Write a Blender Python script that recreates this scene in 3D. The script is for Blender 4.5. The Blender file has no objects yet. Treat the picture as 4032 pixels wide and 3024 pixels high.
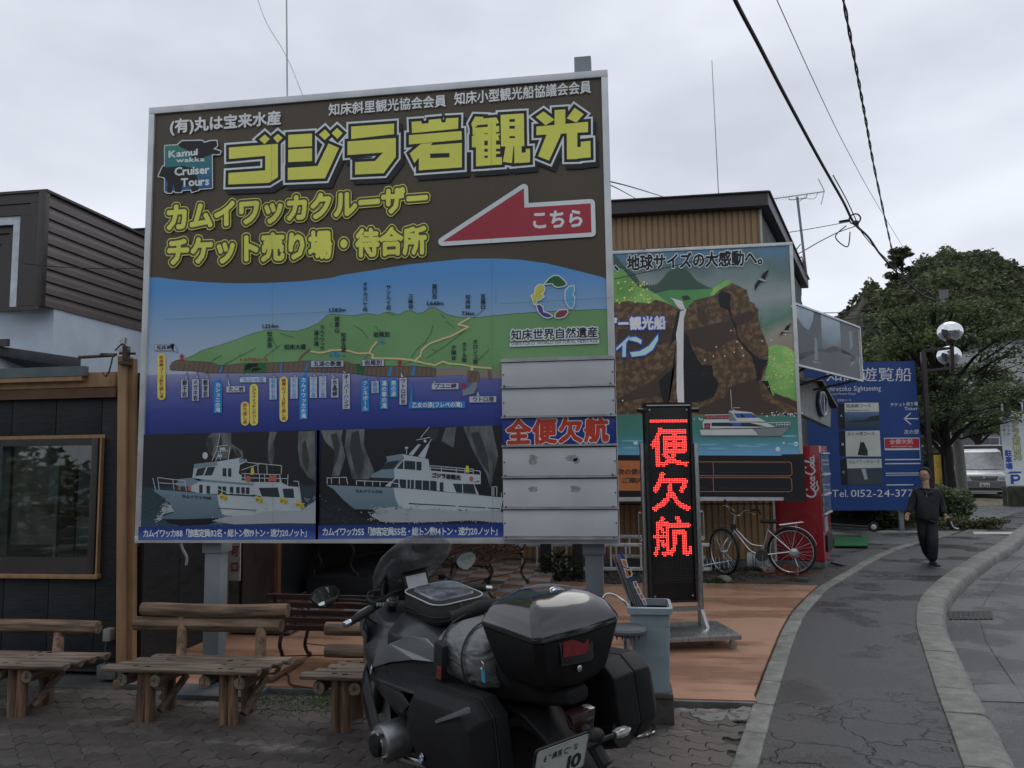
import bpy,bmesh,math,random
from math import sin,cos,tan,radians,pi,atan,atan2,sqrt,hypot,floor
from mathutils import Vector,Matrix
from mathutils.geometry import delaunay_2d_cdt,tessellate_polygon
random.seed(7)
scene=bpy.context.scene
COL=scene.collection
# ------------------------------------------------------------------ camera
FPX,TH,PITCH,ROLL,CAMH=3050.0,radians(8.2),atan((1808-1512)/3050.0),radians(0.75),1.75
_f=Vector((-sin(TH)*cos(PITCH),cos(TH)*cos(PITCH),sin(PITCH)))
_r0=Vector((cos(TH),sin(TH),0)); _u0=_r0.cross(_f)
_r=_r0*cos(ROLL) - _u0*sin(ROLL); _u=_u0*cos(ROLL) + _r0*sin(ROLL)
CAM=Vector((0,0,CAMH))
cam_data=bpy.data.cameras.new('camera')
cam_data.sensor_width=36.0; cam_data.lens=FPX/4032*36.0
cam_data.clip_start=0.05; cam_data.clip_end=3000
cam=bpy.data.objects.new('camera',cam_data); COL.objects.link(cam)
cam.matrix_world=Matrix(((_r.x,_u.x,-_f.x,CAM.x),(_r.y,_u.y,-_f.y,CAM.y),(_r.z,_u.z,-_f.z,CAM.z),(0,0,0,1)))
scene.camera=cam
# ------------------------------------------------------------------ sky, sun, exposure
SUN_EL,SUN_ROT=radians(55),radians(20)
world=bpy.data.worlds.new('World'); scene.world=world; world.use_nodes=True
wn,wl=world.node_tree.nodes,world.node_tree.links
wn.clear()
w_out=wn.new('ShaderNodeOutputWorld'); w_bg=wn.new('ShaderNodeBackground'); w_bg.inputs['Strength'].default_value=0.1
w_sky=wn.new('ShaderNodeTexSky'); w_sky.sky_type='NISHITA'; w_sky.sun_disc=False
w_sky.sun_elevation=SUN_EL; w_sky.sun_rotation=SUN_ROT
w_tc=wn.new('ShaderNodeTexCoord'); w_map=wn.new('ShaderNodeMapping'); w_map.inputs['Scale'].default_value=(1.0,1.0,2.4)
w_map.inputs['Rotation'].default_value=(0.0,0.0,0.55)
w_no=wn.new('ShaderNodeTexNoise'); w_no.inputs['Scale'].default_value=2.1; w_no.inputs['Detail'].default_value=5.0; w_no.inputs['Roughness'].default_value=0.5
w_cr=wn.new('ShaderNodeValToRGB')
w_cr.color_ramp.elements[0].position=0.34; w_cr.color_ramp.elements[0].color=(0.49,0.52,0.575,1)
w_cr.color_ramp.elements[1].position=0.66; w_cr.color_ramp.elements[1].color=(0.72,0.75,0.81,1)
w_mul=wn.new('ShaderNodeVectorMath'); w_mul.operation='SCALE'; w_mul.inputs['Scale'].default_value=9.4
w_mix=wn.new('ShaderNodeMix'); w_mix.data_type='RGBA'; w_mix.inputs['Factor'].default_value=0.93
wl.new(w_tc.outputs['Generated'],w_map.inputs['Vector']); wl.new(w_map.outputs['Vector'],w_no.inputs['Vector'])
wl.new(w_no.outputs['Fac'],w_cr.inputs['Fac']); wl.new(w_cr.outputs['Color'],w_mul.inputs[0])
wl.new(w_sky.outputs['Color'],w_mix.inputs['A']); wl.new(w_mul.outputs['Vector'],w_mix.inputs['B'])
wl.new(w_mix.outputs['Result'],w_bg.inputs['Color']); wl.new(w_bg.outputs['Background'],w_out.inputs['Surface'])
sun_data=bpy.data.lights.new('sun','SUN'); sun_data.energy=0.5; sun_data.angle=radians(35); sun_data.color=(1.0,0.97,0.93)
sun=bpy.data.objects.new('sun',sun_data); COL.objects.link(sun)
# sky sun_rotation is measured clockwise from +Y (as seen from above)
_sd=Vector((sin(SUN_ROT)*cos(SUN_EL),cos(SUN_ROT)*cos(SUN_EL),sin(SUN_EL)))
sun.rotation_euler=_sd.to_track_quat('Z','Y').to_euler()
vs=scene.view_settings; vs.view_transform='Standard'; vs.look='None'; vs.exposure=0.42; vs.gamma=1.0; vs.use_curve_mapping=False
try: scene.cycles.use_denoising=True
except Exception: pass
# ------------------------------------------------------------------ measuring helpers (photo pixel -> place on a known plane)
def ray(x,y): return _f + _r*((x-2016)/FPX) - _u*((y-1512)/FPX)
def G(x,y,z=0.0):
    d=ray(x,y); return CAM + d*((z-CAMH)/d.z)
def PY(x,y,Y):
    d=ray(x,y); return CAM + d*(Y/d.y)
def PX(x,y,X):
    d=ray(x,y); return CAM + d*(X/d.x)
def PP(x,y,o,n):
    d=ray(x,y); return CAM + d*((o-CAM).dot(n)/d.dot(n))
def PD(x,y,dep): return CAM + ray(x,y)*dep
# ------------------------------------------------------------------ materials
def srgb(r,g,b):
    return tuple(((c/255)/12.92 if c/255<=0.04045 else (((c/255)+0.055)/1.055)**2.4) for c in (r,g,b))
MATS={}
def mat(name,col,rough=0.6,metal=0.0,var=0.15,scale=6.0,bump=0.0,bscale=None,coord='Object',col2=None,stretch=(1,1,1),
        emit=None,estr=0.0,trans=0.0,ior=1.45,alpha=1.0,coat=0.0,rvar=0.1,rnd=0.0,detail=4.0,spec=0.5,lo=0.35,hi=0.65):
    if name in MATS: return MATS[name]
    m=bpy.data.materials.new(name); m.use_nodes=True; nt=m.node_tree; N,L=nt.nodes,nt.links
    b=N['Principled BSDF']
    b.inputs['Metallic'].default_value=metal; b.inputs['IOR'].default_value=ior
    b.inputs['Transmission Weight'].default_value=trans; b.inputs['Alpha'].default_value=alpha
    b.inputs['Coat Weight'].default_value=coat; b.inputs['Coat Roughness'].default_value=0.06
    b.inputs['Specular IOR Level'].default_value=spec
    if emit: b.inputs['Emission Color'].default_value=(*emit,1); b.inputs['Emission Strength'].default_value=estr
    tc=N.new('ShaderNodeTexCoord') if coord != 'World' else N.new('ShaderNodeNewGeometry')
    src=tc.outputs['Position'] if coord=='World' else tc.outputs[coord]
    mp=N.new('ShaderNodeMapping'); mp.inputs['Scale'].default_value=stretch; L.new(src,mp.inputs['Vector'])
    no=N.new('ShaderNodeTexNoise'); no.inputs['Scale'].default_value=scale; no.inputs['Detail'].default_value=detail; L.new(mp.outputs['Vector'],no.inputs['Vector'])
    rp=N.new('ShaderNodeValToRGB')
    c1=tuple(max(0,c*(1-var)) for c in col); c2=col2 or tuple(min(1,c*(1+var)) for c in col)
    rp.color_ramp.elements[0].position=lo; rp.color_ramp.elements[0].color=(*c1,1)
    rp.color_ramp.elements[1].position=hi; rp.color_ramp.elements[1].color=(*c2,1)
    L.new(no.outputs['Fac'],rp.inputs['Fac'])
    colout=rp.outputs['Color']
    if rnd>0:
        oi=N.new('ShaderNodeObjectInfo'); mr=N.new('ShaderNodeMapRange')
        mr.inputs['To Min'].default_value=1-rnd; mr.inputs['To Max'].default_value=1+rnd; L.new(oi.outputs['Random'],mr.inputs['Value'])
        vm=N.new('ShaderNodeVectorMath'); vm.operation='SCALE'; L.new(colout,vm.inputs[0]); L.new(mr.outputs['Result'],vm.inputs['Scale']); colout=vm.outputs['Vector']
    L.new(colout,b.inputs['Base Color'])
    r2=N.new('ShaderNodeMapRange'); r2.inputs['To Min'].default_value=max(0.02,rough-rvar); r2.inputs['To Max'].default_value=min(1,rough+rvar)
    L.new(no.outputs['Fac'],r2.inputs['Value']); L.new(r2.outputs['Result'],b.inputs['Roughness'])
    if bump>0:
        n2=N.new('ShaderNodeTexNoise'); n2.inputs['Scale'].default_value=bscale or scale*6; n2.inputs['Detail'].default_value=6.0
        L.new(mp.outputs['Vector'],n2.inputs['Vector'])
        bp=N.new('ShaderNodeBump'); bp.inputs['Strength'].default_value=min(1,bump); bp.inputs['Distance'].default_value=0.01
        L.new(n2.outputs['Fac'],bp.inputs['Height']); L.new(bp.outputs['Normal'],b.inputs['Normal'])
    MATS[name]=m
    return m
def flatmat(name,col,rough=0.45,var=0.05,**k):
    return mat(name,col,rough=rough,var=var,scale=3.0,coord='World',**k)
def gradmat(name,stops,z0,z1,axis='Z',rough=0.45,noise=None,nscale=4.0,stretch=(1,1,1),xr=None):
    # printed gradient over world height z0..z1 ; stops = [(t, rgb)]
    m=bpy.data.materials.new(name); m.use_nodes=True; nt=m.node_tree; N,L=nt.nodes,nt.links; b=N['Principled BSDF']
    b.inputs['Roughness'].default_value=rough
    g=N.new('ShaderNodeNewGeometry'); s=N.new('ShaderNodeSeparateXYZ'); L.new(g.outputs['Position'],s.inputs[0])
    mr=N.new('ShaderNodeMapRange'); mr.inputs['From Min'].default_value=z0; mr.inputs['From Max'].default_value=z1
    L.new(s.outputs[axis],mr.inputs['Value'])
    rp=N.new('ShaderNodeValToRGB'); els=rp.color_ramp.elements
    while len(els)<len(stops): els.new(0.5)
    for e,(t,c) in zip(els,stops): e.position=t; e.color=(*c,1)
    out=mr.outputs['Result']
    if noise:
        mp=N.new('ShaderNodeMapping'); mp.inputs['Scale'].default_value=stretch; L.new(g.outputs['Position'],mp.inputs['Vector'])
        no=N.new('ShaderNodeTexNoise'); no.inputs['Scale'].default_value=nscale; no.inputs['Detail'].default_value=6.0; L.new(mp.outputs['Vector'],no.inputs['Vector'])
        ma=N.new('ShaderNodeMath'); ma.operation='MULTIPLY_ADD'; ma.inputs[1].default_value=noise; ma.inputs[2].default_value=-noise*0.5
        L.new(no.outputs['Fac'],ma.inputs[0]); ad=N.new('ShaderNodeMath'); ad.operation='ADD'; L.new(ma.outputs[0],ad.inputs[0]); L.new(out,ad.inputs[1]); out=ad.outputs[0]
    L.new(out,rp.inputs['Fac']); L.new(rp.outputs['Color'],b.inputs['Base Color'])
    return m
# ------------------------------------------------------------------ mesh builder
def frame(d):
    d=d.normalized(); a=Vector((0,0,1)) if abs(d.z)<0.9 else Vector((1,0,0))
    u=d.cross(a).normalized(); return u,d.cross(u).normalized()
class MB:
    def __init__(s): s.v=[]; s.f=[]
    def add(s,vs_,fs):
        o=len(s.v); s.v+=[tuple(v) for v in vs_]; s.f+=[tuple(i+o for i in f) for f in fs]; return s
    def box(s,x0,x1,y0,y1,z0,z1):
        return s.add([(x0,y0,z0),(x1,y0,z0),(x1,y1,z0),(x0,y1,z0),(x0,y0,z1),(x1,y0,z1),(x1,y1,z1),(x0,y1,z1)],
            [(0,3,2,1),(4,5,6,7),(0,1,5,4),(1,2,6,5),(2,3,7,6),(3,0,4,7)])
    def obox(s,c,ax,ay,az):      # centre and three half-axis vectors
        c,ax,ay,az=Vector(c),Vector(ax),Vector(ay),Vector(az)
        p=[c+ax*i+ay*j+az*k for k in (-1,1) for (i,j) in ((-1,-1),(1,-1),(1,1),(-1,1))]
        return s.add(p,[(0,3,2,1),(4,5,6,7),(0,1,5,4),(1,2,6,5),(2,3,7,6),(3,0,4,7)])
    def beam(s,p0,p1,w,h,up=(0,0,1)):
        p0,p1=Vector(p0),Vector(p1); d=(p1-p0); u=d.normalized(); v=u.cross(Vector(up))
        if v.length<1e-4: v=u.cross(Vector((1,0,0)))
        v.normalize(); w_=v.cross(u).normalized()
        return s.obox((p0+p1)/2,d/2,v*w/2,w_*h/2)
    def cyl(s,p0,p1,r0,r1=None,n=12,cap=True):
        return s.tube([p0,p1],[r0,r0 if r1 is None else r1],n,cap)
    def tube(s,pts,r,n=8,cap=True,sy=1.0):
        pts=[Vector(p) for p in pts]; k=len(pts); rs=r if isinstance(r,(list,tuple)) else [r]*k
        vs_=[]; fs=[]; u=None
        for i,p in enumerate(pts):
            d=(pts[min(i+1,k-1)]-pts[max(i-1,0)])
            if d.length<1e-9: d=Vector((0,0,1))
            d.normalize()
            if u is None: u,w=frame(d)
            else:
                u=(u - d*u.dot(d)); u=u.normalized() if u.length>1e-6 else frame(d)[0]; w=d.cross(u).normalized()
            for j in range(n):
                a=2*pi*j/n; vs_.append(p + u*cos(a)*rs[i] + w*sin(a)*rs[i]*sy)
        for i in range(k-1):
            for j in range(n):
                a,b=i*n+j,i*n+(j+1) % n; fs.append((a,b,b+n,a+n))
        if cap: fs.append(tuple(range(n-1,-1,-1))); fs.append(tuple((k-1)*n+j for j in range(n)))
        return s.add(vs_,fs)
    def loop(s,pts,r,n=6):        # closed tube
        pts=[Vector(p) for p in pts]; k=len(pts); vs_=[]; fs=[]; nr=Vector((0,0,0)); c=sum(pts,Vector())/k
        for i in range(k): nr+=(pts[i]-c).cross(pts[(i+1) % k]-c)
        nr.normalize()
        for i,p in enumerate(pts):
            d=(pts[(i+1) % k]-pts[i-1]).normalized(); u=d.cross(nr).normalized()
            for j in range(n): a=2*pi*j/n; vs_.append(p+u*cos(a)*r+nr*sin(a)*r)
        for i in range(k):
            for j in range(n): fs.append((i*n+j,i*n+(j+1) % n,((i+1) % k)*n+(j+1) % n,((i+1) % k)*n+j))
        return s.add(vs_,fs)
    def ring(s,c,nrm,R,r,n=32,m=6):
        c=Vector(c); u,w=frame(Vector(nrm)); return s.loop([c+u*cos(2*pi*i/n)*R+w*sin(2*pi*i/n)*R for i in range(n)],r,m)
    def lathe(s,c,axis,prof,n=24):   # prof = [(along, radius)]
        c=Vector(c); ax=Vector(axis).normalized(); u,w=frame(ax); vs_=[]; fs=[]
        for (t,r) in prof:
            for j in range(n): a=2*pi*j/n; vs_.append(c+ax*t+u*cos(a)*r+w*sin(a)*r)
        for i in range(len(prof)-1):
            for j in range(n): a,b=i*n+j,i*n+(j+1) % n; fs.append((a,b,b+n,a+n))
        if prof[0][1]>1e-6: fs.append(tuple(range(n-1,-1,-1)))
        if prof[-1][1]>1e-6: fs.append(tuple((len(prof)-1)*n+j for j in range(n)))
        return s.add(vs_,fs)
    def poly(s,pts): return s.add(pts,[tuple(range(len(pts)))])
    def prism(s,pts,ext):          # planar polygon (any, may be concave) + extrusion vector
        pts=[Vector(p) for p in pts]; e=Vector(ext); n=len(pts)
        tris=tessellate_polygon([pts])
        vs_=pts+[p+e for p in pts]; fs=[tuple(t) for t in tris]+[tuple(n+i for i in reversed(t)) for t in tris]
        fs+=[(i,(i+1) % n,n+(i+1) % n,n+i) for i in range(n)]
        return s.add(vs_,fs)
    def sphere(s,c,r,n=12,m=8,sc=(1,1,1)):
        c=Vector(c); prof=[(-cos(pi*i/m),sin(pi*i/m)) for i in range(m+1)]; vs_=[]; fs=[]
        for (t,q) in prof:
            for j in range(n): a=2*pi*j/n; vs_.append((c.x+q*cos(a)*r*sc[0],c.y+q*sin(a)*r*sc[1],c.z+t*r*sc[2]))
        for i in range(m):
            for j in range(n): a,b=i*n+j,i*n+(j+1) % n; fs.append((a,b,b+n,a+n))
        return s.add(vs_,fs)
    def loft(s,rings,cap=True,closed=True):
        n=len(rings[0]); vs_=[p for r in rings for p in r]; fs=[]
        for i in range(len(rings)-1):
            for j in range(n if closed else n-1): a,b=i*n+j,i*n+(j+1) % n; fs.append((a,b,b+n,a+n))
        if cap and closed: fs.append(tuple(range(n-1,-1,-1))); fs.append(tuple((len(rings)-1)*n+j for j in range(n)))
        return s.add(vs_,fs)
    def xf(s,M): s.v=[tuple(M @ Vector(v)) for v in s.v]; return s
    def build(s,name,m,parent=None,smooth=False,bevel=0.0,seg=2,sub=0,kind=None,fixn=True):
        me=bpy.data.meshes.new(name); me.from_pydata(s.v,[],s.f); me.validate(clean_customdata=False)
        if fixn or bevel>0:
            bm=bmesh.new(); bm.from_mesh(me)
            bmesh.ops.remove_doubles(bm,verts=bm.verts,dist=1e-5)
            bmesh.ops.recalc_face_normals(bm,faces=bm.faces)
            if bevel>0:
                es=[e for e in bm.edges if len(e.link_faces)==2 and e.calc_face_angle(0)>radians(28)]
                bmesh.ops.bevel(bm,geom=es,offset=bevel,segments=seg,affect='EDGES',clamp_overlap=True,profile=0.6)
            bm.to_mesh(me); bm.free()
        if m is not None:
            for mm in (m if isinstance(m,list) else [m]): me.materials.append(mm)
        if smooth or bevel>0:
            me.shade_smooth(); me.set_sharp_from_angle(angle=radians(40))
        o=bpy.data.objects.new(name,me); COL.objects.link(o)
        if parent is not None: o.parent=parent
        if sub: md=o.modifiers.new('subdivision','SUBSURF'); md.levels=md.render_levels=sub
        if kind: o['kind']=kind
        return o
def tag(o,label=None,cat=None,group=None,kind=None):
    if label: o['label']=label
    if cat: o['category']=cat
    if group: o['group']=group
    if kind: o['kind']=kind
    return o
def thing(name,label,cat,loc=(0,0,0),rz=0.0,group=None,kind=None):
    o=bpy.data.objects.new(name,None); COL.objects.link(o); o.location=loc; o.rotation_euler=(0,0,rz)
    o.empty_display_size=0.1
    return tag(o,label,cat,group,kind)
def structure(name,loc=(0,0,0)):
    o=bpy.data.objects.new(name,None); COL.objects.link(o); o.location=loc; o['kind']='structure'; return o
def share(o,parent,loc=None,rot=None,scale=None):
    c=o.copy(); COL.objects.link(c); c.parent=parent
    if loc is not None: c.location=loc
    if rot is not None: c.rotation_euler=rot
    if scale is not None: c.scale=scale
    return c
def kids(o): return [c for c in COL.objects if c.parent==o]
def copy_tree(o,loc,rz,label=None,parent=None):
    c=o.copy(); COL.objects.link(c)
    if parent is None:
        c.location=loc; c.rotation_euler=(0,0,rz)
        if label: c['label']=label
    else: c.parent=parent
    for k in kids(o):
        if k != c: copy_tree(k,None,None,None,c)
    return c
def bez(p,n=8):   # catmull-rom through points
    p=[Vector(q) for q in p]; out=[]
    for i in range(len(p)-1):
        a,b,c,d=p[max(i-1,0)],p[i],p[i+1],p[min(i+2,len(p)-1)]
        for k in range(n):
            t=k/n; out.append(0.5*((2*b)+(c-a)*t+(2*a-5*b+4*c-d)*t*t+(3*b-a-3*c+d)*t**3))
    return out+[p[-1]]
# ------------------------------------------------------------------ 2D shapes for printed surfaces
def area2(p): return 0.5*sum(p[i][0]*p[(i+1) % len(p)][1]-p[(i+1) % len(p)][0]*p[i][1] for i in range(len(p)))
def union2(polys,tol=0.003,ok=0.0):
    vs_,fs,tot=[],[],0.0
    for p in polys:
        if len(p)<3: continue
        a=area2(p)
        if abs(a)<1e-9: continue
        tot+=abs(a); o=len(vs_); q=p if a>0 else list(reversed(p)); vs_+=q; fs.append(list(range(o,o+len(p))))
    if not fs: return [],[]
    best=None
    for k in range(5):
        rj=random.Random(k); j=0.0 if k==0 else 0.0004
        pv=[Vector((x+rj.uniform(-j,j),y+rj.uniform(-j,j))) for x,y in vs_]
        ov,oe,of,_,_,orig=delaunay_2d_cdt(pv,[],fs,1,1e-6 if k<3 else 1e-5,True)
        V=[(v.x,v.y) for v in ov]; F=[tuple(f) for f,og in zip(of,orig) if len(og)]
        ar=sum(abs(area2([V[i] for i in f])) for f in F)
        if best is None or ar<best[0]: best=(ar,V,F)
        if k>=1 and abs(ar-last)<0.02*max(ar,last): break     # two runs agree
        last=ar
        if ar<ok: break
        if len(fs)>6000: break
    ar,V,F=best
    cnt={}
    for f in F:
        for i in range(len(f)): cnt[(f[i],f[(i+1) % len(f)])]=1
    nxt={}
    for a,b in cnt:
        if (b,a) not in cnt: nxt.setdefault(a,[]).append(b)
    loops=[]
    while nxt:
        st=next(iter(nxt)); cur=st; lp=[]
        while cur in nxt:
            b=nxt[cur].pop()
            if not nxt[cur]: del nxt[cur]
            lp.append(V[cur]); cur=b
            if cur==st: break
        # simplify
        out=[]
        for p in lp:
            while len(out)>=2 and abs((out[-1][0]-out[-2][0])*(p[1]-out[-2][1])-(out[-1][1]-out[-2][1])*(p[0]-out[-2][0]))<tol*hypot(p[0]-out[-2][0],p[1]-out[-2][1])*0.8 and hypot(out[-1][0]-out[-2][0],out[-1][1]-out[-2][1])<0.35: out.pop()
            out.append(p)
        if len(out)>=3 and abs(area2(out))>2e-6: loops.append(out)
    try:
        T=tessellate_polygon([[Vector((x,y,0)) for x,y in l] for l in loops]); W=[p for l in loops for p in l]
        a2=sum(abs(area2([W[i] for i in t])) for t in T)
        if abs(a2-ar)<0.04*ar: return W,[tuple(t) for t in T]
    except Exception: pass
    return V,F
def offset_poly(p,d):
    a=sum(p[i][0]*p[(i+1) % len(p)][1]-p[(i+1) % len(p)][0]*p[i][1] for i in range(len(p)))
    if a<0: p=list(reversed(p))
    out=[]; n=len(p)
    for i in range(n):
        p0,p1,p2=Vector(p[i-1]),Vector(p[i]),Vector(p[(i+1) % n])
        e1,e2=(p1-p0).normalized(),(p2-p1).normalized(); n1,n2=Vector((e1.y,-e1.x)),Vector((e2.y,-e2.x))
        m=(n1+n2)
        if m.length<0.2: m=n1
        m.normalize(); k=d/max(0.38,m.dot(n1)); out.append((p1.x+m.x*k,p1.y+m.y*k))
    return out
def stroke2(pts,w,cap=True,nseg=6):
    out=[]; W=w if isinstance(w,(list,tuple)) else [w]*len(pts)
    for i in range(len(pts)-1):
        a,b=Vector(pts[i]),Vector(pts[i+1]); d=b-a
        if d.length<1e-9: continue
        n=Vector((-d.y,d.x)).normalized()
        out.append([tuple(a+n*W[i]/2),tuple(b+n*W[i+1]/2),tuple(b-n*W[i+1]/2),tuple(a-n*W[i]/2)])
    for i,p in enumerate(pts):
        if not cap and i in (0,len(pts)-1): continue
        out.append([(p[0]+cos(2*pi*k/nseg+.3)*W[i]/2,p[1]+sin(2*pi*k/nseg+.3)*W[i]/2) for k in range(nseg)])
    return out
_G={}
def glyph_raw(ch,off=0.0):
    k=('raw',ch,round(off,4))
    if k in _G: return _G[k]
    c=bpy.data.curves.new('g','FONT'); c.body=ch; c.size=1.0; c.resolution_u=2; c.offset=off
    o=bpy.data.objects.new('g',c)
    me=o.to_mesh()
    V=[(v.co.x,v.co.y) for v in me.vertices]; F=[tuple(p.vertices) for p in me.polygons]
    cnt={}
    for f in F:
        for i in range(len(f)):
            q=tuple(sorted((f[i],f[(i+1) % len(f)]))); cnt[q]=cnt.get(q,0)+1
    E=[q for q,n in cnt.items() if n==1]
    o.to_mesh_clear(); bpy.data.objects.remove(o); bpy.data.curves.remove(c)
    _G[k]=(V,F,E); return _G[k]
FAT=0.06
def glyph(ch,bold=0.0):
    """fill polygons of one glyph; above FAT the strokes are grown with round joins (caller makes the union)"""
    k=(ch,round(bold,4))
    if k in _G: return _G[k]
    V,F,E=glyph_raw(ch,0.0); r=[[V[i] for i in f] for f in F]
    if bold>0:
        for a,b in E:
            r+=stroke2([V[a],V[b]],bold*2,cap=bold>FAT,nseg=8)
            if bold<=FAT: r.append([(V[a][0]+cos(q)*bold,V[a][1]+sin(q)*bold) for q in (0.3,1.87,3.44,5.01)])
        if bold<=FAT: v_,f_=union2(r,ok=0.56); r=[[v_[i] for i in f] for f in f_]
    _G[k]=r
    return r
def text2(s,bold=0.0,vertical=False,pitch=1.0):
    out=[]; pen=0.0
    if vertical:
        for i,ch in enumerate(s):
            cy=-(i+0.5)*pitch
            for f in glyph(ch,bold):
                q=[(x-0.5,y-0.38) for x,y in f]
                if ch in 'ー～': q=[(y,-x) for x,y in q]
                elif ch in 'ッャュョィ': q=[(x+.08,y+.08) for x,y in q]
                out.append([(x+0.5,y+cy) for x,y in q])
        w,h=1.0,len(s)*pitch
    else:
        for ch in s:
            if ch==' ': pen+=0.35; continue
            V0=glyph_raw(ch)[0]
            if not V0: pen+=0.5; continue
            if ord(ch)<0x2000:
                x0=min(v[0] for v in V0); x1=max(v[0] for v in V0); adv=x1-x0+0.09; dx=pen-x0+0.045
            else: adv=pitch; dx=pen + (pitch-1)/2
            out+=[[(x+dx,y) for x,y in f] for f in glyph(ch,bold)]
            pen+=adv
        w,h=pen,1.0
    if bold>FAT:
        V,F=union2(out); out=[[V[i] for i in f] for f in F]
    return out,w,h
def px_text(s,A,B,h,bold=0.0,pitch=1.0,shift=(0,0)):
    """horizontal text fitted between photo px A (left, bottom) and B (right, bottom), height h px"""
    P,w,_=text2(s,bold,pitch=pitch); out=[]
    ascii_=all(ord(c)<0x2000 for c in s); top,bot=(0.73,0.0) if ascii_ else (0.83,-0.07)
    for f in P: out.append([(A[0]+(B[0]-A[0])*x/w+shift[0],A[1]+(B[1]-A[1])*x/w-(y-bot)/(top-bot)*h+shift[1]) for x,y in f])
    return out
def px_vtext(s,T,Bt,w,bold=0.0):
    """vertical text, T top centre px, Bt bottom centre px, column width w px"""
    P,_,n=text2(s,bold,True); out=[]
    for f in P: out.append([(T[0]+(Bt[0]-T[0])*(-y/n)+(x-0.5)*w,T[1]+(Bt[1]-T[1])*(-y/n)) for x,y in f])
    return out
def union_polys(ps):
    if not ps: return []
    x0=min(x for p in ps for x,y in p); y0=min(y for p in ps for x,y in p); k=100.0
    V,F=union2([[((x-x0)/k,(y-y0)/k) for x,y in p] for p in ps]); V=[(x*k+x0,y*k+y0) for x,y in V]
    return [[V[i] for i in f] for f in F]
def world_of(o):
    M=Matrix.LocRotScale(o.location,o.rotation_euler,o.scale)
    return world_of(o.parent) @ M if o.parent else M
class WMB(MB):
    """builder working in world space under a parent that stands somewhere else"""
    def build(s,name,m,parent=None,**k):
        if parent is not None:
            M=world_of(parent).inverted(); s.v=[tuple(M @ Vector(v)) for v in s.v]
        return MB.build(s,name,m,parent,**k)
class Print:
    """flat print on a plane (o, n): photo px polygons projected on it, thin layers stacked towards the viewer;
    layers between two calls of part() become one object"""
    def __init__(s,o,n,parent,step=0.0004):
        s.o,s.n,s.parent,s.k,s.step=Vector(o),Vector(n).normalized(),parent,0,step; s.name=None
        s.R=[_f-_r*(2016/FPX)+_u*(1512/FPX),_r/FPX,-_u/FPX]
    def part(s,name,kind='stuff',label=None):
        s.flush(); s.name,s.kind,s.label=name,kind,label; s.v,s.f,s.mi,s.ms=[],[],[],[]
    def flush(s):
        if not s.name or not s.f: return
        me=bpy.data.meshes.new(s.name); M=world_of(s.parent).inverted() if s.parent else Matrix()
        me.from_pydata(s.v,[],s.f); me.transform(M)
        for m in s.ms: me.materials.append(m)
        me.polygons.foreach_set('material_index',s.mi)
        me.update()
        n=M.to_3x3() @ s.n
        if sum((p.normal.dot(n)<0) for p in me.polygons[:50])>25: me.flip_normals()
        o=bpy.data.objects.new(s.name,me); COL.objects.link(o); o.parent=s.parent
        if s.kind: o['kind']=s.kind
        if s.label: o['label']=s.label
        s.name=None; return o
    def layer(s,name,m,polys,off=None):
        if off is None: s.k+=1; off=s.k*s.step
        if m not in s.ms: s.ms.append(m)
        mi=s.ms.index(m); o=s.o+s.n*off; num=(o-CAM).dot(s.n)
        d0,dx,dy=s.R; a0,ax,ay=d0.dot(s.n),dx.dot(s.n),dy.dot(s.n)
        cx,cy,cz=CAM; V,F=s.v,s.f
        for p in polys:
            b=len(V); ar=0.0; n=len(p)
            if n<3: continue
            for i in range(n): ar+=p[i][0]*p[(i+1) % n][1]-p[(i+1) % n][0]*p[i][1]
            if ar>0: p=list(reversed(p))
            for x,y in p:
                t=num/(a0+ax*x+ay*y)
                V.append((cx+t*(d0.x+dx.x*x+dy.x*y),cy+t*(d0.y+dx.y*x+dy.y*y),cz+t*(d0.z+dx.z*x+dy.z*y)))
            if n>4:
                for q in tessellate_polygon([[Vector((x,y,0)) for x,y in p]]): F.append((b+q[0],b+q[1],b+q[2])); s.mi.append(mi)
            else: F.append(tuple(range(b,b+n))); s.mi.append(mi)
def crop(x0,y0,sc):
    return lambda *pts: [(x0+x/sc,y0+y/sc) for x,y in pts]
def circ(x,y,r,n=8,ry=None): return [(x+cos(2*pi*i/n)*r,y+sin(2*pi*i/n)*(ry or r)) for i in range(n)]
# ------------------------------------------------------------------ print colours and shared metals
def pr(r,g,b,k=0.42): return tuple(min(0.9,c/k) for c in srgb(r,g,b))
def fm(name,r,g,b,k=0.42,**kw):
    kw.setdefault('var',.09); return mat('print_'+name,pr(r,g,b,k),rough=.45,scale=1.6,detail=9,coord='World',**kw)
WHITE=fm('white',160,165,170); BLACKP=flatmat('print_black',(0.012,0.013,0.016)); YEL=fm('yellow',184,174,70)
BROWN=fm('brown',58,51,41,var=0.08); GREENL=fm('green',85,118,78); CLIFF=fm('cliff',84,71,61); TAN=fm('tan',108,100,88)
ROADY=fm('roadcream',160,150,110); RED=fm('red',122,36,47); NAVY=fm('navy',22,40,96); LBLUE=fm('lightblue',33,98,150)
INK=flatmat('print_ink',(0.015,0.02,0.04)); LABW=fm('labelwhite',140,145,158); LABY=fm('labelyellow',165,158,80); DRED=fm('darkred',120,45,35)
TXB=fm('textblue',80,120,160); GDARK=fm('greendark',30,75,40)
ALU=mat('aluminium',(0.50,0.51,0.52),rough=0.38,metal=0.85,var=0.12,scale=9,bump=0.05)
ALUW=mat('aluminium_frame_white',(0.62,0.64,0.65),rough=0.4,metal=0.35,var=0.1,scale=5)
GREYP=mat('grey_painted_steel',(0.22,0.25,0.27),rough=0.5,metal=0.1,var=0.12,scale=3,bump=0.05)
SCREW=flatmat('screw',(0.05,0.05,0.05),0.4)
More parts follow.
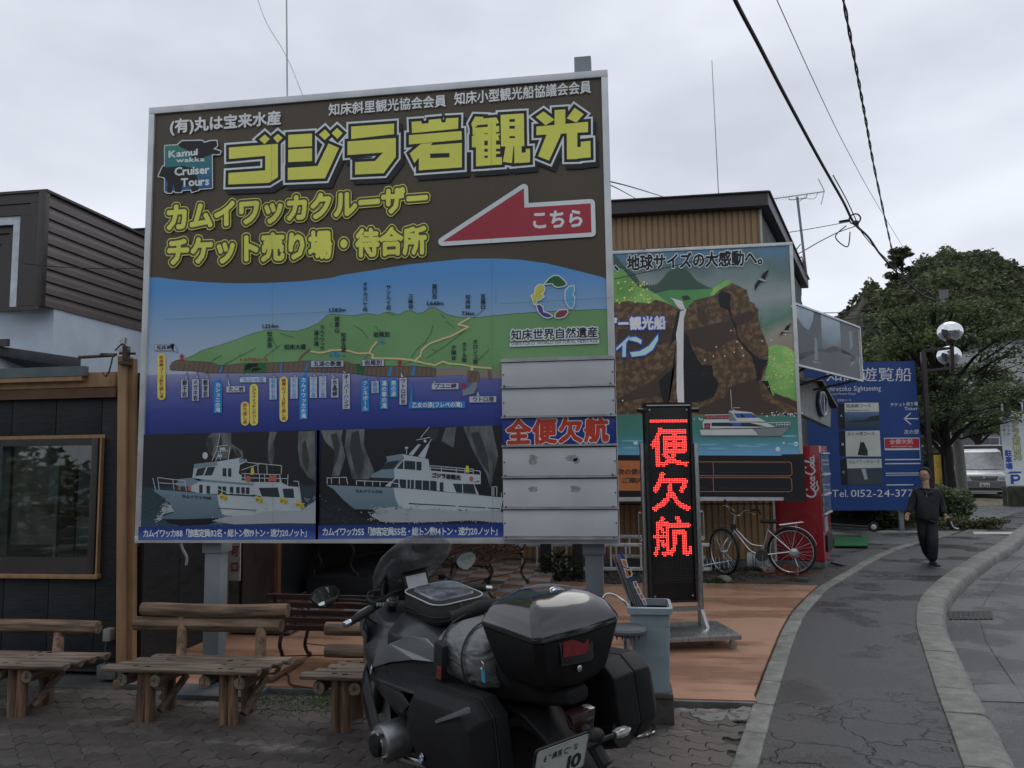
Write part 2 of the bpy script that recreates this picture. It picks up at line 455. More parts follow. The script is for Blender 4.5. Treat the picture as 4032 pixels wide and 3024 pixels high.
# ------------------------------------------------------------------ ground materials
def wetmat(name,c1,c2,wet,rough=0.75,wrough=0.22,wscale=0.8,scale=14,bump=0.5,bscale=120,wlo=0.5,whi=0.62,rnd=0.0,cracks=None,stretch=(1,1,1)):
    m=bpy.data.materials.new(name); m.use_nodes=True; N,L=m.node_tree.nodes,m.node_tree.links; b=N['Principled BSDF']
    g=N.new('ShaderNodeNewGeometry')
    def noise(sc,det=4,vec=None,rough_=0.55):
        n=N.new('ShaderNodeTexNoise'); n.inputs['Scale'].default_value=sc; n.inputs['Detail'].default_value=det; n.inputs['Roughness'].default_value=rough_; L.new(vec or g.outputs['Position'],n.inputs['Vector']); return n.outputs['Fac']
    def ramp(f,lo,hi,a=(0,0,0,1),c=(1,1,1,1)):
        r=N.new('ShaderNodeValToRGB'); r.color_ramp.elements[0].position=lo; r.color_ramp.elements[0].color=a; r.color_ramp.elements[1].position=hi; r.color_ramp.elements[1].color=c; L.new(f,r.inputs['Fac']); return r.outputs['Color']
    def mix(f,a,c):
        x=N.new('ShaderNodeMix'); x.data_type='RGBA'; L.new(f,x.inputs['Factor'])
        for v,k in ((a,'A'),(c,'B')):
            if isinstance(v,tuple): x.inputs[k].default_value=v
            else: L.new(v,x.inputs[k])
        return x.outputs['Result']
    base=ramp(noise(scale,8),0.3,0.7,(*c1,1),(*c2,1))
    mp=N.new('ShaderNodeMapping'); mp.inputs['Scale'].default_value=stretch; L.new(g.outputs['Position'],mp.inputs['Vector'])
    w=ramp(noise(wscale,5,mp.outputs['Vector'],0.6),wlo,whi)
    col=mix(w,base,(*wet,1)) if not isinstance(wet,float) else base
    if isinstance(wet,float):
        v=N.new('ShaderNodeVectorMath'); v.operation='SCALE'; L.new(base,v.inputs[0]); v.inputs['Scale'].default_value=wet
        col=mix(w,base,v.outputs['Vector'])
    sp=ramp(noise(bscale*1.7,2),0.62,0.72);
    v2=N.new('ShaderNodeVectorMath'); v2.operation='SCALE'; L.new(base,v2.inputs[0]); v2.inputs['Scale'].default_value=1.9
    col=mix(sp,col,v2.outputs['Vector'])
    if rnd:
        oi=N.new('ShaderNodeObjectInfo'); mr=N.new('ShaderNodeMapRange'); mr.inputs['To Min'].default_value=1-rnd; mr.inputs['To Max'].default_value=1+rnd; L.new(oi.outputs['Random'],mr.inputs['Value'])
        v3=N.new('ShaderNodeVectorMath'); v3.operation='SCALE'; L.new(col,v3.inputs[0]); L.new(mr.outputs['Result'],v3.inputs['Scale']); col=v3.outputs['Vector']
    h=noise(bscale,4)
    if cracks:
        vo=N.new('ShaderNodeTexVoronoi'); vo.feature='DISTANCE_TO_EDGE'; vo.inputs['Scale'].default_value=cracks[0]
        nv=N.new('ShaderNodeTexNoise'); nv.inputs['Scale'].default_value=6; L.new(g.outputs['Position'],nv.inputs['Vector'])
        va=N.new('ShaderNodeVectorMath'); va.operation='MULTIPLY_ADD'; L.new(nv.outputs['Color'],va.inputs[0]); va.inputs[1].default_value=(0.35,0.35,0.35); L.new(g.outputs['Position'],va.inputs[2]); L.new(va.outputs['Vector'],vo.inputs['Vector'])
        cm=ramp(vo.outputs['Distance'],0.006,0.03,(1,1,1,1),(0,0,0,1))
        mr=N.new('ShaderNodeMapRange'); s=N.new('ShaderNodeSeparateXYZ'); L.new(g.outputs['Position'],s.inputs[0]); L.new(s.outputs['Y'],mr.inputs['Value'])
        mr.inputs['From Min'].default_value=cracks[1]; mr.inputs['From Max'].default_value=cracks[2]; mr.inputs['To Min'].default_value=1; mr.inputs['To Max'].default_value=0
        mm=N.new('ShaderNodeMath'); mm.operation='MULTIPLY'; L.new(cm,mm.inputs[0]); L.new(mr.outputs['Result'],mm.inputs[1])
        col=mix(mm.outputs[0],col,(0.012,0.012,0.012,1))
        hh=N.new('ShaderNodeMath'); hh.operation='MULTIPLY_ADD'; L.new(mm.outputs[0],hh.inputs[0]); hh.inputs[1].default_value=-1.5; L.new(h,hh.inputs[2]); h=hh.outputs[0]
    L.new(col,b.inputs['Base Color'])
    rr_=N.new('ShaderNodeMapRange'); rr_.inputs['To Min'].default_value=rough; rr_.inputs['To Max'].default_value=wrough; L.new(w,rr_.inputs['Value']); L.new(rr_.outputs['Result'],b.inputs['Roughness'])
    bp=N.new('ShaderNodeBump'); bp.inputs['Strength'].default_value=bump; bp.inputs['Distance'].default_value=0.006; L.new(h,bp.inputs['Height']); L.new(bp.outputs['Normal'],b.inputs['Normal'])
    MATS[name]=m; return m
ASPH=wetmat('asphalt_wet',(0.032,0.032,0.033),(0.066,0.066,0.069),0.55,rough=0.62,wrough=0.20,wscale=0.9,wlo=0.46,whi=0.57,bump=0.9,scale=40,cracks=(2.1,5.3,6.6))
ROADM=wetmat('road_asphalt',(0.05,0.05,0.052),(0.10,0.10,0.105),0.55,rough=0.45,wrough=0.14,wscale=0.8,wlo=0.45,whi=0.56,bump=0.8,scale=45)
PAVE=wetmat('paving_stone_brown',(0.062,0.053,0.047),(0.094,0.081,0.072),(0.18,0.168,0.152),rough=0.62,wrough=0.6,wscale=1.5,wlo=0.60,whi=0.66,bump=0.6,bscale=90,rnd=0.22,stretch=(0.8,1.6,1))
JOINT=wetmat('joint_sand',(0.018,0.016,0.014),(0.036,0.036,0.026),0.8,bump=0.6)
ORNG=wetmat('terracotta_paint',(0.345,0.185,0.115),(0.40,0.225,0.142),0.74,rough=0.5,wrough=0.24,wscale=0.55,scale=3,wlo=0.50,whi=0.58,bump=0.25,bscale=60,stretch=(0.55,2.6,1))
DIRT=wetmat('dark_soil',(0.022,0.018,0.014),(0.06,0.05,0.04),0.6,scale=26,bump=1.0,bscale=45,wscale=2)
LOT=wetmat('old_concrete_ground',(0.065,0.068,0.062),(0.105,0.108,0.10),0.6,rough=0.7,wscale=0.6,wlo=0.4,whi=0.6,scale=3)
KERB=wetmat('kerb_concrete',(0.135,0.135,0.122),(0.23,0.23,0.21),0.66,rough=0.75,wrough=0.55,wscale=2.4,scale=11,bump=0.8,bscale=60,rnd=0.16,wlo=.46,whi=.6)
CONC=mat('grey_concrete',(0.13,0.13,0.125),rough=0.8,var=0.25,scale=7,bump=0.5,coord='World')
# ------------------------------------------------------------------ ground sheets
def sheet(name,pts,z,m,thick=0.0,parent=None):
    b=MB(); P_=[Vector((p[0],p[1],z)) for p in pts]
    if thick: b.prism(P_,(0,0,-thick))
    else:
        for t in tessellate_polygon([P_]): b.add([P_[i] for i in t],[(0,1,2)])
    o=b.build(name,m,parent)
    if not thick:
        me=o.data
        if me.polygons and me.polygons[0].normal.z<0: me.flip_normals()
    if parent is None: o['kind']='structure'
    return o
gm_=wetmat('wild_ground',(0.035,0.045,0.022),(0.075,0.08,0.05),0.7,scale=0.8,bscale=8,bump=0.6,wscale=0.2)
sheet('ground',[(-400,-300),(400,-300),(400,600),(-400,600)],-0.2,gm_)
KI_L=[(2877,3024),(2943,2834),(2977,2744),(3007.5,2663),(3050,2554),(3079,2487),(3117,2421),(3145,2388),(3178,2354),(3226,2312),(3278,2283),(3330,2252),(3405,2208.5),(3511,2161.6),(3623,2129),(3740,2100)]
KI_R=[(2993,3024),(3026,2838),(3055,2748),(3079,2668),(3117,2573),(3145,2478),(3174,2416),(3197,2388),(3226,2354),(3268.5,2321),(3321,2288),(3372,2256),(3452,2214),(3534.5,2178),(3640,2145),(3750,2113)]
KO_L=[(3793,3024),(3752,2901),(3713.6,2801.6),(3681,2708),(3652,2614),(3631,2549),(3614,2496),(3606,2455),(3608.5,2402),(3617,2370),(3643,2332),(3687,2291),(3752,2244),(3834,2191),(3928,2142),(4004,2085),(4032,2068)]
KO_R=[(3969,3024),(3922,2931),(3852,2807.5),(3810.5,2696),(3763.5,2590),(3725,2496),(3713.6,2449),(3716.6,2390.6),(3728,2355),(3757.7,2320),(3810.5,2279),(3857.5,2244),(3904.5,2203),(3951,2173),(4032,2126)]
def gline(px,z): return [G(x,y,z) for x,y in px]
def extend(l,near,far=None):
    d=(l[0]-l[2]).normalized(); a=[l[0]+d*near]
    e=[l[-1]+(l[-1]-l[-3]).normalized()*far] if far else []
    return a+l+e
kiL=extend(gline(KI_L,0.0),6); koL=extend(gline(KO_L,0.0),6,14); koR=extend(gline(KO_R,-0.12),6,14)
def resample(l,step):
    l=bez(l,6); out=[l[0]]; acc=0
    for a,b in zip(l,l[1:]):
        d=(b-a).length
        while acc+d>=step and d>1e-9:
            t=(step-acc)/d; a=a+(b-a)*t; out.append(a); d=(b-a).length; acc=0
        acc+=d
    return out
def offs(l,w):
    out=[]
    for i,p in enumerate(l):
        d=(l[min(i+1,len(l)-1)]-l[max(i-1,0)]); d.z=0; d.normalize(); out.append(p+Vector((d.y,-d.x,0))*w)
    return out
kia=resample(kiL,0.15); kib=offs(kia,0.145)
koa=resample(koL,0.15); kob=offs(koa,0.20); koc=offs(koa,0.275); kod=offs(koa,0.30)
# sidewalk between the two kerbs
SWP=[(p.x,p.y) for p in kib]; SWP2=[(p.x,p.y) for p in koa]
swfar=[(G(3900,2052).x,G(3900,2052).y),(G(4032,2012).x,G(4032,2012).y),(19.0,30.0)]
sheet('sidewalk',SWP+swfar+list(reversed(SWP2)),0.0,ASPH,0.2)
sheet('road',[(p.x-0.05,p.y) for p in kod]+[(60,60),(60,-40),(kod[0].x,-40)],-0.12,ROADM,0.07)
lot=sheet('lot_ground',[(-40,-40),(kia[0].x-0.002,-40)]+[(p.x,p.y) for p in kia]+[(G(3900,2052).x-.1,G(3900,2052).y),(G(4032,2012).x,G(4032,2012).y+0.3),(40,45),(40,90),(-40,90)],-0.035,LOT,0.1)
# kerb stones
def kerb(name,A,B,prof,step,z0,z1,gap=0.012):
    root=structure(name)
    n=len(A); k=step; i=0
    while i+k<n:
        rings=[]
        for j in range(i,i+k+1):
            a,b_=A[j].copy(),B[j].copy(); t=gap/2/(A[i+1]-A[i]).length
            if j==i: a=A[j]+(A[j+1]-A[j])*t; b_=B[j]+(B[j+1]-B[j])*t
            if j==i+k: a=A[j]+(A[j-1]-A[j])*t; b_=B[j]+(B[j-1]-B[j])*t
            rings.append([a.lerp(b_,u)+Vector((0,0,z-a.z)) for u,z in prof])
        dz=random.uniform(-0.003,0.003)
        rings=[[p+Vector((0,0,dz)) for p in r] for r in rings]
        m_=MB(); m_.loft(rings); m_.build('kerb_stone',KERB,root,bevel=0.004,seg=1)
        i+=k
    return root
kerb('inner_kerb',kia,kib,[(0.01,-0.2),(0.99,-0.2),(0.99,0.012),(0.93,0.018),(0.07,0.018),(0.01,0.012)],4,0,0)
kerb('outer_kerb',koa,kod,[(0.01,-0.25),(1.0,-0.25),(0.98,-0.10),(0.95,-0.04),(0.88,0.0),(0.76,0.02),(0.6,0.022),(0.03,0.016),(0.01,0.01)],4,0,0)
sheet('gutter_strip',[(p.x,p.y) for p in offs(koa,0.29)]+[(p.x,p.y) for p in reversed(offs(koa,0.62))],-0.112,wetmat('gutter_dirty',(0.05,0.05,0.05),(0.09,0.09,0.088),0.45,wscale=3.0,scale=30,wlo=0.4,whi=0.6,bscale=40,bump=0.9),0.05)
# orange platform
plat=[(-4.09,6.35),(-4.09,6.1),(-3.3,5.86),(0.60,5.87)]
kp=[(p.x-0.01,p.y) for p in kia if 5.87<p.y<11.0]
sheet('painted_platform',[(-4.09,11.1),(-4.09,5.85),(kp[0][0],5.85)]+kp+[(1.2,11.06),(0.4,11.1),(-0.2,10.86),(-0.7,11.08)],0.03,ORNG,0.1)
sheet('platform_edge',[(-4.0,5.81),(kp[0][0]-.03,5.81),(kp[0][0],5.85),(-4.0,5.85)],0.022,CONC,0.1)
# soil behind the platform, with debris
DP=[(-4.0,11.0),(kp[-1][0],11.0)]+[(p.x-0.01,p.y) for p in kia if 11.0<p.y<13.2]+[(3.0,13.2),(2.5,14.5),(-4,14.5)]
sheet('soil_strip',DP,-0.005,DIRT,0.1)
rs=random.Random(11); db=MB()
for i in range(1100):
    x=rs.uniform(-1.0,3.3); y=rs.uniform(11.15,13.0)
    if x>1.2+(y-11)*0.95: continue
    s_=rs.uniform(0.008,0.03); a=rs.uniform(0,pi)
    db.obox((x,y,0.0+s_*0.3),(s_*cos(a),s_*sin(a),rs.uniform(-.01,.01)),(-s_*0.6*sin(a),s_*0.6*cos(a),0),(0,0,s_*0.35))
db.build('soil_debris',mat('leaf_litter',(0.07,0.055,0.04),var=0.6,scale=30,rough=0.8,coord='World'),kind='stuff')
# lane between platform and vending machine: darker asphalt apron
sheet('asphalt_apron',[(p.x-0.01,p.y) for p in kia if 12.9<p.y<18.6]+[(5.0,16.3),(3.85,14.6),(3.3,13.6)],-0.003,wetmat('apron_asphalt',(0.05,0.05,0.05),(0.075,0.075,0.073),0.7),0.1)
sheet('concrete_slab',[tuple(G(x,y)[:2]) for x,y in ((3390,2140),(3640,2143),(3740,2105),(3660,2090),(3480,2088),(3390,2100))],0.0,wetmat('pale_slab',(0.12,0.125,0.115),(0.16,0.165,0.15),0.75,scale=4),0.1)
# gravel and straw in front of the van
sheet('gravel_patch',[tuple(G(x,y)[:2]) for x,y in ((3790,2080),(3900,2048),(4032,2008),(4200,1990),(4200,1930),(3990,1945),(3850,1965),(3810,2010))],-0.02,wetmat('gravel',(0.09,0.095,0.095),(0.2,0.2,0.2),0.7,scale=18,bscale=20,bump=1.0,wscale=2),0.1)
sheet('dry_grass_patch',[tuple(G(x,y)[:2]) for x,y in ((3830,1995),(3900,1990),(4000,1985),(4100,1975),(4100,1935),(3990,1940),(3840,1955))],-0.015,wetmat('dry_grass_ground',(0.10,0.085,0.045),(0.2,0.17,0.10),0.7,scale=25,bscale=30,bump=1.0),0.1)
# ------------------------------------------------------------------ interlocking paving stones
jb=sheet('paving_bed',[(-30,-20),(kia[0].x,-20)]+[(p.x-0.004,p.y) for p in kia if p.y<5.80]+[(kp[0][0]-.03,5.8),(-30,5.8)],-0.014,JOINT,0.1)
pav=structure('paving')
PW,PH=0.225,0.1125
def wob(t): return 0.014*(1 if (t % 1)<0.25 else (1-4*((t % 1)-0.25)) if (t % 1)<0.5 else -1 if (t % 1)<0.75 else (-1+4*((t % 1)-0.75)))
def paver_outline(g):
    ts=[0,.25,.5,.75]; o_=[]
    bot=[(u*PW/2,wob(u)) for u in (0,.25,.5,.75,1.0,1.25,1.5,1.75)]+[(PW,wob(0))]
    rgt=[(PW+wob(v)*0.9,v*PH) for v in (0.25,0.5,0.75)]
    out=bot+rgt+[(x,y+PH) for x,y in reversed(bot)]+[(x-PW,y) for x,y in reversed(rgt)]
    c=(PW/2,PH/2); return [(c[0]+(x-c[0])*(1-g/PW),c[1]+(y-c[1])*(1-g/PH)) for x,y in out]
po=paver_outline(0.0045); b=MB()
n=len(po); ins=[(PW/2+(x-PW/2)*0.978,PH/2+(y-PH/2)*0.955) for x,y in po]
b.add([(x,y,-0.03) for x,y in po]+[(x,y,-0.0025) for x,y in po]+[(x,y,0.0) for x,y in ins],[(i,(i+1) % n,n+(i+1) % n,n+i) for i in range(n)]+[(n+i,n+(i+1) % n,2*n+(i+1) % n,2*n+i) for i in range(n)]+[tuple(range(2*n,3*n))])
proto=b.build('paving_stone',PAVE,pav); pmesh=proto.data
cells=[]
kx=lambda y: min((abs(p.y-y),p.x) for p in kia)[1]
for j in range(-10,int(5.8/PH)):
    for i in range(-60,14):
        x=i*PW+(j % 2)*PW/2; y=j*PH
        if y+PH>5.79 or y<1.0 or x+PW>kx(y+PH/2)+0.13 or x<-9: continue
        c=Vector((x+PW/2,y+PH/2,0)); d=c-CAM; z=d.dot(_f); px=2016+FPX*d.dot(_r)/z if z>0.3 else 1e9; py=1512-FPX*d.dot(_u)/z if z>0.3 else 1e9
        vis=-60<px<4100 and py<3080
        cells.append((0 if vis else 1,d.length,x,y))
cells.sort(); rp=random.Random(5); far_=MB(); first=True
for k,(v_,d,x,y) in enumerate(cells):
    rz,tx,ty,dz=rp.uniform(-.01,.01),rp.uniform(-.012,.012),rp.uniform(-.012,.012),rp.uniform(-.003,.002)
    if k<300:
        o=proto if k==0 else share(proto,pav); o.location=(x,y,dz); o.rotation_euler=(tx,ty,rz)
    elif x>-7 and y>1.5:
        bb_=Matrix.LocRotScale(Vector((x,y,dz)),Matrix.Rotation(rz,3,'Z').to_euler(),None)
        far_.add([bb_ @ vv.co for vv in pmesh.vertices],[tuple(p.vertices) for p in pmesh.polygons])
far_.build('paving_stones',PAVE,pav,kind='stuff')
# grey mortar smears between paving and platform, moss by the bench
ms=MB()
for i in range(1500):
    x=rp.gauss(-2.05,0.35); y=rp.gauss(5.62,0.13)
    if y>5.8 or x>-1.2: continue
    s_=rp.uniform(.004,.012); ms.add([(x-s_,y,0.0),(x+s_,y-s_,0.0),(x,y+s_,rp.uniform(.004,.014))],[(0,1,2)])
ms.build('moss',mat('moss_green',(0.035,0.06,0.015),var=0.5,scale=20,rough=0.9,coord='World'),kind='stuff')
for nm,pts in (('mortar_patch',((2720,2800),(2800,2812),(2860,2805),(2840,2835),(2790,2840),(2730,2820))),('mortar_patch',((2865,2812),(2925,2785),(2955,2790),(2940,2832),(2880,2838)))):
    c_=sum((G(*p) for p in pts),Vector())/len(pts)
    sheet(nm,[tuple((c_+(G(*p)-c_)*1.1)[:2]) for p in pts],0.004,wetmat('mortar_'+str(len(MATS)),(0.15,0.15,0.135),(0.2,0.2,0.185),0.6,wscale=9,wlo=0.5,whi=0.55,bump=0.8),0.01,parent=pav)
# ------------------------------------------------------------------ tiled porch
TZ=0.10
porch=structure('tiled_porch')
b=MB(); b.box(-4.09,-1.06,8.2,12.86,-0.05,TZ-0.012); b.build('porch_slab',CONC,porch)
TG=mat('tile_grey',(0.30,0.31,0.30),rough=0.45,var=0.2,scale=6,rnd=0.15); TO=mat('tile_terracotta',(0.24,0.12,0.075),rough=0.45,var=0.2,scale=6,rnd=0.15)
tb=MB(); tb.box(0.004,0.296,0.004,0.296,-0.012,0.0); t1=tb.build('tile',TG,porch,bevel=0.002,seg=1); t2=None
nx,ny=10,15
for i in range(nx):
    for j in range(ny):
        loc=(-1.06-(i+1)*0.3,8.25+j*0.3,TZ)
        mm=(i+j) % 2
        if i==0 and j==0: t1.location=loc; continue
        if mm and t2 is None:
            me2=t1.data.copy(); me2.materials.clear(); me2.materials.append(TO); t2=bpy.data.objects.new('tile',me2); COL.objects.link(t2); t2.parent=porch; t2.location=loc; continue
        share(t2 if mm else t1,porch,loc)
# ------------------------------------------------------------------ black shop front
BLKW=mat('black_siding',(0.014,0.015,0.018),rough=0.6,var=0.35,scale=5,stretch=(1,1,6),bump=0.5,bscale=25)
TIM=mat('ochre_painted_timber',(0.36,0.22,0.11),rough=0.6,var=0.14,scale=5,stretch=(3,3,0.6),bump=0.25,bscale=30,col2=(0.40,0.25,0.13))
TIMD=mat('brown_painted_timber',(0.13,0.065,0.035),rough=0.6,var=0.2,scale=5,bump=0.2)
DKMET=mat('dark_brown_metal',(0.05,0.042,0.040),rough=0.45,var=0.12,scale=4,bump=0.04)
GLASS=mat('window_glass',(0.02,0.024,0.026),rough=0.05,var=0.05,spec=0.8,rvar=0.02,alpha=0.0)
MATS.pop('window_glass');
def glassmat(name,tint=(0.9,0.95,0.95),rough=0.02,mixf=0.85):
    m=bpy.data.materials.new(name); m.use_nodes=True; N,L=m.node_tree.nodes,m.node_tree.links
    N.clear(); o=N.new('ShaderNodeOutputMaterial'); t=N.new('ShaderNodeBsdfTransparent'); t.inputs['Color'].default_value=(*tint,1)
    g=N.new('ShaderNodeBsdfGlossy'); g.inputs['Roughness'].default_value=rough; fr_=N.new('ShaderNodeFresnel'); fr_.inputs['IOR'].default_value=1.5
    nz=N.new('ShaderNodeTexNoise'); nz.inputs['Scale'].default_value=1.5
    ma=N.new('ShaderNodeMath'); ma.operation='MULTIPLY_ADD'; ma.inputs[1].default_value=0.01; L.new(nz.outputs['Fac'],ma.inputs[0]); L.new(fr_.outputs['Fac'],ma.inputs[2])
    mx=N.new('ShaderNodeMixShader'); L.new(ma.outputs[0],mx.inputs[0]); L.new(t.outputs[0],mx.inputs[1]); L.new(g.outputs[0],mx.inputs[2]); L.new(mx.outputs[0],o.inputs['Surface']); MATS[name]=m; return m
GLASS=glassmat('window_glass',(0.75,0.8,0.8))
shop=thing('shop_front','low black timber shop front with ochre corner post and a large window','building',(-6,6.15,0))
WX0,WX1,WZ0,WZ1=-6.4,-4.52,0.82,1.98
def wbox(name,x0,x1,y0,y1,z0,z1,m,parent,bevel=0.0,**k):
    b=WMB(); b.box(x0,x1,y0,y1,z0,z1); return b.build(name,m,parent,bevel=bevel,**k)
XS=-4.09   # the shop's side wall
seams=[-7.6,-7.1,-6.63,-6.2,-5.80,-5.37,-4.94,-4.50,-4.26]
for a,c in zip(seams,seams[1:]):
    if c<=WX0+0.3 or a>=WX1: wbox('siding_panel',a+0.003,c-0.003,6.16,6.2,0.06,2.44,BLKW,shop,0.003)
    else:
        wbox('siding_panel',a+0.003,c-0.003,6.16,6.2,0.06,WZ0,BLKW,shop,0.003); wbox('siding_panel',a+0.003,c-0.003,6.16,6.2,WZ1,2.44,BLKW,shop,0.003)
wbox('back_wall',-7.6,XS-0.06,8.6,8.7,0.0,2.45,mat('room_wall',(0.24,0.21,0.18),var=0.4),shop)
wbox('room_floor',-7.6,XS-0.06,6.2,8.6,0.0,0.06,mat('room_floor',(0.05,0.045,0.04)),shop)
# window
wf=wbox('window',WX0-0.06,WX1+0.06,6.155,6.20,WZ1-0.0,WZ1+0.03,TIM,shop)
wbox('sill',WX0-0.06,WX1+0.07,6.10,6.20,WZ0-0.035,WZ0,TIM,wf,0.004); wbox('frame',WX1+0.04,WX1+0.055,6.12,6.20,WZ0,WZ1,TIM,wf)
for x in (WX1-0.045,WX0): wbox('frame',x,x+0.06,6.13,6.19,WZ0,WZ1,DKMET,wf,0.003)
wbox('frame',WX0+.06,WX1-.045,6.131,6.189,WZ1-0.06,WZ1,DKMET,wf); wbox('frame',WX0+.06,WX1-.045,6.131,6.189,WZ0,WZ0+0.14,DKMET,wf)
wbox('pane',WX0+0.06,WX1-0.045,6.158,6.162,WZ0+0.14,WZ1-0.06,GLASS,wf)
for x,w_,c_ in ((-5.52,.085,(0.5,0.49,0.45)),(-4.985,.03,(0.5,0.49,0.45)),(-4.93,.14,(0.16,0.09,0.06))): wbox('upright',x,x+w_,6.24,6.28,WZ0,WZ1+.1,mat('inner_wood%d' % (w_*1000),c_),wf)
wbox('sign_reflection',-5.30,-4.75,6.55,6.56,1.42,1.80,mat('reflection_pale',(0.55,0.58,0.64)),wf)  # pale panel stands in for the signboard's reflection on the glass
wbox('counter',-7.4,-4.6,6.75,7.2,0.06,0.95,mat('counter_wood',(0.12,0.07,0.045)),shop)
wbox('shelf',-7.0,-5.2,8.4,8.58,1.25,1.29,mat('shelf_wood',(0.2,0.13,0.08)),shop)
for x0,w,h,c in ((-5.15,0.28,0.2,(0.35,0.45,0.40)),(-4.85,0.2,0.25,(0.4,0.5,0.42))):
    tag(wbox('foam_box',x0,x0+w,6.78,7.0,0.952,0.952+h,mat('pale_green_plastic%g' % w,c),None,0.01),'pale green box on the counter inside the shop window, %s' % ('left one' if w>.25 else 'right one'),'box')
# roof beam of the shop
wbox('roof_slab',-7.7,XS+0.02,6.25,8.8,2.45,2.55,DKMET,shop)
wbox('beam',-7.7,-4.345,6.10,6.24,2.42,2.55,TIM,shop,0.004); wbox('flashing',-7.7,-4.6,6.04,6.10,2.515,2.60,mat('grey_flashing',(0.12,0.15,0.16),metal=0.3,rough=0.5),shop)
wbox('trim',-7.7,-4.62,6.045,6.098,2.475,2.512,TIM,shop); wbox('soffit_board',-7.7,-4.345,6.11,6.23,2.33,2.418,TIMD,shop)
pT,pB=PY(492,1440,6.12),PY(487,2640,6.12); pB.z=.02; pT.z=2.68
b=WMB(); b.beam(pB,pT,0.075,0.1,(0,1,0)); b.build('corner_post',TIM,shop,bevel=0.005)
qT,qB=PY(520,1440,6.14),PY(517,2640,6.14); qB.z=.02; qT.z=2.66
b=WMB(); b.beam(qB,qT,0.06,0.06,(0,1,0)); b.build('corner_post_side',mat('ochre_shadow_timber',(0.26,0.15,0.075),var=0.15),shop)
b=WMB()
for p in ((-4.28,6.05,2.70),(-4.42,6.0,2.69)): b.cyl(p,(p[0]+0.12,p[1]+.05,p[2]),0.012,n=6)
b.cyl((-4.62,6.0,2.67),(-4.3,6.02,2.68),0.014); b.tube(bez([(-4.3,6.02,2.72),(-4.25,6.05,2.78),(-4.2,6.05,2.72)]),0.006); b.tube(bez([(-4.3,6.0,2.68),(-4.33,6.0,2.55),(-4.36,6.0,2.50),(-4.39,6.0,2.53)]),0.007)
b.box(-4.27,-4.19,6.03,6.10,2.60,2.63); b.box(-4.25,-4.21,6.05,6.10,2.64,2.76)
b.build('bracket',mat('rusty_steel',(0.09,0.07,0.055),metal=0.4,rough=0.6,var=0.4),shop,kind='stuff')
b=WMB()
for k in range(26):
    a=rp.uniform(0,6.28); b.tube([(-4.24,6.06,2.70),(-4.24+cos(a)*.06,6.05,2.72+abs(sin(a))*.12)],0.0025,n=4)
b.build('frayed_cord',mat('cord_white',(0.45,0.45,0.43)),shop,kind='stuff')
# footing blocks
for x in (-4.36,-4.17): tag(wbox('footing_block',x,x+0.17,6.02,6.12,-0.01,0.10,CONC,shop,0.006))
# side wall with door
ys=[6.2,6.75,7.3,7.52]
for a,c in zip(ys,ys[1:]): wbox('siding_panel',XS-0.04,XS,a+0.003,c-0.003,0.03,2.6,BLKW,shop,0.003)
wbox('door_post',XS-0.05,XS+0.02,7.52,7.62,0.03,2.6,TIMD,shop)
wbox('dark_opening',XS-0.4,XS-0.35,7.6,8.2,0.03,2.6,BLKW,shop)
wbox('door_panel',XS-0.06,XS-0.02,8.0,8.75,0.1,2.2,mat('brown_door',(0.045,0.032,0.026),rough=0.5,var=0.2),shop,0.004)
wbox('door_post',XS-0.05,XS+0.03,8.75,8.84,0.1,2.6,mat('orange_brown_post',(0.2,0.095,0.045),rough=0.5),shop,0.004)
dd=wbox('door',XS-0.06,XS-0.01,8.84,9.75,0.1,2.1,mat('black_door',(0.02,0.022,0.025),rough=0.35,var=0.2),shop,0.004)
b=WMB(); b.tube(bez([(XS,9.35,0.95),(XS+0.05,9.35,1.0),(XS+0.05,9.35,1.2),(XS,9.35,1.25)]),0.012); b.build('handle',ALU,dd,smooth=True)
wbox('dark_wall',XS-0.04,XS,9.75,12.85,0.0,2.6,BLKW,shop)
wbox('canopy',XS,-2.3,8.8,12.85,2.5,2.62,DKMET,shop); wbox('dark_wall',XS,-3.27,12.8,12.85,0.1,2.5,BLKW,shop)  # unseen canopy, widened to darken the porch; black back panel stands for its shade
sh=thing('door_notice','white notice board with red letters by the shop door, behind the left sign post','sign',(-4.0,7.85,0))
c0=PY(945,2200,7.9); wbox('board',c0.x-0.30,c0.x,7.905,7.92,.50,1.15,mat('notice_white',(0.55,0.56,0.55)),sh)
pn=Print((0,7.9,0),(0,-1,0),sh); pn.part('red_letters'); pn.layer('x',RED if 'RED' in globals() else flatmat('notice_red',(0.3,0.03,0.03)),px_text('可',(908,2192),(942,2190),42,0.03)+px_text('口',(908,2252),(940,2250),38,0.04)); pn.flush()
wbox('stacked_timber',-4.0,-3.35,7.5,7.9,0.05,0.09,mat('weathered_board',(0.12,0.115,0.11),rough=0.8,bump=0.4),None,0.003); tag(COL.objects[-1] if False else bpy.data.objects['stacked_timber'],'flat weathered grey board lying on the orange platform behind the log bench','board')
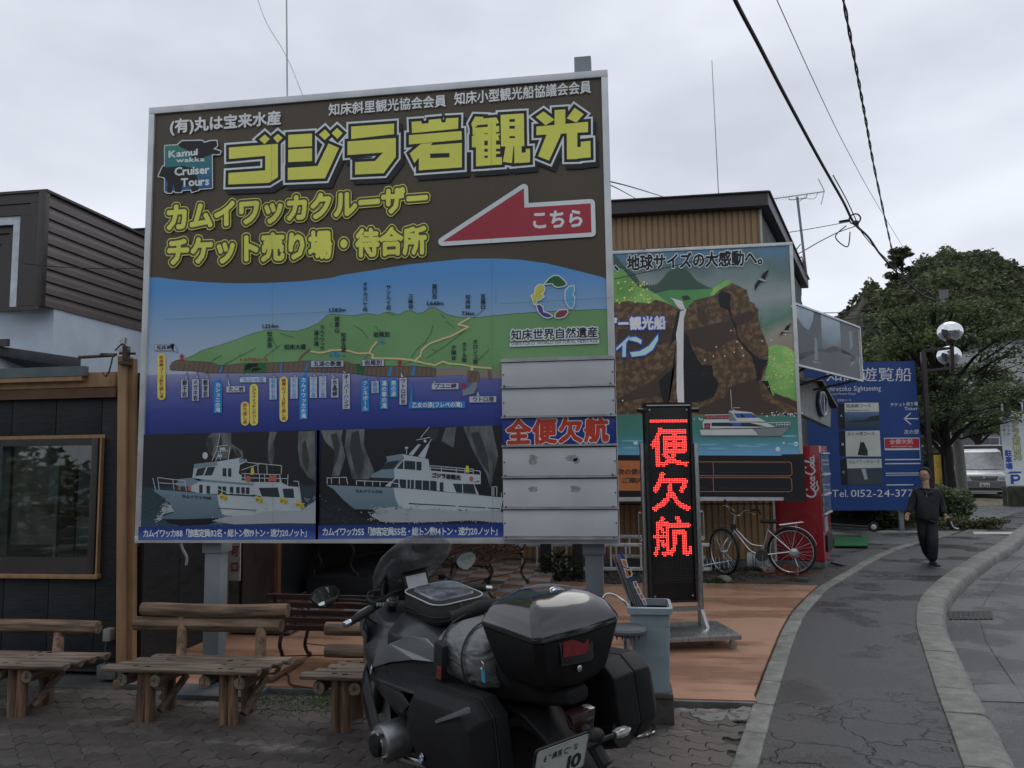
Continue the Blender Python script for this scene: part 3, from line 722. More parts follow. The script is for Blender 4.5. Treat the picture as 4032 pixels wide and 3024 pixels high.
# ------------------------------------------------------------------ upper house at the left
house=thing('lap_sided_house','two-storey white house at the left edge with dark brown lap-sided upper floor','building',(-9,9,0))
HX,HY,HZ0,HZ1=-7.5,9.0,3.84,5.36
WHW=mat('white_render',(0.60,0.68,0.78),rough=0.8,var=0.08,scale=2.5,bump=0.15,coord='World')
LAP=mat('brown_lap_siding',(0.125,0.104,0.10),rough=0.5,var=0.12,scale=3,bump=0.05,stretch=(1,.5,3))
wbox('lower_wall',-14,HX-0.02,HY+0.25,20,0,HZ0+0.02,WHW,house)
nb=9; bh=(HZ1-HZ0)/nb
for i in range(nb):
    b=WMB(); z0=HZ0+i*bh
    b.add([(HX,HY,z0),(HX,22,z0),(HX-0.03,22,z0+bh),(HX-0.03,HY,z0+bh),(HX-0.05,HY,z0),(HX-0.05,22,z0),(HX-0.05,22,z0+bh),(HX-0.05,HY,z0+bh),(HX-0.006,HY,z0+bh*.45),(HX-0.006,22,z0+bh*.45)],
        [(0,1,9,8),(8,9,2,3),(0,4,5,1),(3,2,6,7),(4,7,6,5),(0,8,3,7,4),(1,5,6,2,9)]); b.build('lap_board',LAP,house)
wbox('upper_core',-14,HX-0.05,HY+0.45,22,HZ0,HZ1,DKMET,house)
wbox('upper_lid',-14,HX-0.05,HY+0.02,HY+.45,HZ1-.02,HZ1,DKMET,house); wbox('side_return',HX-.06,HX-.051,HY+.02,HY+.45,HZ0,HZ1-.02,DKMET,house)
wbox('roof_cap',-14,HX+0.02,HY-0.02,22,HZ1,HZ1+0.035,DKMET,house)
wbox('corner_board',HX-0.09,HX+0.012,HY-0.03,HY+0.05,HZ0-0.02,HZ1,DKMET,house,0.004)
# nested front frames (stepped)
fx=HX-0.09
for k,(in0,in1,yy,m_) in enumerate(((0.0,0.14,0.0,DKMET),(0.14,0.30,0.02,DKMET),(0.42,0.50,0.08,WHW),(0.30,0.42,0.045,mat('white_frame',(0.62,0.67,0.72),rough=0.5)),(0.42,0.52,0.10,DKMET),(0.52,0.66,0.13,DKMET),(0.66,0.80,0.16,DKMET))):
    if k==2: continue
    wbox('frame_board',-14,fx-in0,HY+yy,HY+yy+0.04,HZ1-in1*0.95,HZ1-in0*0.95-0.002,m_,house); wbox('frame_board',fx-in1,fx-in0,HY+yy+0.001,HY+yy+0.041,HZ0+0.0,HZ1-in1*0.95-0.002,m_,house)
wbox('glass_wall',-14,fx-0.80,HY+0.19,HY+0.2,HZ0,HZ1-0.75,mat('pale_glass',(0.16,0.22,0.26),rough=0.12,var=0.1,spec=0.8),house)
wbox('sill',-14,HX+0.0,HY-0.05,HY+0.0,HZ0-0.07,HZ0-0.02,DKMET,house);
cn=WMB(); cn.add([(-14,8.6,3.25),(-7.75,8.6,3.25),(-7.05,9.2,3.15),(-14,9.2,3.35),(-14,8.6,3.13),(-7.75,8.6,3.13),(-7.05,9.2,3.0),(-14,9.2,3.2)],[(0,1,2,3),(7,6,5,4),(0,4,5,1),(1,5,6,2),(2,6,7,3),(3,7,4,0)])
cn.build('canopy',mat('canopy_grey',(0.05,0.055,0.06),rough=0.6,var=0.2),house,bevel=0.01)
wbox('canopy_fascia',-14,-7.6,8.58,8.62,3.24,3.33,DKMET,house)
lowr=WMB(); lowr.box(-14,HX-0.3,8.55,9.25,0,3.12); lowr.build('bay_wall',WHW,house)
# ------------------------------------------------------------------ tan corrugated building
tanb=thing('tan_building','two-storey building clad in ochre corrugated metal under a flat brown roof','building',(0,13,0))
OCH=mat('ochre_corrugated',(0.34,0.215,0.115),rough=0.5,var=0.10,scale=2.5,bump=0.05,stretch=(1,1,0.5),coord='World')
def corrug(x0,x1,y,z0,z1,m,parent,name='cladding_sheet',pitch=0.1,d=0.022,w=0.9):
    x=x0
    while x<x1-0.01:
        xe=min(x+w,x1); b=WMB(); pts=[]; xx=x
        while xx<xe-1e-6:
            for u,dd_ in ((0,0),(0.36,0),(0.42,1),(0.64,1),(0.70,0)):
                if xx+u*pitch<xe: pts.append((xx+u*pitch,y+dd_*d))
            xx+=pitch
        pts.append((xe,y))
        b.add([(px_,py_,z) for z in (z0,z1) for px_,py_ in pts],[(i,i+1,len(pts)+i+1,len(pts)+i) for i in range(len(pts)-1)]); b.build(name,m,parent,fixn=False)
        x=xe
RX=2.30
corrug(-4.0,RX,12.9,1.0,5.80,OCH,tanb); corrug(-4.0,RX,12.9,0.12,0.98,OCH,tanb)
for o in kids(tanb):
    if o.name.startswith('cladding_sheet') and o.data.polygons[0].normal.y>0: o.data.flip_normals()
wbox('core',-9,RX-0.03,12.94,19.5,0.0,5.8,DKMET,tanb); wbox('plinth',-4.0,RX,12.915,12.94,-0.05,0.115,CONC,tanb)
wbox('corner_trim',RX-0.005,RX+0.03,12.88,12.96,0.1,5.8,mat('cream_trim',(0.5,0.5,0.45)),tanb)
dv=Vector((0.304,0.953,0)); cA=Vector((RX,12.93,0)); side_end=cA+dv*6.6; nr=Vector((0.953,-0.304,0))
SHG=mat('grey_shingle',(0.085,0.09,0.09),rough=0.7,var=0.2,scale=8,rnd=0.15,coord='World')
b=WMB(); b.prism([cA+nr*0.0,side_end,side_end-nr*3,cA-nr*2.2],(0,0,5.8)); b.build('side_core',DKMET,tanb)
sh0=None
rows,cols=38,22
for i in range(12):   # shingle courses, each with its own stepped lower edge; upper courses are the ones in view
    for j in range(22):
        z=5.75-0.17*(i+1); t0=0.3*j+(0.15 if i % 2 else 0)
        if t0>6.3: continue
        p=cA+dv*(t0+0.15)+nr*0.012+Vector((0,0,z+0.085))
        if sh0 is None:
            b=MB(); b.box(-0.147,0.147,-0.006,0.006,-0.085,0.083); sh0=b.build('shingle',SHG,tanb)
            o=sh0
        else: o=share(sh0,tanb)
        o.location=p-Vector((0,13,0)); o.rotation_euler=(0.05,0,atan2(dv.y,dv.x))
b=WMB(); b.obox(cA+dv*3.3+nr*0.008+Vector((0,0,1.85)),dv*3.3,nr*0.008,(0,0,1.84)); b.build('lower_side_wall',SHG,tanb)
# flat roof with fascia
RB=mat('brown_fascia',(0.055,0.048,0.052),rough=0.45,var=0.1,scale=3)
r0,r1=Vector((-9,12.7,0)),Vector((2.39,12.7,0)); far=Vector((4.51,19.4,0))
b=WMB(); b.prism([Vector((p.x,p.y,5.80)) for p in (r0,r1,far,Vector((-9,19.6,0)))],(0,0,0.21)); b.build('roof',RB,tanb)
b=WMB(); b.beam((-9,12.68,6.02),(2.42,12.68,6.02),0.05,0.02); b.beam((2.42,12.68,6.02),(4.55,19.42,6.02),0.05,0.02); b.build('roof_edge',DKMET,tanb)
b=WMB(); b.obox((r1+far)/2+nr*0.012+Vector((0,0,5.905)),(far-r1)/2,nr*0.01,(0,0,0.104)); b.build('side_fascia',mat('side_fascia',(0.11,0.11,0.115),rough=0.5,var=0.1),tanb)
wbox('window_strip',-0.2,1.15,12.86,12.9,1.06,1.17,ALU,tanb,0.003)
wbox('box_grey',-3.4,-3.0,12.8,12.9,0.2,0.5,CONC,tanb)
# ------------------------------------------------------------------ big tour signboard
SY=5.70
sign=thing('tour_signboard','huge brown and blue cruise signboard on two grey posts, with red arrow and boat pictures','sign',(-1.95,SY,0))
SX0,SX1,SZ0,SZ1=-3.83,-0.053,1.135,4.69
fr=0.055
b=WMB(); b.box(SX0+0.01,SX1-0.01,SY+0.012,SY+0.05,SZ0+0.01,SZ1-0.01); b.build('backing_panel',GREYP,sign)
for nm,bx in (('frame_rail',(SX0,SX1,SZ1-fr,SZ1)),('frame_rail',(SX0,SX1,SZ0,SZ0+fr))):
    b=WMB(); b.box(bx[0],bx[1],SY-0.02,SY+0.06,bx[2],bx[3]); b.build(nm,ALUW,sign,bevel=0.003)
for x0,x1 in ((SX0,SX0+fr*0.9),(SX1-fr*0.9,SX1)):
    b=WMB(); b.box(x0,x1,SY-0.019,SY+0.059,SZ0+fr,SZ1-fr); b.build('frame_stile',ALUW,sign,bevel=0.003)
for px,top,w in ((860,1.2,0.13),(2343,4.86,0.13)):
    c=PY(px,2300,SY+0.17)
    b=WMB(); b.box(c.x-w/2,c.x+w/2,SY+0.07,SY+0.07+w*0.95,-0.05,top if top<2 else 4.86); o=b.build('post',GREYP,sign,bevel=0.006)
    b=WMB(); b.box(c.x-w*0.62,c.x+w*0.62,SY+0.055,SY+0.10+w,1.05,1.13); b.build('post_bracket',GREYP,sign,bevel=0.004)
b=WMB(); b.box(-3.5,-2.75,5.55,5.84,-0.03,0.035); b.build('footing_slab',mat('footing_concrete',(0.09,0.1,0.105),rough=0.8,bump=0.4,scale=10),sign,bevel=0.008)
pr1=Print((0,SY,0),(0,-1,0),sign)
def rectw(x0,x1,z0,z1):  # world rect on sign plane -> px poly is not needed, emit directly
    return [Vector((x0,0,z0)),Vector((x1,0,z0)),Vector((x1,0,z1)),Vector((x0,0,z1))]
def panel(name,m,x0,x1,z0,z1,y,parent):
    b=WMB(); b.poly([(x0,y,z0),(x1,y,z0),(x1,y,z1),(x0,y,z1)]); return b.build(name,m,parent,fixn=False)
CA=crop(500,200,1.843); CB=crop(1500,200,1.843); C1=crop(550,1080,2.676); C2=crop(1250,1080,2.676); C3=crop(1850,1050,2.5517)
C4=crop(520,1650,2212/740); C5=crop(1240,1650,2212/760); C6=crop(1950,1380,1077/500)
ix0,ix1=SX0+fr*0.9,SX1-fr*0.9
zc=lambda y,x=1500: PY(x,y,SY).z
brownp=panel('brown_background',BROWN,ix0,ix1,3.0,SZ1-fr,SY,sign)
skym=gradmat('print_sea_sky',[(0.0,pr(20,32,84)),(0.43,pr(24,36,92)),(0.51,pr(40,50,108)),(0.60,pr(72,76,122)),(0.655,pr(104,106,134)),(0.66,pr(136,142,154)),(0.80,pr(112,132,150)),(1.0,pr(62,110,155))],SZ0,zc(1100))
wave=C1((40,0),(80,5),(200,33),(400,60),(700,85),(1000,96),(1300,93),(1700,75),(2007,40)) + C2((260,8)) + \
    CB((0,1583),(200,1550),(400,1530),(600,1510),(830,1508),(1000,1515),(1200,1542),(1400,1590),(1590,1638)) + C3((1360,118),(1412,142))
wv=[PY(x,y,SY) for x,y in wave]
b=WMB(); y_=SY-0.0007
wv=[p for p in wv if ix0<p.x<ix1]; wv=[Vector((ix0,0,wv[0].z+0.004))]+wv+[Vector((ix1,0,wv[-1].z-0.01))]
vs_=[];
for p in wv: vs_+=[(p.x,y_,p.z),(p.x,y_,SZ0+fr)]
b.add(vs_,[(2*i,2*i+1,2*i+3,2*i+2) for i in range(len(wv)-1)]); b.build('sea_and_sky_print',skym,sign,fixn=False)
pr1.k=2
pr1.part('peninsula_map_print',label='green mountain map over blue sea with place names')
# land
GT=C1((385,905),(470,893),(560,855),(660,800),(850,745),(1010,692),(1190,625),(1330,587),(1430,583),(1550,597),(1660,597),(1760,570),(1880,515),(1980,430)) + \
    C2((150,420),(270,428),(370,437),(420,430),(500,415),(560,417),(640,432),(700,405),(760,398),(860,425),(930,385),(985,380),(1050,410),(1110,405),(1180,352),(1230,347),(1290,380),(1360,420),(1480,450),(1600,458),(1700,455),(1850,435)) + \
    C3((400,477),(650,458),(850,448),(1000,440),(1422,425))
GB=C3((1432,890),(330,925),(318,1045),(225,1045)) + C2((1780,1020),(1700,1020),(1580,1010),(1540,985),(1300,990),(1200,985),(1000,965),(720,965),(500,950),(380,945),(300,920),(0,925)) + \
    C1((1800,912),(1700,910),(1640,922),(1340,932),(1060,940),(880,962),(830,955),(740,925),(560,915))
pr1.layer('mountain_print',GREENL,[GT+GB])
pr1.layer('ridge_outline',INK,union_polys(stroke2(GT,1.6,nseg=4)))
pr1.layer('tan_shore_print',TAN,[C2((1245,995),(1540,985),(1580,1010),(1700,1022))+C3((225,1045),(318,1045),(320,1125))+C2((1700,1090),(1560,1070),(1500,1060),(1240,1075))])
CL=C1((320,1005),(318,965),(345,925),(385,905),(560,915),(740,925),(830,955),(880,962),(1060,940),(1340,932),(1640,922),(1700,910),(1800,912)) + C2((0,925),(300,920),(380,945),(500,950),(720,965),(1000,965),(1200,985),(1250,995),(1243,1075),(1070,1076),(960,1080),(740,1080),(560,1070),(420,1050),(280,1035),(0,1030)) + \
    C1((1640,1028),(1340,1037),(860,1040),(700,1040),(560,1020),(340,1010))
pr1.layer('cliff_print',CLIFF,[CL,C2((1580,1010),(1690,1015),(1712,1045),(1710,1130),(1640,1145),(1575,1140)),C2((1790,1010),(1825,1012),(1843,1110),(1800,1105)),
    C1((1668,905),(1700,855),(1805,768),(1795,805),(1730,860),(1690,905))])
cr=[]
for x0 in range(360,2000,52):
    yy=925 if x0<760 or x0>1050 else 962
    cr+=stroke2(C1((x0+14,yy+5),(x0-(8 if x0<1000 else -4),1025)),1.3,nseg=4)
for x0 in range(40,1230,48): cr+=stroke2(C2((x0+8,975 if x0>480 else 950),(x0,1040 if x0<450 else 1070)),1.3,nseg=4)
for a,c in (((1640,1025),(1600,1135)),((1680,1030),(1650,1135))): cr+=stroke2(C2(a,c),1.5,nseg=4)
cr+=stroke2(CL+[CL[0]],1.3,nseg=4)
pr1.layer('cliff_lines',INK,cr)
pr1.layer('bay_print',GDARK,[C1((1095,940),(1335,933),(1335,1035),(1095,1038)),C2((405,948),(500,955),(500,1052),(415,1045))])
bear=[C1((1105,1000),(1115,960),(1150,938),(1200,938),(1240,935),(1252,965),(1225,975),(1180,980),(1165,1010),(1145,1010),(1150,990),(1130,1012),(1110,1015)),
        C1((1180,1025),(1185,990),(1240,982),(1280,990),(1275,1005),(1240,1012),(1225,1032),(1205,1010),(1195,1032))]
pr1.layer('bear_print',BLACKP,bear)
pr1.layer('cruise_falls_print',LBLUE,[C1((855,970),(875,965),(862,1035),(835,1035)),C1((1490,930),(1505,930),(1497,1032),(1480,1032)),C1((1770,918),(1785,915),(1765,1025),(1738,1022)),
    C2((765,970),(790,970),(770,1075),(738,1060)),C2((1010,968),(1032,966),(1020,1075),(985,1060)),
    C2((120,865),(150,828),(158,862),(130,870)),C2((170,840),(205,832),(240,850),(225,868),(175,866)),C2((260,850),(298,850),(290,865),(262,862)),C2((175,822),(205,818),(210,830),(180,832))])
road=stroke2(C1((1805,812),(1900,828),(2007,808)),7) + stroke2(C2((0,825),(75,822),(130,802),(240,795),(330,806),(430,835),(545,830),(590,850),(570,878),(640,885),(860,888),(1000,905),(1140,940),(1240,958),(1320,918),(1390,942),(1540,952),(1640,975),(1835,990)),7) + \
    stroke2(C2((545,830),(570,775),(622,715)),7) + stroke2(C2((1030,905),(1085,860),(1100,795),(1180,730),(1330,675),(1400,655),(1590,555),(1480,528),(1600,460)),7) + stroke2(C2((1628,970),(1628,1005)),10)
pr1.layer('road_edge_print',fm('roadedge',105,98,62),union_polys([p for p in (stroke2(C1((1805,812),(1900,828),(2007,808)),9) + stroke2(C2((0,825),(75,822),(130,802),(240,795),(330,806),(430,835),(545,830),(590,850),(570,878),(640,885),(860,888),(1000,905),(1140,940),(1240,958),(1320,918),(1390,942),(1540,952),(1640,975),(1835,990)),9.5) +
    stroke2(C2((545,830),(570,775),(622,715)),9.5) + stroke2(C2((1030,905),(1085,860),(1100,795),(1180,730),(1330,675),(1400,655),(1590,555),(1480,528),(1600,460)),9.5))]))
pr1.layer('road_print',ROADY,union_polys(road))
rl=[]
for q in (C1((750,928),(785,890),(865,853)),C1((875,958),(1060,860),(1222,778)),C1((1055,830),(1070,858)),C1((1310,873),(1440,775),(1488,740)),C1((1395,670),(1440,770)),C1((1480,620),(1622,668)),
          C2((390,540),(480,600),(530,678)),C2((600,540),(662,602)),C2((1215,535),(1200,610),(1130,725),(1050,785),(990,873)),C2((1150,880),(1350,750),(1560,590)),C2((1200,785),(1250,812)),
          C2((1690,905),(1810,790)),C2((1300,420),(1347,458)),C2((1352,490),(1447,567)),C2((733,400),(810,437)),C2((145,505),(143,552)),C2((540,845),(490,895)),C2((905,942),(990,927)),C2((1645,458),(1742,378))):
    rl+=stroke2(q,1.8,nseg=4)
pr1.layer('ridge_strokes',GDARK,rl)
# harbour pier and red lighthouses
pr1.layer('pier_print',fm('pier',95,105,108),[C2((1530,1210),(1590,1195),(1640,1140),(1685,1135),(1685,1180),(1645,1258),(1530,1282))])
lh=[]
for cx,cy in ((443-1873+550*0,875),): pass
for F_,cx,cy in ((C1,443,875),(C2,867,938),(C2,1540,1178)):
    lh+=[F_((cx-17,cy+33),(cx-14,cy-5),(cx-30,cy-10),(cx-30,cy-16),(cx-14,cy-16),(cx-8,cy-35),(cx+8,cy-35),(cx+14,cy-16),(cx+30,cy-16),(cx+30,cy-10),(cx+14,cy-5),(cx+17,cy+33))]
pr1.layer('lighthouse_print',RED,lh)
# place-name boxes
def tri(F_,*p): return F_(*p)
wb,yb,bb=[],[],[]
def bxp(F_,x0,y0,x1,y1): return F_((x0,y0),(x1,y0-(x1-x0)*0.012),(x1,y1-(x1-x0)*0.012),(x0,y1))
T1,T2,T3,T4,T5=[],[],[],[],[]   # ink, darkred, white, textblue
def vt(L,s,F_,x,y0,y1,w,bold=0.02): a,c=F_((x,y0),(x,y1)); L+=px_vtext(s,a,c,w/2.676,bold)
def ht(L,s,F_,x0,x1,y,h,bold=0.02,sl=-0.012): a,c=F_((x0,y),(x1,y+(x1-x0)*sl)); L+=px_text(s,a,c,h/2.676,bold)
wb+=[bxp(C1,160,740,358,805),tri(C1,(330,735),(357,730),(405,828),(340,790))]; ht(T1,'知床岬',C1,178,338,795,48)
for s,x,y0,y1,xa in (('獅子岩',472,1105,1300,500),('メガネ岩',587,1100,1335,612),('観音岩',692,1100,1298,713)):
    wb+=[bxp(C1,x-39,y0,x+39,y1),tri(C1,(x,y0+3),(xa,y0-80),(x+25,y0+3))]; vt(T1,s,C1,x,y0+8,y1-6,50)
wb+=[bxp(C1,912,1178,1112,1246),tri(C1,(928,1180),(923,1052),(955,1180)),bxp(C1,1052,1080,1335,1142),tri(C1,(1062,1085),(1100,1048),(1088,1085))]
ht(T1,'たこ岩',C1,935,1095,1236,50); ht(T4,'ルシャ湾',C1,1085,1305,1134,50)
for s,x,y0,y1,L in (('硫黄の滝',1405,1090,1322,T4),('たわら岩',1627,1082,1313,T4),('ワシの鼻',1830,1075,1305,T4),('コケシ岩',1928,1070,1303,T4)):
    wb+=[bxp(C1,x-40,y0,x+40,y1),tri(C1,(x-15,y0+3),(x+18,y0-32),(x+20,y0+3))]; vt(L,s,C1,x,y0+6,y1-6,52)
def pill(F_,x,y0,y1,w):
    r=w/2; return F_(*([(x+cos(a)*r,y0+r-sin(a)*r) for a in [pi*k/8 for k in range(9)]]+[(x-cos(a)*r,y1-r+sin(a)*r) for a in [pi*k/8 for k in range(9)]]))
for s,F_,x,xb,y0,y1 in (('知床岬コース折り返し点',C1,236,222,835,1325),('ヒグマウォッチングコース',C1,1207,1200,1155,1595),('折り返し点',C1,1112,1108,1340,1595),('硫黄山コース折り返し点',C1,1522,1513,1078,1555)):
    yb.append(pill(F_,(x+xb)/2,y0,y1,88)); vt(T2,s,F_,(x+xb)/2,y0+18,y1-18,46,0.03)
for s,F_,x,y0,y1,xa in (('カシュニの滝',C1,823,1130,1463,848),('カムイワッカの滝',C1,1727,1075,1528,1748),('クンネポール',C2,504,1108,1448,523),('湯の華の滝',C2,703,1108,1422,720),('男の涙',C2,802,1108,1297,780)):
    bb+=[bxp(F_,x-43,y0,x+43,y1),tri(F_,(x-15,y0+3),(xa,y0-45 if F_ is C1 else y0-30),(x+22,y0+3))]; vt(T3,s,F_,x,y0+10,y1-10,54,0.03)
bb+=[bxp(C2,960,1345,1558,1415),tri(C2,(970,1345),(1002,1115),(1003,1345))]; ht(T3,'乙女の涙(フレペの滝)',C2,995,1525,1404,54,0.03)
for s,x0,x1,y0,y1,L in (('五湖の断崖',-70,275,910,980,T1),('岩尾別',468,702,898,968,T1)):
    wb+=[bxp(C2,x0,y0,x1,y1)]; ht(L,s,C2,x0+25,x1-22,y1-10,54,0.02)
wb+=[tri(C2,(470,930),(443,968),(475,955))]
for s,x,y0,y1,xa,ya,L in (('水晶岬',183,1095,1300,128,1018,T1),('オーバーハング',303,1045,1422,258,1000,T1),('象岩',607,1120,1255,640,1092,T4),('ウトロ灯台',903,1088,1375,878,1018,T1)):
    wb+=[bxp(C2,x-41,y0,x+41,y1),tri(C2,(x-25,y0+3),(xa,ya),(x+10,y0+3))]; vt(L,s,C2,x,y0+8,y1-8,54)
wb+=[bxp(C2,1202,1145,1488,1215),tri(C2,(1215,1147),(1232,1112),(1250,1147)),bxp(C2,1598,1285,1886,1353),tri(C2,(1675,1285),(1685,1222),(1712,1280))]
ht(T1,'プユニ岬',C2,1228,1465,1205,52); ht(T1,'ウトロ港',C2,1630,1858,1344,52)
for s,F_,x,y0,y1 in (('知床岳',C1,1368,598,775),('カムイワッカ',C1,1922,530,800),('湯の滝',C1,1860,588,758),('硫黄山',C2,205,440,618),('知床五湖',C2,273,612,818),('オチカバケ岳',C2,502,78,392),('サシルイ岳',C2,748,108,375),('三峰岳',C2,982,205,365),('羅臼岳',C2,1233,100,260),('知床峠',C2,1585,212,368),('至羅臼',C2,1745,205,368),('夕陽台',C2,1435,742,905),('ホテル街',C2,1548,712,928),('オロンコ岩',C2,1663,682,945)):
    vt(T1,s,F_,x,y0,y1,54)
for s,F_,x0,x1,y,h in (('1,254m',C1,1292,1462,565,40),('1,583m',C2,122,298,395,40),('1,661m',C2,1152,1330,325,42),('736m',C2,1518,1655,432,42),('知床大橋',C1,1520,1750,792,54),('岩尾別',C2,588,762,660,54)): ht(T1,s,F_,x0,x1,y,h)
ht(T2,'※ヒグマのメッカ',C1,1055,1348,918,40,0.03)
def bedge(L): return [p for q in L for p in stroke2(q+[q[0]],1.3,nseg=4)]
pr1.layer('place_name_plates',LABW,wb); pr1.layer('place_name_plate_edges',INK,bedge(wb)); pr1.layer('yellow_turning_point_plates',LABY,yb); pr1.layer('blue_waterfall_plates',LBLUE,bb)
pr1.layer('place_names_ink',INK,T1); pr1.layer('place_names_red',DRED,T2); pr1.layer('place_names_white',WHITE,T3); pr1.layer('place_names_blue',TXB,T4)
# onsen mark
ons=stroke2(C2((650,700),(660,722),(695,722),(706,700)),2.5)
for x in (665,678,691): ons+=stroke2(C2((x,675),(x+5,690),(x-3,705)),1.5)
pr1.layer('hot_spring_mark',LBLUE,union_polys(ons))
# world heritage emblem
emb=[(GDARK,((755,172),(800,120),(850,92),(890,95),(940,135),(970,175),(935,195),(880,203),(845,185),(830,165),(790,168))),
       (fm('lake',75,128,160),((1042,195),(1047,240),(1030,285),(1050,310),(1045,370),(1025,415),(1000,410),(970,360),(958,300),(965,240),(1000,200))),
       (fm('brick',100,50,48),((858,510),(865,470),(900,440),(975,435),(980,460),(950,500),(900,513))),
       (fm('violet',55,48,105),((672,390),(700,382),(730,410),(738,458),(775,465),(828,495),(790,512),(740,500),(695,455))),
       (fm('olive',150,145,60),((660,220),(690,185),(735,185),(750,225),(735,262),(712,270),(742,300),(700,330),(668,340),(660,378),(645,378),(640,340),(620,295),(655,275)))]
W_=[]
for m_,p in emb: W_+=stroke2(C3(*p)+[C3(*p)[0]],9) + [C3(*p)]
pr1.layer('emblem_edge',WHITE,union_polys(W_))
pr1.k+=1
for m_,p in emb: pr1.layer('emblem_petal',m_,[C3(*p)],off=pr1.k*0.0004)
a,c=C3((412,738),(1288,705)); hA=100/2.55
pr1.layer('heritage_title_edge',WHITE,px_text('知床世界自然遺産',a,c,hA,0.13) + [C3((400,765),(1300,730),(1300,772),(400,806))])
pr1.layer('heritage_title',INK,px_text('知床世界自然遺産',a,c,hA,0.022) + px_text('SHIRETOKO WORLD NATURAL HERITAGE',*C3((412,792),(1288,758)),32/2.55,0.0))
# ---- headline
pr1.part('headline_lettering',label='yellow block lettering with black and white outline')
HL=[]
def H(F_,*p): HL.append(F_(*p))
H(CA,(740,702),(1095,675),(1095,918),(1030,958),(735,970),(737,887),(1003,868),(1003,762),(740,785))
H(CA,(958,643),(1000,607),(1037,640),(998,677)); H(CA,(1060,632),(1095,602),(1131,632),(1092,668))
H(CA,(1170,610),(1343,600),(1343,692),(1170,702)); H(CA,(1170,717),(1343,706),(1343,800),(1170,808)); H(CA,(1167,850),(1383,835),(1462,672),(1538,705),(1438,925),(1167,937))
H(CA,(1392,608),(1437,570),(1474,610),(1435,648)); H(CA,(1485,597),(1525,560),(1566,597),(1528,640))
H(CA,(1627,550),(1938,528),(1938,605),(1627,640)); H(CA,(1600,658),(1951,632),(1951,770),(1863,888),(1655,898),(1655,808),(1800,800),(1858,738),(1600,757))
H(CB,(222,515),(292,510),(297,530),(345,525),(348,501),(435,493),(440,520),(468,518),(472,490),(562,485),(560,565),(225,598))
HLh={}
# characters with holes are built from several strokes
for q in (((203,612),(585,582),(587,645),(203,680)),((290,675),(375,668),(275,775),(243,815),(208,745)),((275,738),(357,700),(357,862),(275,868)),((300,690),(587,668),(587,738),(300,748)),((497,700),(587,700),(587,845),(497,850)),((275,782),(587,770),(587,845),(275,868)),
          ((683,478),(745,480),(725,520),(668,570),(655,530)),((700,495),(838,483),(858,525),(700,540)),((665,560),(858,545),(858,588),(665,610)),((690,600),(750,595),(750,835),(690,838)),((775,500),(835,500),(835,800),(775,805)),((690,608),(862,600),(862,612),(690,655)),((700,612),(850,608),(860,650),(700,655)),((690,690),(865,680),(865,710),(690,712)),((690,735),(865,730),(865,745),(690,772)),((660,620),(700,600),(700,700),(660,700)),((690,783),(878,770),(878,825),(690,838)),
          ((868,465),(932,461),(932,690),(872,692)),((972,458),(1037,455),(1040,690),(972,692)),((868,465),(1037,455),(1037,492),(868,498)),((900,517),(1000,515),(1000,543),(900,545)),((900,567),(1000,565),(1000,618),(900,620)),((872,636),(1040,632),(1040,692),(872,694)),((905,690),(962,690),(950,815),(885,805)),((968,690),(1020,690),(1022,808),(968,817)),((1020,740),(1050,738),(1052,712),(1082,710),(1082,808),(1000,815)),
          ((1122,480),(1180,440),(1260,500),(1195,540)),((1405,413),(1472,460),(1418,520),(1348,490)),((1260,430),(1338,425),(1338,560),(1260,560)),((1128,550),(1503,515),(1503,590),(1128,612)),((1205,600),(1310,598),(1220,797),(1140,765)),((1348,590),(1425,590),(1425,785),(1350,787)),((1400,700),(1450,698),(1450,660),(1520,653),(1522,773),(1400,784))): H(CB,*q)
HLs=[[(x+14,y+19) for x,y in offset_poly(p,19)] for p in HL]
pr1.layer('headline_shadow',BLACKP,union_polys(HLs)); pr1.layer('headline_edge',WHITE,union_polys([offset_poly(p,19) for p in HL]))
pr1.layer('headline_outline',BLACKP,union_polys([offset_poly(p,11.5) for p in HL])); pr1.layer('headline_letters',YEL,union_polys(HL))
# two yellow lines
pr1.part('subtitle_lettering',label='two lines of rounded yellow lettering')
L2=[('カムイワッカクルーザー',(650,908),(1690,826),98),('チケット売り場・待合所',(655,1043),(1680,995),102)]
for nm,bd,m_ in (('subtitle_edge',0.155,YEL),('subtitle_gap',0.125,BROWN),('subtitle_letters',0.05,YEL)):
    P_=[]
    for s,a,c,h in L2: P_+=px_text(s,a,c,h,bd)
    pr1.layer(nm,m_,P_)
pr1.part('company_lettering')
pr1.layer('company_names',fm('companywhite',165,168,172),px_text('(有)丸は宝来水産',(668,524),(1108,488),52,0.035) + px_text('知床斜里観光協会会員',(1293,455),(1757,418),45,0.022) + px_text('知床小型観光船協議会会員',(1788,413),(2328,364),47,0.022))
pr1.part('arrow',label='red arrow pointing left with a white edge')
arr=CB((447,1385),(1037,997),(1041,1138),(1522,1107),(1528,1318))
pr1.layer('arrow_edge',WHITE,union_polys([arr]+stroke2(arr+[arr[0]],34,nseg=16))); pr1.layer('arrow',RED,[arr])
pr1.layer('arrow_letters',WHITE,px_text('こちら',*CB((1085,1293),(1478,1278)),128/1.843,0.035))
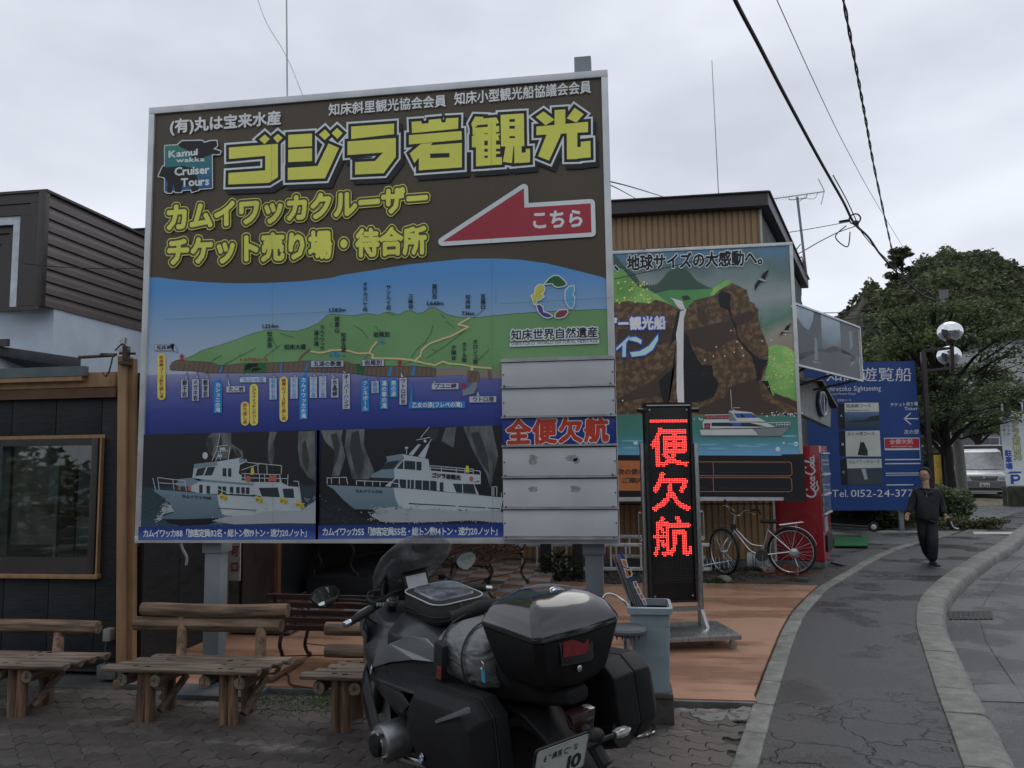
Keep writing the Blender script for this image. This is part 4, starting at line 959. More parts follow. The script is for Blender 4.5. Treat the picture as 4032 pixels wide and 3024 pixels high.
# logo square with bear and boat-tour lettering
pr1.part('logo',label='square green and blue bear logo')
lg=CA((275,690),(615,668),(618,995),(275,1022))
hd=CA((370,680),(400,655),(545,652),(560,668),(600,655),(650,652),(655,690),(625,712),(655,720),(680,730),(672,750),(620,750),(575,765),(530,790),(495,800),(470,770),(440,720),(390,700))
br2=CA((228,910),(245,870),(262,835),(290,845),(400,835),(480,850),(505,900),(515,960),(520,1010),(470,1025),(460,985),(400,975),(395,1025),(350,1025),(335,960),(325,1030),(290,1030),(295,960),(275,920))
pr1.layer('logo_edge',WHITE,union_polys([lg,hd,br2]+stroke2(lg+[lg[0]],7)+stroke2(hd+[hd[0]],8)+stroke2(br2+[br2[0]],8)))
z_=zc(610,740)
pr1.layer('logo_square',gradmat('print_logo',[(0,pr(25,60,110)),(0.45,pr(28,85,95)),(1,pr(38,95,78))],zc(755,740),zc(565,740)),[lg])
pr1.layer('logo_bears',BLACKP,[hd,br2])
pr1.layer('logo_letters',WHITE,px_text('Kamui',*CA((300,775),(515,755)),50/1.843,0.035) + px_text('wakka',*CA((355,810),(565,800)),32/1.843,0.03) + px_text('Cruiser',*CA((343,905),(600,888)),60/1.843,0.035) + px_text('Tours',*CA((390,985),(598,972)),60/1.843,0.035))
# ---- boat pictures
pr1.part('boat_pictures',label='two pictures of white cruise boats with captions')
DARKSEA=gradmat('print_boat_scene',[(0,pr(34,52,62)),(0.2,pr(28,45,52)),(0.42,pr(30,44,48)),(0.46,pr(20,22,24)),(1,pr(23,24,26))],zc(2075),zc(1700),noise=0.06,nscale=5)
BLK2=gradmat('print_boat_scene_dark',[(0,pr(20,26,30)),(0.3,pr(16,20,23)),(0.45,pr(15,16,18)),(1,pr(22,24,26))],zc(2075),zc(1700),noise=0.1,nscale=5)
ROCK=gradmat('print_rock',[(0,pr(30,32,32)),(0.5,pr(66,70,70)),(1,pr(88,90,86))],1.0,2.5,noise=2.2,nscale=6,stretch=(2.2,1,0.8))
pr1.layer('boat_picture',DARKSEA,[C4((88,188),(2172,130),(2158,1255),(78,1268))]); pr1.k-=1
pr1.layer('boat_picture',BLK2,[C5((62,130),(2145,72),(2168,1198),(45,1218))])
pr1.layer('cliff_picture',ROCK,[C4((945,165),(1060,160),(1165,160),(1170,290),(1300,380),(1310,450),(1250,470),(1180,330),(1130,460),(1000,480),(930,420),(870,300),(900,200)),C4((1620,150),(1700,150),(1660,300),(1680,400),(1640,560),(1600,480),(1600,300)),C4((1960,145),(2150,140),(2160,735),(2080,690),(1980,550),(1950,350)),
    C5((62,130),(320,125),(300,230),(350,420),(280,650),(190,650),(260,400),(120,260)),C5((360,120),(570,115),(560,300),(680,600),(620,690),(430,690),(340,320)),C5((1700,85),(2030,75),(2100,420),(2010,800),(1960,620),(1840,420),(1750,220)),C5((1500,100),(1620,90),(1590,330),(1450,250))])
pr1.layer('cliff_shadow',fm('rockdark',40,44,45),[C4((880,230),(930,210),(960,330),(930,430),(890,380)),C4((1010,200),(1050,180),(1070,330),(1020,400)),C4((1200,330),(1260,370),(1290,440),(1240,450)),C4((2000,300),(2040,240),(2090,480),(2060,640),(2010,500)),C5((180,180),(250,160),(290,300),(250,480),(200,600),(230,380)),C5((420,160),(500,130),(530,330),(560,560),(470,640),(400,360)),C5((1780,160),(1880,140),(1980,420),(2000,640),(1900,480)),C5((1250,120),(1420,110),(1380,260),(1300,220))])
GREYS=fm('hullshade',78,92,102); HULL=fm('hullwhite',132,138,142); GLS=fm('boatglass',28,38,44); FOAM=gradmat('print_foam',[(0.25,pr(62,70,76)),(0.75,pr(118,124,128))],0,1,noise=2.0,nscale=9)
SHADE=gradmat('print_hull_shade',[(0,pr(60,76,88)),(1,pr(84,100,108))],zc(2060),zc(1920),noise=0.2)
pr1.layer('boat_hull',SHADE,[C4((245,838),(300,830),(1000,890),(1995,945),(1990,1075),(1600,1180),(1000,1240),(520,1255),(430,1215),(345,1150),(490,1100),(480,1030),(390,940)),C5((130,755),(1000,790),(2160,900),(2130,1050),(1500,1100),(900,1120),(520,1110),(450,1030),(320,920),(210,800))])
pr1.layer('boat_hull_light',HULL,[C4((1000,890),(1995,945),(1990,1085),(1600,1190),(1250,1170),(1060,1120),(1020,1000)),C5((900,788),(1000,790),(2160,900),(2130,1050),(1500,1080),(1100,1060),(960,1000),(920,900)),
    C4((725,580),(730,530),(1000,500),(1250,460),(1350,475),(1350,500),(1270,540),(1255,640),(1430,740),(1740,745),(1745,665),(1760,745),(1840,790),(1960,800),(1985,945),(1530,915),(1440,890),(1010,880),(830,880),(690,850),(690,780),(820,712),(710,690)),
    C5((905,580),(1020,450),(1000,400),(1300,460),(1305,485),(1320,590),(1900,640),(1900,745),(1825,745),(1880,870),(1580,840),(1400,820),(860,775),(800,770),(910,680)),C5((1180,430),(1290,285),(1315,280),(1260,450)),C5((1075,405),(1180,290),(1215,290),(1120,420)),C5((1030,320),(1070,318),(1068,338),(1032,340))])
pr1.layer('boat_shade',SHADE,[C4((725,580),(730,530),(995,505),(1010,545),(740,580)),C4((510,770),(560,705),(720,690),(830,712),(690,790),(560,800)),C5((815,430),(1000,398),(1010,450),(905,580),(905,680),(640,670),(650,630),(745,590),(830,480)),C4((1255,470),(1340,470),(1345,495),(1265,520)),C4((720,700),(1440,760),(1430,785),(800,735))])
gl=[C4((745,670),(770,585),(870,565),(835,660)),C4((850,665),(890,565),(980,560),(940,662)),C4((1065,580),(1110,578),(1110,675),(1065,672)),C4((1130,580),(1168,580),(1168,680),(1130,678)),C4((1490,810),(1715,805),(1740,920),(1530,915)),C4((1770,820),(1900,818),(1910,930),(1790,925)),C4((1290,640),(1440,640),(1440,745),(1290,720)),C4((790,775),(830,770),(830,870),(790,870)),
      C5((745,580),(830,490),(975,472),(900,570)),C5((935,570),(1012,475),(1012,572)),C5((1025,475),(1150,485),(1150,583),(1025,573)),C5((1163,487),(1222,492),(1220,590),(1163,585)),C5((640,680),(900,690),(880,715),(800,700),(650,700)),C5((885,725),(925,690),(960,690),(955,780),(865,775)),C5((1430,725),(1472,727),(1472,828),(1430,824)),C5((1580,740),(1820,745),(1850,860),(1620,840)),C5((1075,962),(1615,992),(1612,1002),(1070,975)),C5((1645,995),(1955,1012),(1955,1022),(1645,1005)),C5((1980,1015),(2125,1022),(2122,1034),(1980,1024)),C5((1825,720),(1885,705),(1885,722),(1825,725)),C4((1000,1045),(1480,1070),(1450,1078),(1010,1055))]
for x in (875,1010,1065,1150,1225,1285,1340): gl.append(C4((x,785+(x-875)*.04),(x+42,787+(x-875)*.04),(x+42,880+(x-875)*.06),(x,875+(x-875)*.06)))
for x in (970,1060,1150,1235,1320): gl.append(C5((x,690+(x-970)*.05),(x+75,694+(x-970)*.05),(x+75,795+(x-970)*.07),(x,788+(x-970)*.07)))
pr1.layer('boat_windows',GLS,gl)
pr1.layer('boat_keel',BLACKP,[C4((350,1175),(600,1180),(960,1165),(1180,1165),(900,1240),(560,1255),(430,1225)),C5((430,1030),(700,1040),(680,1110),(520,1115))])
rails=[]
for a_ in (((245,695),(275,830)),((300,690),(320,830)),((300,688),(480,710),(620,725),(640,850)),((480,712),(495,835)),((310,750),(620,770)),((1290,640),(1740,655),(1740,745)),((1290,600),(1400,560),(1530,520)),((1480,545),(1485,640)),((1585,545),(1590,650)),((1350,510),(1760,548),(1755,650)),((1835,655),(1830,790)),((1760,700),(1830,700)),((1900,730),(1960,735),(1965,800)),((1000,820),(1130,870),(1400,890)),((1530,915),(1985,942)),((1330,640),(1330,740)),((1500,650),(1500,745)),((1560,650),(1560,745)),((1620,650),(1620,745)),((1680,655),(1680,745)),((1290,690),(1740,700)),
           ((940,490),(1000,350),(1035,170)),((985,490),(1020,400)),((1130,480),(1155,320)),((1000,380),(1130,375)),((980,325),(1130,305)),((1040,480),(1040,350)),((1900,830),(1980,940)),((1970,800),(1985,940))): rails+=stroke2(C4(*a_),2.6,nseg=4)
for a_ in (((140,740),(140,670),(190,680),(190,740)),((190,670),(360,668),(375,745)),((280,668),(282,745)),((475,755),(475,705),(840,720),(970,745),(975,790)),((570,710),(572,760)),((660,712),(662,765)),((745,716),(747,768)),((1325,590),(1325,535),(1815,575),(1815,628)),((1450,545),(1450,600)),((1620,560),(1620,612)),((1720,568),(1720,620)),((1325,560),(1815,600)),((1900,635),(1890,595),(1815,588)),((2050,880),(2050,775),(2085,775),(2085,880)),((2030,880),(2030,770)),((1210,215),(1310,92)),((1165,240),(1320,210)),((1300,280),(1340,230)),((1050,400),(1050,340)),((1095,670),(1095,790)),((2138,845),(2138,895)),((1690,750),(1695,850))): rails+=stroke2(C5(*a_),2.8,nseg=4)
rails+=[C4(*[(860+cos(t)*32,430+sin(t)*42) for t in [k*pi/5 for k in range(10)]]),C4((1030,335),(1090,335),(1100,365),(1030,370)),C4((1010,420),(1060,415),(1060,450),(1010,450)),C5(*[(1262+cos(t)*18,252+sin(t)*18) for t in [k*pi/4 for k in range(8)]])]
rf=random.Random(21)
def spray(F_,pts,n,sx,sy): return [F_(*circ(rf.gauss(x,sx),rf.gauss(y,sy),rf.uniform(3,11),5)) for x,y in pts for _ in range(n)]
pr1.layer('boat_rails',fm('railwhite',140,146,150),rails)
pr1.layer('boat_foam',FOAM,[C4((270,1190),(360,1100),(340,1060),(400,1005),(460,1010),(495,1090),(440,1100),(350,1130),(340,1190)),C4((950,1200),(1100,1150),(1400,1130),(1550,1090),(1750,1080),(1990,1075),(2160,960),(2160,1230),(1800,1225),(1200,1240)),C5((640,1110),(740,1020),(900,1010),(1100,1030),(1500,1050),(2130,1055),(2165,1080),(2165,1190),(1800,1160),(1400,1180),(900,1185),(760,1175))])
pr1.layer('foam_specks',FOAM,spray(C4,[(330,1120),(380,1040),(420,1010),(300,1180)],22,26,26)+spray(C4,[(1050,1190),(1300,1150),(1550,1110),(1750,1090),(1950,1040),(2100,980)],22,90,30)+spray(C5,[(660,1080),(740,1030),(900,1010),(1150,1030),(1400,1045),(1700,1055),(2000,1060)],22,70,16)+spray(C5,[(700,1150),(1000,1185),(1400,1180),(1800,1165),(2050,1180)],14,110,10))
pr1.layer('sea_glints',fm('glint',58,72,76),[p for _ in range(90) for p in [C4(*circ(rf.uniform(95,420),rf.uniform(860,1240),rf.uniform(8,26),5,2))]]+[C5(*circ(rf.uniform(60,460),rf.uniform(1000,1190),rf.uniform(8,24),5,1.6)) for _ in range(50)])
fend=[]
for cx,cy in ((1075,915),(1495,945),(1785,960),(1970,1005)):
    for dx,dy in ((-30,-25),(0,-10),(30,0),(-15,10),(15,25),(38,25),(-35,5)): fend.append(C4(*[(cx+dx+cos(t)*20,cy+dy+sin(t)*19) for t in [k*pi/3+dx for k in range(6)]]))
fend.append(C4((1395,655),(1400,575),(1430,560),(1440,640),(1420,655))); fend.append(C5((1725,610),(1730,535),(1762,535),(1768,615)))
pr1.layer('yellow_fenders',fm('fender',150,140,55),fend)
pr1.layer('life_ring_print',fm('lifered',135,70,62),[C4(*[(1370+cos(t)*28,705+sin(t)*42) for t in [k*pi/5 for k in range(10)]]),C5(*[(1792+cos(t)*24,685+sin(t)*30) for t in [k*pi/5 for k in range(10)]]),C4((1620,665),(1700,665),(1700,735),(1600,730)),C4((540,800),(575,800),(575,835),(540,835)),C4((655,790),(690,790),(690,845),(655,845))])
pr1.layer('boat_names',INK,px_text('カムイワッカ88',*C4((580,922),(930,948)),36/2.99,0.03) + px_text('カムイワッカ55',*C5((460,838),(775,850)),36/2.91,0.03) + px_text('ゴジラ岩観光',*C5((1335,668),(1670,698)),55/2.91,0.05) + [C5((1345,640),(1346,641),(1347,640))])
pr1.layer('picture_divider',fm('divider',42,72,135),[C4((2172,130),(2212,128),(2200,1415),(2158,1415)),C5((15,128),(62,128),(45,1375),(5,1375))])
pr1.layer('caption_band',gradmat('print_caption',[(0,pr(55,72,125)),(0.6,pr(22,40,95)),(1,pr(20,38,92))],zc(2122),zc(2065)),[C4((76,1268),(2158,1255),(2158,1415),(72,1425)),C5((38,1218),(2168,1198),(2170,1352),(38,1375))])
pr1.layer('caption_letters',WHITE,px_text('カムイワッカ88「旅客定員82名・総トン数19トン・速力20ノット」',*C4((130,1390),(2098,1382)),90/2.99,0.018,pitch=0.86) + px_text('カムイワッカ55「旅客定員55名・総トン数14トン・速力20ノット」',*C5((85,1338),(2135,1328)),92/2.91,0.018,pitch=0.86))
# faint seams of the print
pr1.layer('print_seams',fm('seam',60,65,66),[p for q in (C1((275,475),(1990,395)),C3((300,372),(1415,312)),C3((262,230),(262,370))) for p in stroke2(q,1.0,cap=False)]+[p for x in (1075,1940) for p in stroke2([(x-6,480),(x,2080)],0.7,cap=False)])
pr1.flush()
# ---- change-panel of seven slats at the lower right
slat_m=mat('slat_white',(0.60,0.62,0.64),rough=0.35,var=0.05,scale=4,bump=0.02)
edges=[(92,300),(318,555),(572,800),(825,1065),(1090,1330),(1350,1578)]
def zC6(y): return PY(2150,1380+y/2.154,SY-0.05).z
xl,xr=PY(1978,1700,SY-0.05).x,PY(2424,1700,SY-0.05).x
hold=WMB(); hold.box(xl-0.005,xr+0.005,SY-0.019,SY-0.002,zC6(1605),zC6(65)); hold.build('slat_holder',GREYP,sign)
for i,(a_,c_) in enumerate(edges):
    b=WMB(); b.box(xl,xr,SY-0.05,SY-0.022,zC6(c_)+0.004,zC6(a_)-0.002); sl=b.build('slat',slat_m if i != 2 else NAVY,sign,bevel=0.002)
    if i==2: sl['label']='blue slat with red lettering'
    b=WMB(); z0=zC6(c_+17 if i<5 else 1605); z1=zC6(c_)+0.003
    b.box(xl-0.006,xr+0.006,SY-0.058,SY-0.02,z0+0.002,z1); b.box(xl-0.006,xr+0.006,SY-0.068,SY-0.058,z0+0.002,z0+(z1-z0)*0.35); b.build('slat_rail',ALU,sign)
    b=WMB()
    for px_,zz in ((xl+0.02,z0+0.02),(xr-0.03,z0+0.02),(xl+0.012,(zC6(a_)+zC6(c_))/2),(xr-0.012,(zC6(a_)+zC6(c_))/2)):
        b.cyl((px_,SY-0.050,zz),(px_,SY-0.0735 if zz==z0+0.02 else SY-0.054,zz),0.006,n=6)
    b.build('slat_screws',SCREW,sign,kind='stuff')
b=WMB(); b.box(xl-0.006,xr+0.006,SY-0.062,SY-0.02,zC6(92)+0.002,zC6(62)); b.build('slat_rail',ALU,sign)
ps=Print((0,SY-0.05,0),(0,-1,0),sign)
ps.part('cancellation_lettering',label='red lettering with white edge on the blue slat')
A_,B_=C6((88,795),(968,765))
ps.layer('cancel_letters_edge',WHITE,px_text('全便欠航',A_,B_,200/2.154,0.075,pitch=1.05)); ps.layer('cancel_letters',fm('cancelred',135,42,30),px_text('全便欠航',A_,B_,200/2.154,0.045,pitch=1.05))
gm=mat('tape_residue',(0.33,0.34,0.33),rough=0.7,var=0.3,scale=40,coord='World')
rr=random.Random(3); tp=[]
for cx,cy,w,h in ((322,928,75,85),(650,912,110,55),(690,935,60,50),(322,1178,78,52),(680,1175,90,55)):
    n=22; tp.append(C6(*[(cx+cos(2*pi*k/n)*w/2*(rr.uniform(.55,1.15))*1.1,cy+max(-1,min(1,sin(2*pi*k/n)*1.3))*h/2*rr.uniform(.8,1.05)) for k in range(n)]))
ps.part('tape_residue')
ps.layer('tape_residue',gm,tp,off=0.0007)
ps.flush()
# ------------------------------------------------------------------ waterfall mural billboard on the tan building
mural=thing('mural_billboard','large mural billboard of a brown cliff, waterfall and cruiser in front of the ochre building','billboard',(1,12,0))
MY=12.0; MX0,MX1,MZ0,MZ1=-1.9,2.60,1.12,4.965
D1=crop(2350,650,1757/900); D2=crop(2350,1400,2212/900); D3=crop(3050,1150,1222/700)
wbox('backing_panel',MX0,MX1,MY+0.005,MY+0.06,MZ0,MZ1,mat('billboard_dark',(0.02,0.02,0.022)),mural)
for z0,z1 in ((MZ1-0.04,MZ1+0.01),(MZ0-0.03,MZ0+0.035)): wbox('frame_rail',MX0,MX1,MY-0.02,MY+0.07,z0,z1,ALUW,mural,0.003)
wbox('frame_stile',MX1-0.05,MX1,MY-0.019,MY+0.069,MZ0+.035,MZ1-.04,ALUW,mural,0.003)
for x,x2 in ((-1.27,-1.12),(-0.80,-0.65)): wbox('support_post',x,x2,11.5,11.65,-0.05,3.0,mat('black_post',(0.012,0.012,0.014),rough=0.6),mural)
for z in (1.9,2.7): wbox('support_arm',-1.3,-0.6,11.65,12.0,z,z+0.1,mat('black_post',(0.012,)*3),mural)
wbox('board_foot',2.3,2.615,MY-0.03,MY+0.2,MZ0-0.05,MZ0+0.65,mat('billboard_dark',(0.02,)*3),mural)
pm=Print((0,MY,0),(0,-1,0),mural,0.0012)
k_=0.36
zz=lambda y: PY(2800,y,MY).z
pm.part('mural_picture',label='printed cliff and waterfall landscape above a green sea')
pm.layer('a',gradmat('mural_sky',[(0,pr(100,85,72,k_)),(0.3,pr(110,105,95,k_)),(0.42,pr(62,88,76,k_)),(0.6,pr(105,112,112,k_)),(0.85,pr(66,82,80,k_)),(1,pr(62,92,115,k_))],zz(1450),zz(965),noise=0.55,nscale=1.1),[D1((90,672),(1505,615),(1545,1659),(90,1659))])
MF=fm('muralforest',42,62,55,k_); MG1=mat('print_muralgreen',pr(72,112,58,k_),col2=pr(105,142,78,k_),rough=.45,scale=2.2,coord='World'); MG2=fm('muralgreen2',60,105,62,k_); MB1=mat('print_muralrock',pr(72,57,42,k_),rough=0.45,var=0.38,scale=12,coord='World',lo=0.45,hi=0.62); MB2=fm('muraldark',48,40,33,k_); MBK=fm('muralblack',20,20,22,k_); MW=fm('muralwhite',170,180,190,k_)
jag=[(130,690)]
for i,(x,y) in enumerate(((170,722),(200,765),(245,805),(290,835),(322,885),(345,915),(400,925),(460,918),(500,885),(548,825),(590,797),(625,792),(680,797),(722,832),(762,885),(822,922),(885,950))):
    px_,py_=jag[-1]
    for q in (0.33,0.66,1.0): jag+=[(px_+(x-px_)*q-4,py_+(y-py_)*q-13),(px_+(x-px_)*q,py_+(y-py_)*q+5)]
pm.layer('b',MF,union_polys([D1(*jag,(870,1000),(600,1010),(330,980),(130,900))]))
pm.layer('b2',MG2,union_polys([D1((440,990),(560,960),(700,960),(800,955),(880,950),(935,912),(990,878),(1035,905),(1055,958),(940,1008),(760,1030),(715,1095),(600,1090))]))
pm.layer('c',MG1,union_polys([D1((90,790),(150,785),(200,800),(260,870),(320,935),(400,960),(470,1000),(530,1045),(590,1090),(500,1070),(440,1040),(380,1062),(90,1055)),D1((1318,1400),(1380,1378),(1470,1400),(1532,1450),(1545,1659),(1290,1659)),D1((870,1000),(900,940),(1000,880),(1035,905),(1050,960),(940,975),(955,1008))]+[D2((1620,130),(1660,50),(1930,40),(1940,300),(1935,480),(1840,400),(1700,390))]))
pm.layer('d',MB1,union_polys([D1((90,1065),(240,1045),(380,1062),(455,1035),(540,1060),(640,1112),(612,1200),(612,1700),(90,1700)),D2((150,180),(770,180),(775,570),(150,575)),
    D1((690,1105),(742,1040),(900,1003),(935,965),(1040,905),(1152,960),(1175,1048),(1215,1065),(1215,1088),(1243,1110),(1240,1170),(1262,1260),(1300,1350),(1320,1420),(1318,1500),(1240,1525),(1240,1659),(664,1659),(664,1250)),
    D2((850,80),(1200,60),(1560,60),(1660,70),(1590,240),(1640,300),(1700,400),(1840,400),(1945,450),(1950,560),(1100,590),(900,620),(830,560))]))
pm.layer('e',MB2,union_polys([D1((770,1095),(830,1110),(860,1210),(820,1220),(775,1170)),D1((665,1275),(1000,1195),(1170,1120),(1225,1140),(1200,1190),(1030,1260),(1080,1320),(880,1440),(730,1380)),D1((160,1260),(610,1250),(600,1330),(480,1380),(330,1430),(160,1430)),D2((200,420),(540,240),(690,100),(700,330),(640,380),(200,460)),
    D2((870,550),(1240,400),(1290,300),(1560,210),(1600,420),(1740,480),(1760,560),(1100,570)),D2((1720,360),(1950,460),(1950,520),(1710,410)),D1((650,1010),(700,1000),(725,1030),(670,1042))]))
pm.layer('f',MBK,union_polys([D1((620,1130),(640,1120),(612,1330),(600,1400),(560,1390),(590,1260)),D1((930,1000),(960,965),(1028,990),(1025,1080),(1040,1170),(1075,1240),(1080,1320),(1140,1380),(1160,1410),(1250,1490),(1320,1500),(1270,1560),(1250,1659),(1225,1659),(1240,1510),(1150,1430),(1085,1345),(1060,1250),(1005,1110),(945,1090)),
    D1((668,1280),(700,1310),(730,1400),(780,1500),(810,1540),(880,1540),(900,1659),(668,1659)),D2((780,60),(840,0),(950,0),(1010,95),(1115,90),(1125,180),(1182,270),(1130,400),(1000,450),(880,450),(800,500)),D2((1500,0),(1580,50),(1655,40),(1600,150),(1590,240),(1550,200)),D2((600,240),(760,100),(770,440),(680,560),(620,380))]))
r3=random.Random(9); sp=[]
for i in range(420):
    x,y=r3.uniform(160,1300),r3.uniform(1060,1650)
    if 600<x<680: continue
    sp.append(D1(*circ(x,y,r3.uniform(2,5.5),5)))
pm.layer('spots',MB2,[p for p in sp if not (p[0][0]>3010 and p[0][1]<1230)],off=pm.k*pm.step+0.0006)
pm.layer('fall',fm('fallwhite',185,195,205,k_),union_polys([D1((640,1128),(690,1105),(668,1180),(664,1659),(612,1659),(616,1400),(608,1300),(628,1200)),D1((560,1018),(600,1030),(655,1045),(682,1112),(640,1108),(612,1080),(590,1040)),D2((772,130),(838,130),(845,470),(785,470),(772,350))]))
lt=[D1(*circ(r3.uniform(150,420),r3.uniform(890,1060),r3.uniform(4,11),7)) for _ in range(40)]+[D1(*circ(r3.uniform(1320,1520),r3.uniform(1420,1650),r3.uniform(3,8),7)) for _ in range(34)]+[D2(*circ(r3.uniform(1640,1920),r3.uniform(60,340),r3.uniform(3,9),7)) for _ in range(30)]
pm.layer('dots',fm('muraldots',150,165,85,k_),lt)
wd=[D2(*circ(r3.gauss(1800,90),572+r3.gauss(0,10),r3.uniform(4,10),7)) for _ in range(34)]+[D2(*circ(r3.gauss(950,60),620+r3.gauss(0,8),r3.uniform(4,9),7)) for _ in range(18)]+[D2(*circ(x,y,r,9)) for x,y,r in ((375,842,22),(1752,905,24),(1928,855,22),(1808,845,10),(250,435,8))]+[D1(*circ(x,y,6,8)) for x,y in ((1030,1273),(918,1398),(1115,1406),(1078,1358),(1270,1352),(1496,1086),(1450,1303),(895,1468),(983,1468),(1055,1438),(1340,1345),(832,1500),(1126,1465))]
pm.layer('sea',gradmat('mural_sea',[(0,pr(80,120,150,k_)),(0.35,pr(55,100,105,k_)),(0.55,pr(45,92,88,k_)),(1,pr(48,85,72,k_))],zz(1400+970/2.458),zz(1400+570/2.458),noise=0.12,nscale=2,stretch=(0.5,1,4)),[D2((100,568),(1955,580),(1967,970),(100,962))])
pm.layer('whitedots',MW,wd)
pm.layer('wavelets',fm('muralwave',88,128,138,k_),[D2(*circ(x,y,rx,14,8)) for x,y,rx in ((1080,862,90),(1400,868,80),(1600,862,70),(1160,898,105),(340,825,110),(320,893,80),(1850,780,90),(1480,880,120),(1900,855,60))])
# title and Japanese lettering
pm.part('mural_lettering',label='dark title lettering and blue-edged white lettering')
t_,u_=D1((95,812),(1330,768))
pm.layer('t0',fm('muralglow',140,148,150,k_),px_text('へ、地球サイズの大感動へ。',*D1((30,818),(1335,760)),112/1.952,0.09)); pm.layer('t1',BLACKP,px_text('へ、地球サイズの大感動へ。',*D1((30,818),(1335,760)),112/1.952,0.035))
pm.layer('t2',fm('muralblue',32,58,125,k_),px_text('ザー観光船',*D1((65,1268),(530,1258)),95/1.952,0.12)); pm.layer('t3',MW,px_text('ザー観光船',*D1((65,1268),(530,1258)),95/1.952,0.045))
iN=[D1((150,1405),(215,1345),(248,1315),(258,1328),(225,1365),(222,1475),(196,1475),(198,1385),(150,1425)),D1((245,1325),(300,1320),(345,1345),(340,1375),(310,1360),(250,1345)),D1((255,1440),(330,1430),(400,1390),(440,1340),(470,1302),(470,1345),(430,1420),(370,1460),(270,1475))]
pm.layer('t4',fm('muralblue',32,58,125,k_),union_polys([offset_poly(p,5) for p in iN])); pm.layer('t5',fm('muralcyan',130,165,190,k_),iN)
pm.part('mural_birds_and_boat',label='white cruiser and two seabirds')
pm.layer('bird',BLACKP,[D1((1213,970),(1215,920),(1245,880),(1262,868),(1275,835),(1325,800),(1295,870),(1290,890),(1262,900),(1235,930)),D1((1410,1318),(1412,1290),(1440,1270),(1455,1240),(1498,1212),(1478,1250),(1470,1275),(1430,1290))])
pm.layer('bird2',fm('bird',110,118,120,k_),[D1((1235,878),(1262,868),(1285,880),(1308,888),(1300,900),(1262,888)),D1((1425,1280),(1450,1270),(1490,1275),(1460,1285))])
pm.layer('hull',fm('mhull',140,142,140,k_),[D2((995,712),(1500,705),(1872,690),(1790,770),(1010,770)),D2((1020,640),(1280,640),(1640,650),(1730,690),(1500,705),(1030,710)),D2((1275,535),(1320,530),(1500,550),(1560,600),(1640,640),(1030,640),(1035,618),(1280,615))])
pm.layer('hull2',fm('mhull2',88,92,92,k_),[D2((1500,705),(1872,690),(1790,770),(1560,768),(1540,740)),D2((1275,535),(1310,560),(1355,632),(1280,635)),D2((995,768),(1790,768),(1800,780),(1020,780))])
pm.layer('glass',GLS,[D2((1110,648),(1480,650),(1640,688),(1110,682)),D2((1325,560),(1500,560),(1560,600),(1360,602)),D2((1040,655),(1100,655),(1095,705),(1040,705)),D2((995,708),(1500,700),(1872,686),(1872,692),(1500,708),(995,716))])
pm.layer('blueglass',fm('mblue',45,62,120,k_),[D2((1310,650),(1395,650),(1395,682),(1315,682)),D2((1330,566),(1390,566),(1400,598),(1350,598)),D2((1410,566),(1500,566),(1535,596),(1440,598))])
rl=[]
for q in (((1730,648),(1872,645),(1870,690)),((1735,668),(1870,668)),((1305,500),(1295,330)),((1300,505),(1350,545)),((1320,505),(1385,505)),((1045,575),(1280,570)),((1045,600),(1280,600)),((1650,650),(1730,650))): rl+=stroke2(D2(*q),2.0,nseg=4)
for x in range(1740,1872,26): rl+=stroke2(D2((x,648),(x,690)),1.2,nseg=4)
pm.layer('rail',MW,rl)
pm.layer('seats',fm('seatred',125,45,60,k_),[D2((x,580+(i % 2)*6),(x+26,578),(x+28,605),(x,607)) for i,x in enumerate(range(1045,1270,34))]+[D2((1045,685),(1060,665),(1095,670),(1090,700),(1045,702))])
pm.part('timetable_panel',label='black timetable strip with orange outlined boxes')
pm.layer('bl',fm('ttblack',16,17,20,k_),[D2((100,962),(1967,970),(1985,1370),(100,1360))])
pm.layer('or',fm('ttorange',130,78,45,k_),[D2((100,1015),(425,1018),(425,1308),(100,1306))])
ol=[]
for y0,y1 in ((1028,1165),(1180,1318)):
    ol+=stroke2(D2((500,y0),(1865,y0+2),(1885,y0+20),(1890,y1-20),(1870,y1),(500,y1-4),(500,y0)),1.7,nseg=4)+stroke2(D2((1125,y0),(1130,y1)),1.5,nseg=4)
pm.layer('ol',fm('ttline',150,95,62,k_),ol)
pm.layer('tx',MB2,px_text('次の便の',*D2((205,1150),(460,1150)),52/2.458,0.04)+px_text('ご案内',*D2((235,1232),(460,1232)),50/2.458,0.04))
pm.layer('gl',fm('ttglare',50,54,56,k_),[p for q in (((1000,1128),(1075,1130)),((1175,1130),(1860,1135)),((1180,1282),(1860,1285)),((1150,1038),(1830,1042)),((1000,1280),(1080,1282))) for p in stroke2(D2(*q),1.0,nseg=4)])
pm.flush()
# ------------------------------------------------------------------ side picture board
tl,tr,br,bl=PD(3127,1195,12.6),PD(3382,1290,14.6),PD(3388,1503,14.65),PD(3133,1442,12.65)
bl.x,bl.y=tl.x,tl.y; br.x,br.y=tr.x,tr.y
sb=thing('side_picture_board','small grey-blue picture board of a waterfall and leaping whale, jutting out beside the mural','billboard',(tl.x,tl.y,0))
uu=(tr-tl); uu.z=0; un=uu.normalized(); nn=Vector((un.y,-un.x,0))
b=WMB(); b.prism([tl,tr,br,bl],nn*-0.06); b.build('board',ALUW,sb)
for a,c in ((tl,tr),(tr,br),(br,bl),(bl,tl)):
    b=WMB(); b.beam(a+nn*0.01,c+nn*0.01,0.03,0.03,nn); b.build('frame_rail',ALUW,sb)
b=WMB()
for t in (0.1,0.5,0.9):
    p=bl.lerp(br,t); b.beam(p+Vector((0,0,-0.02)),Vector((2.4+t*0.5,13.2+t*2,p.z-0.3)),0.04,0.04)
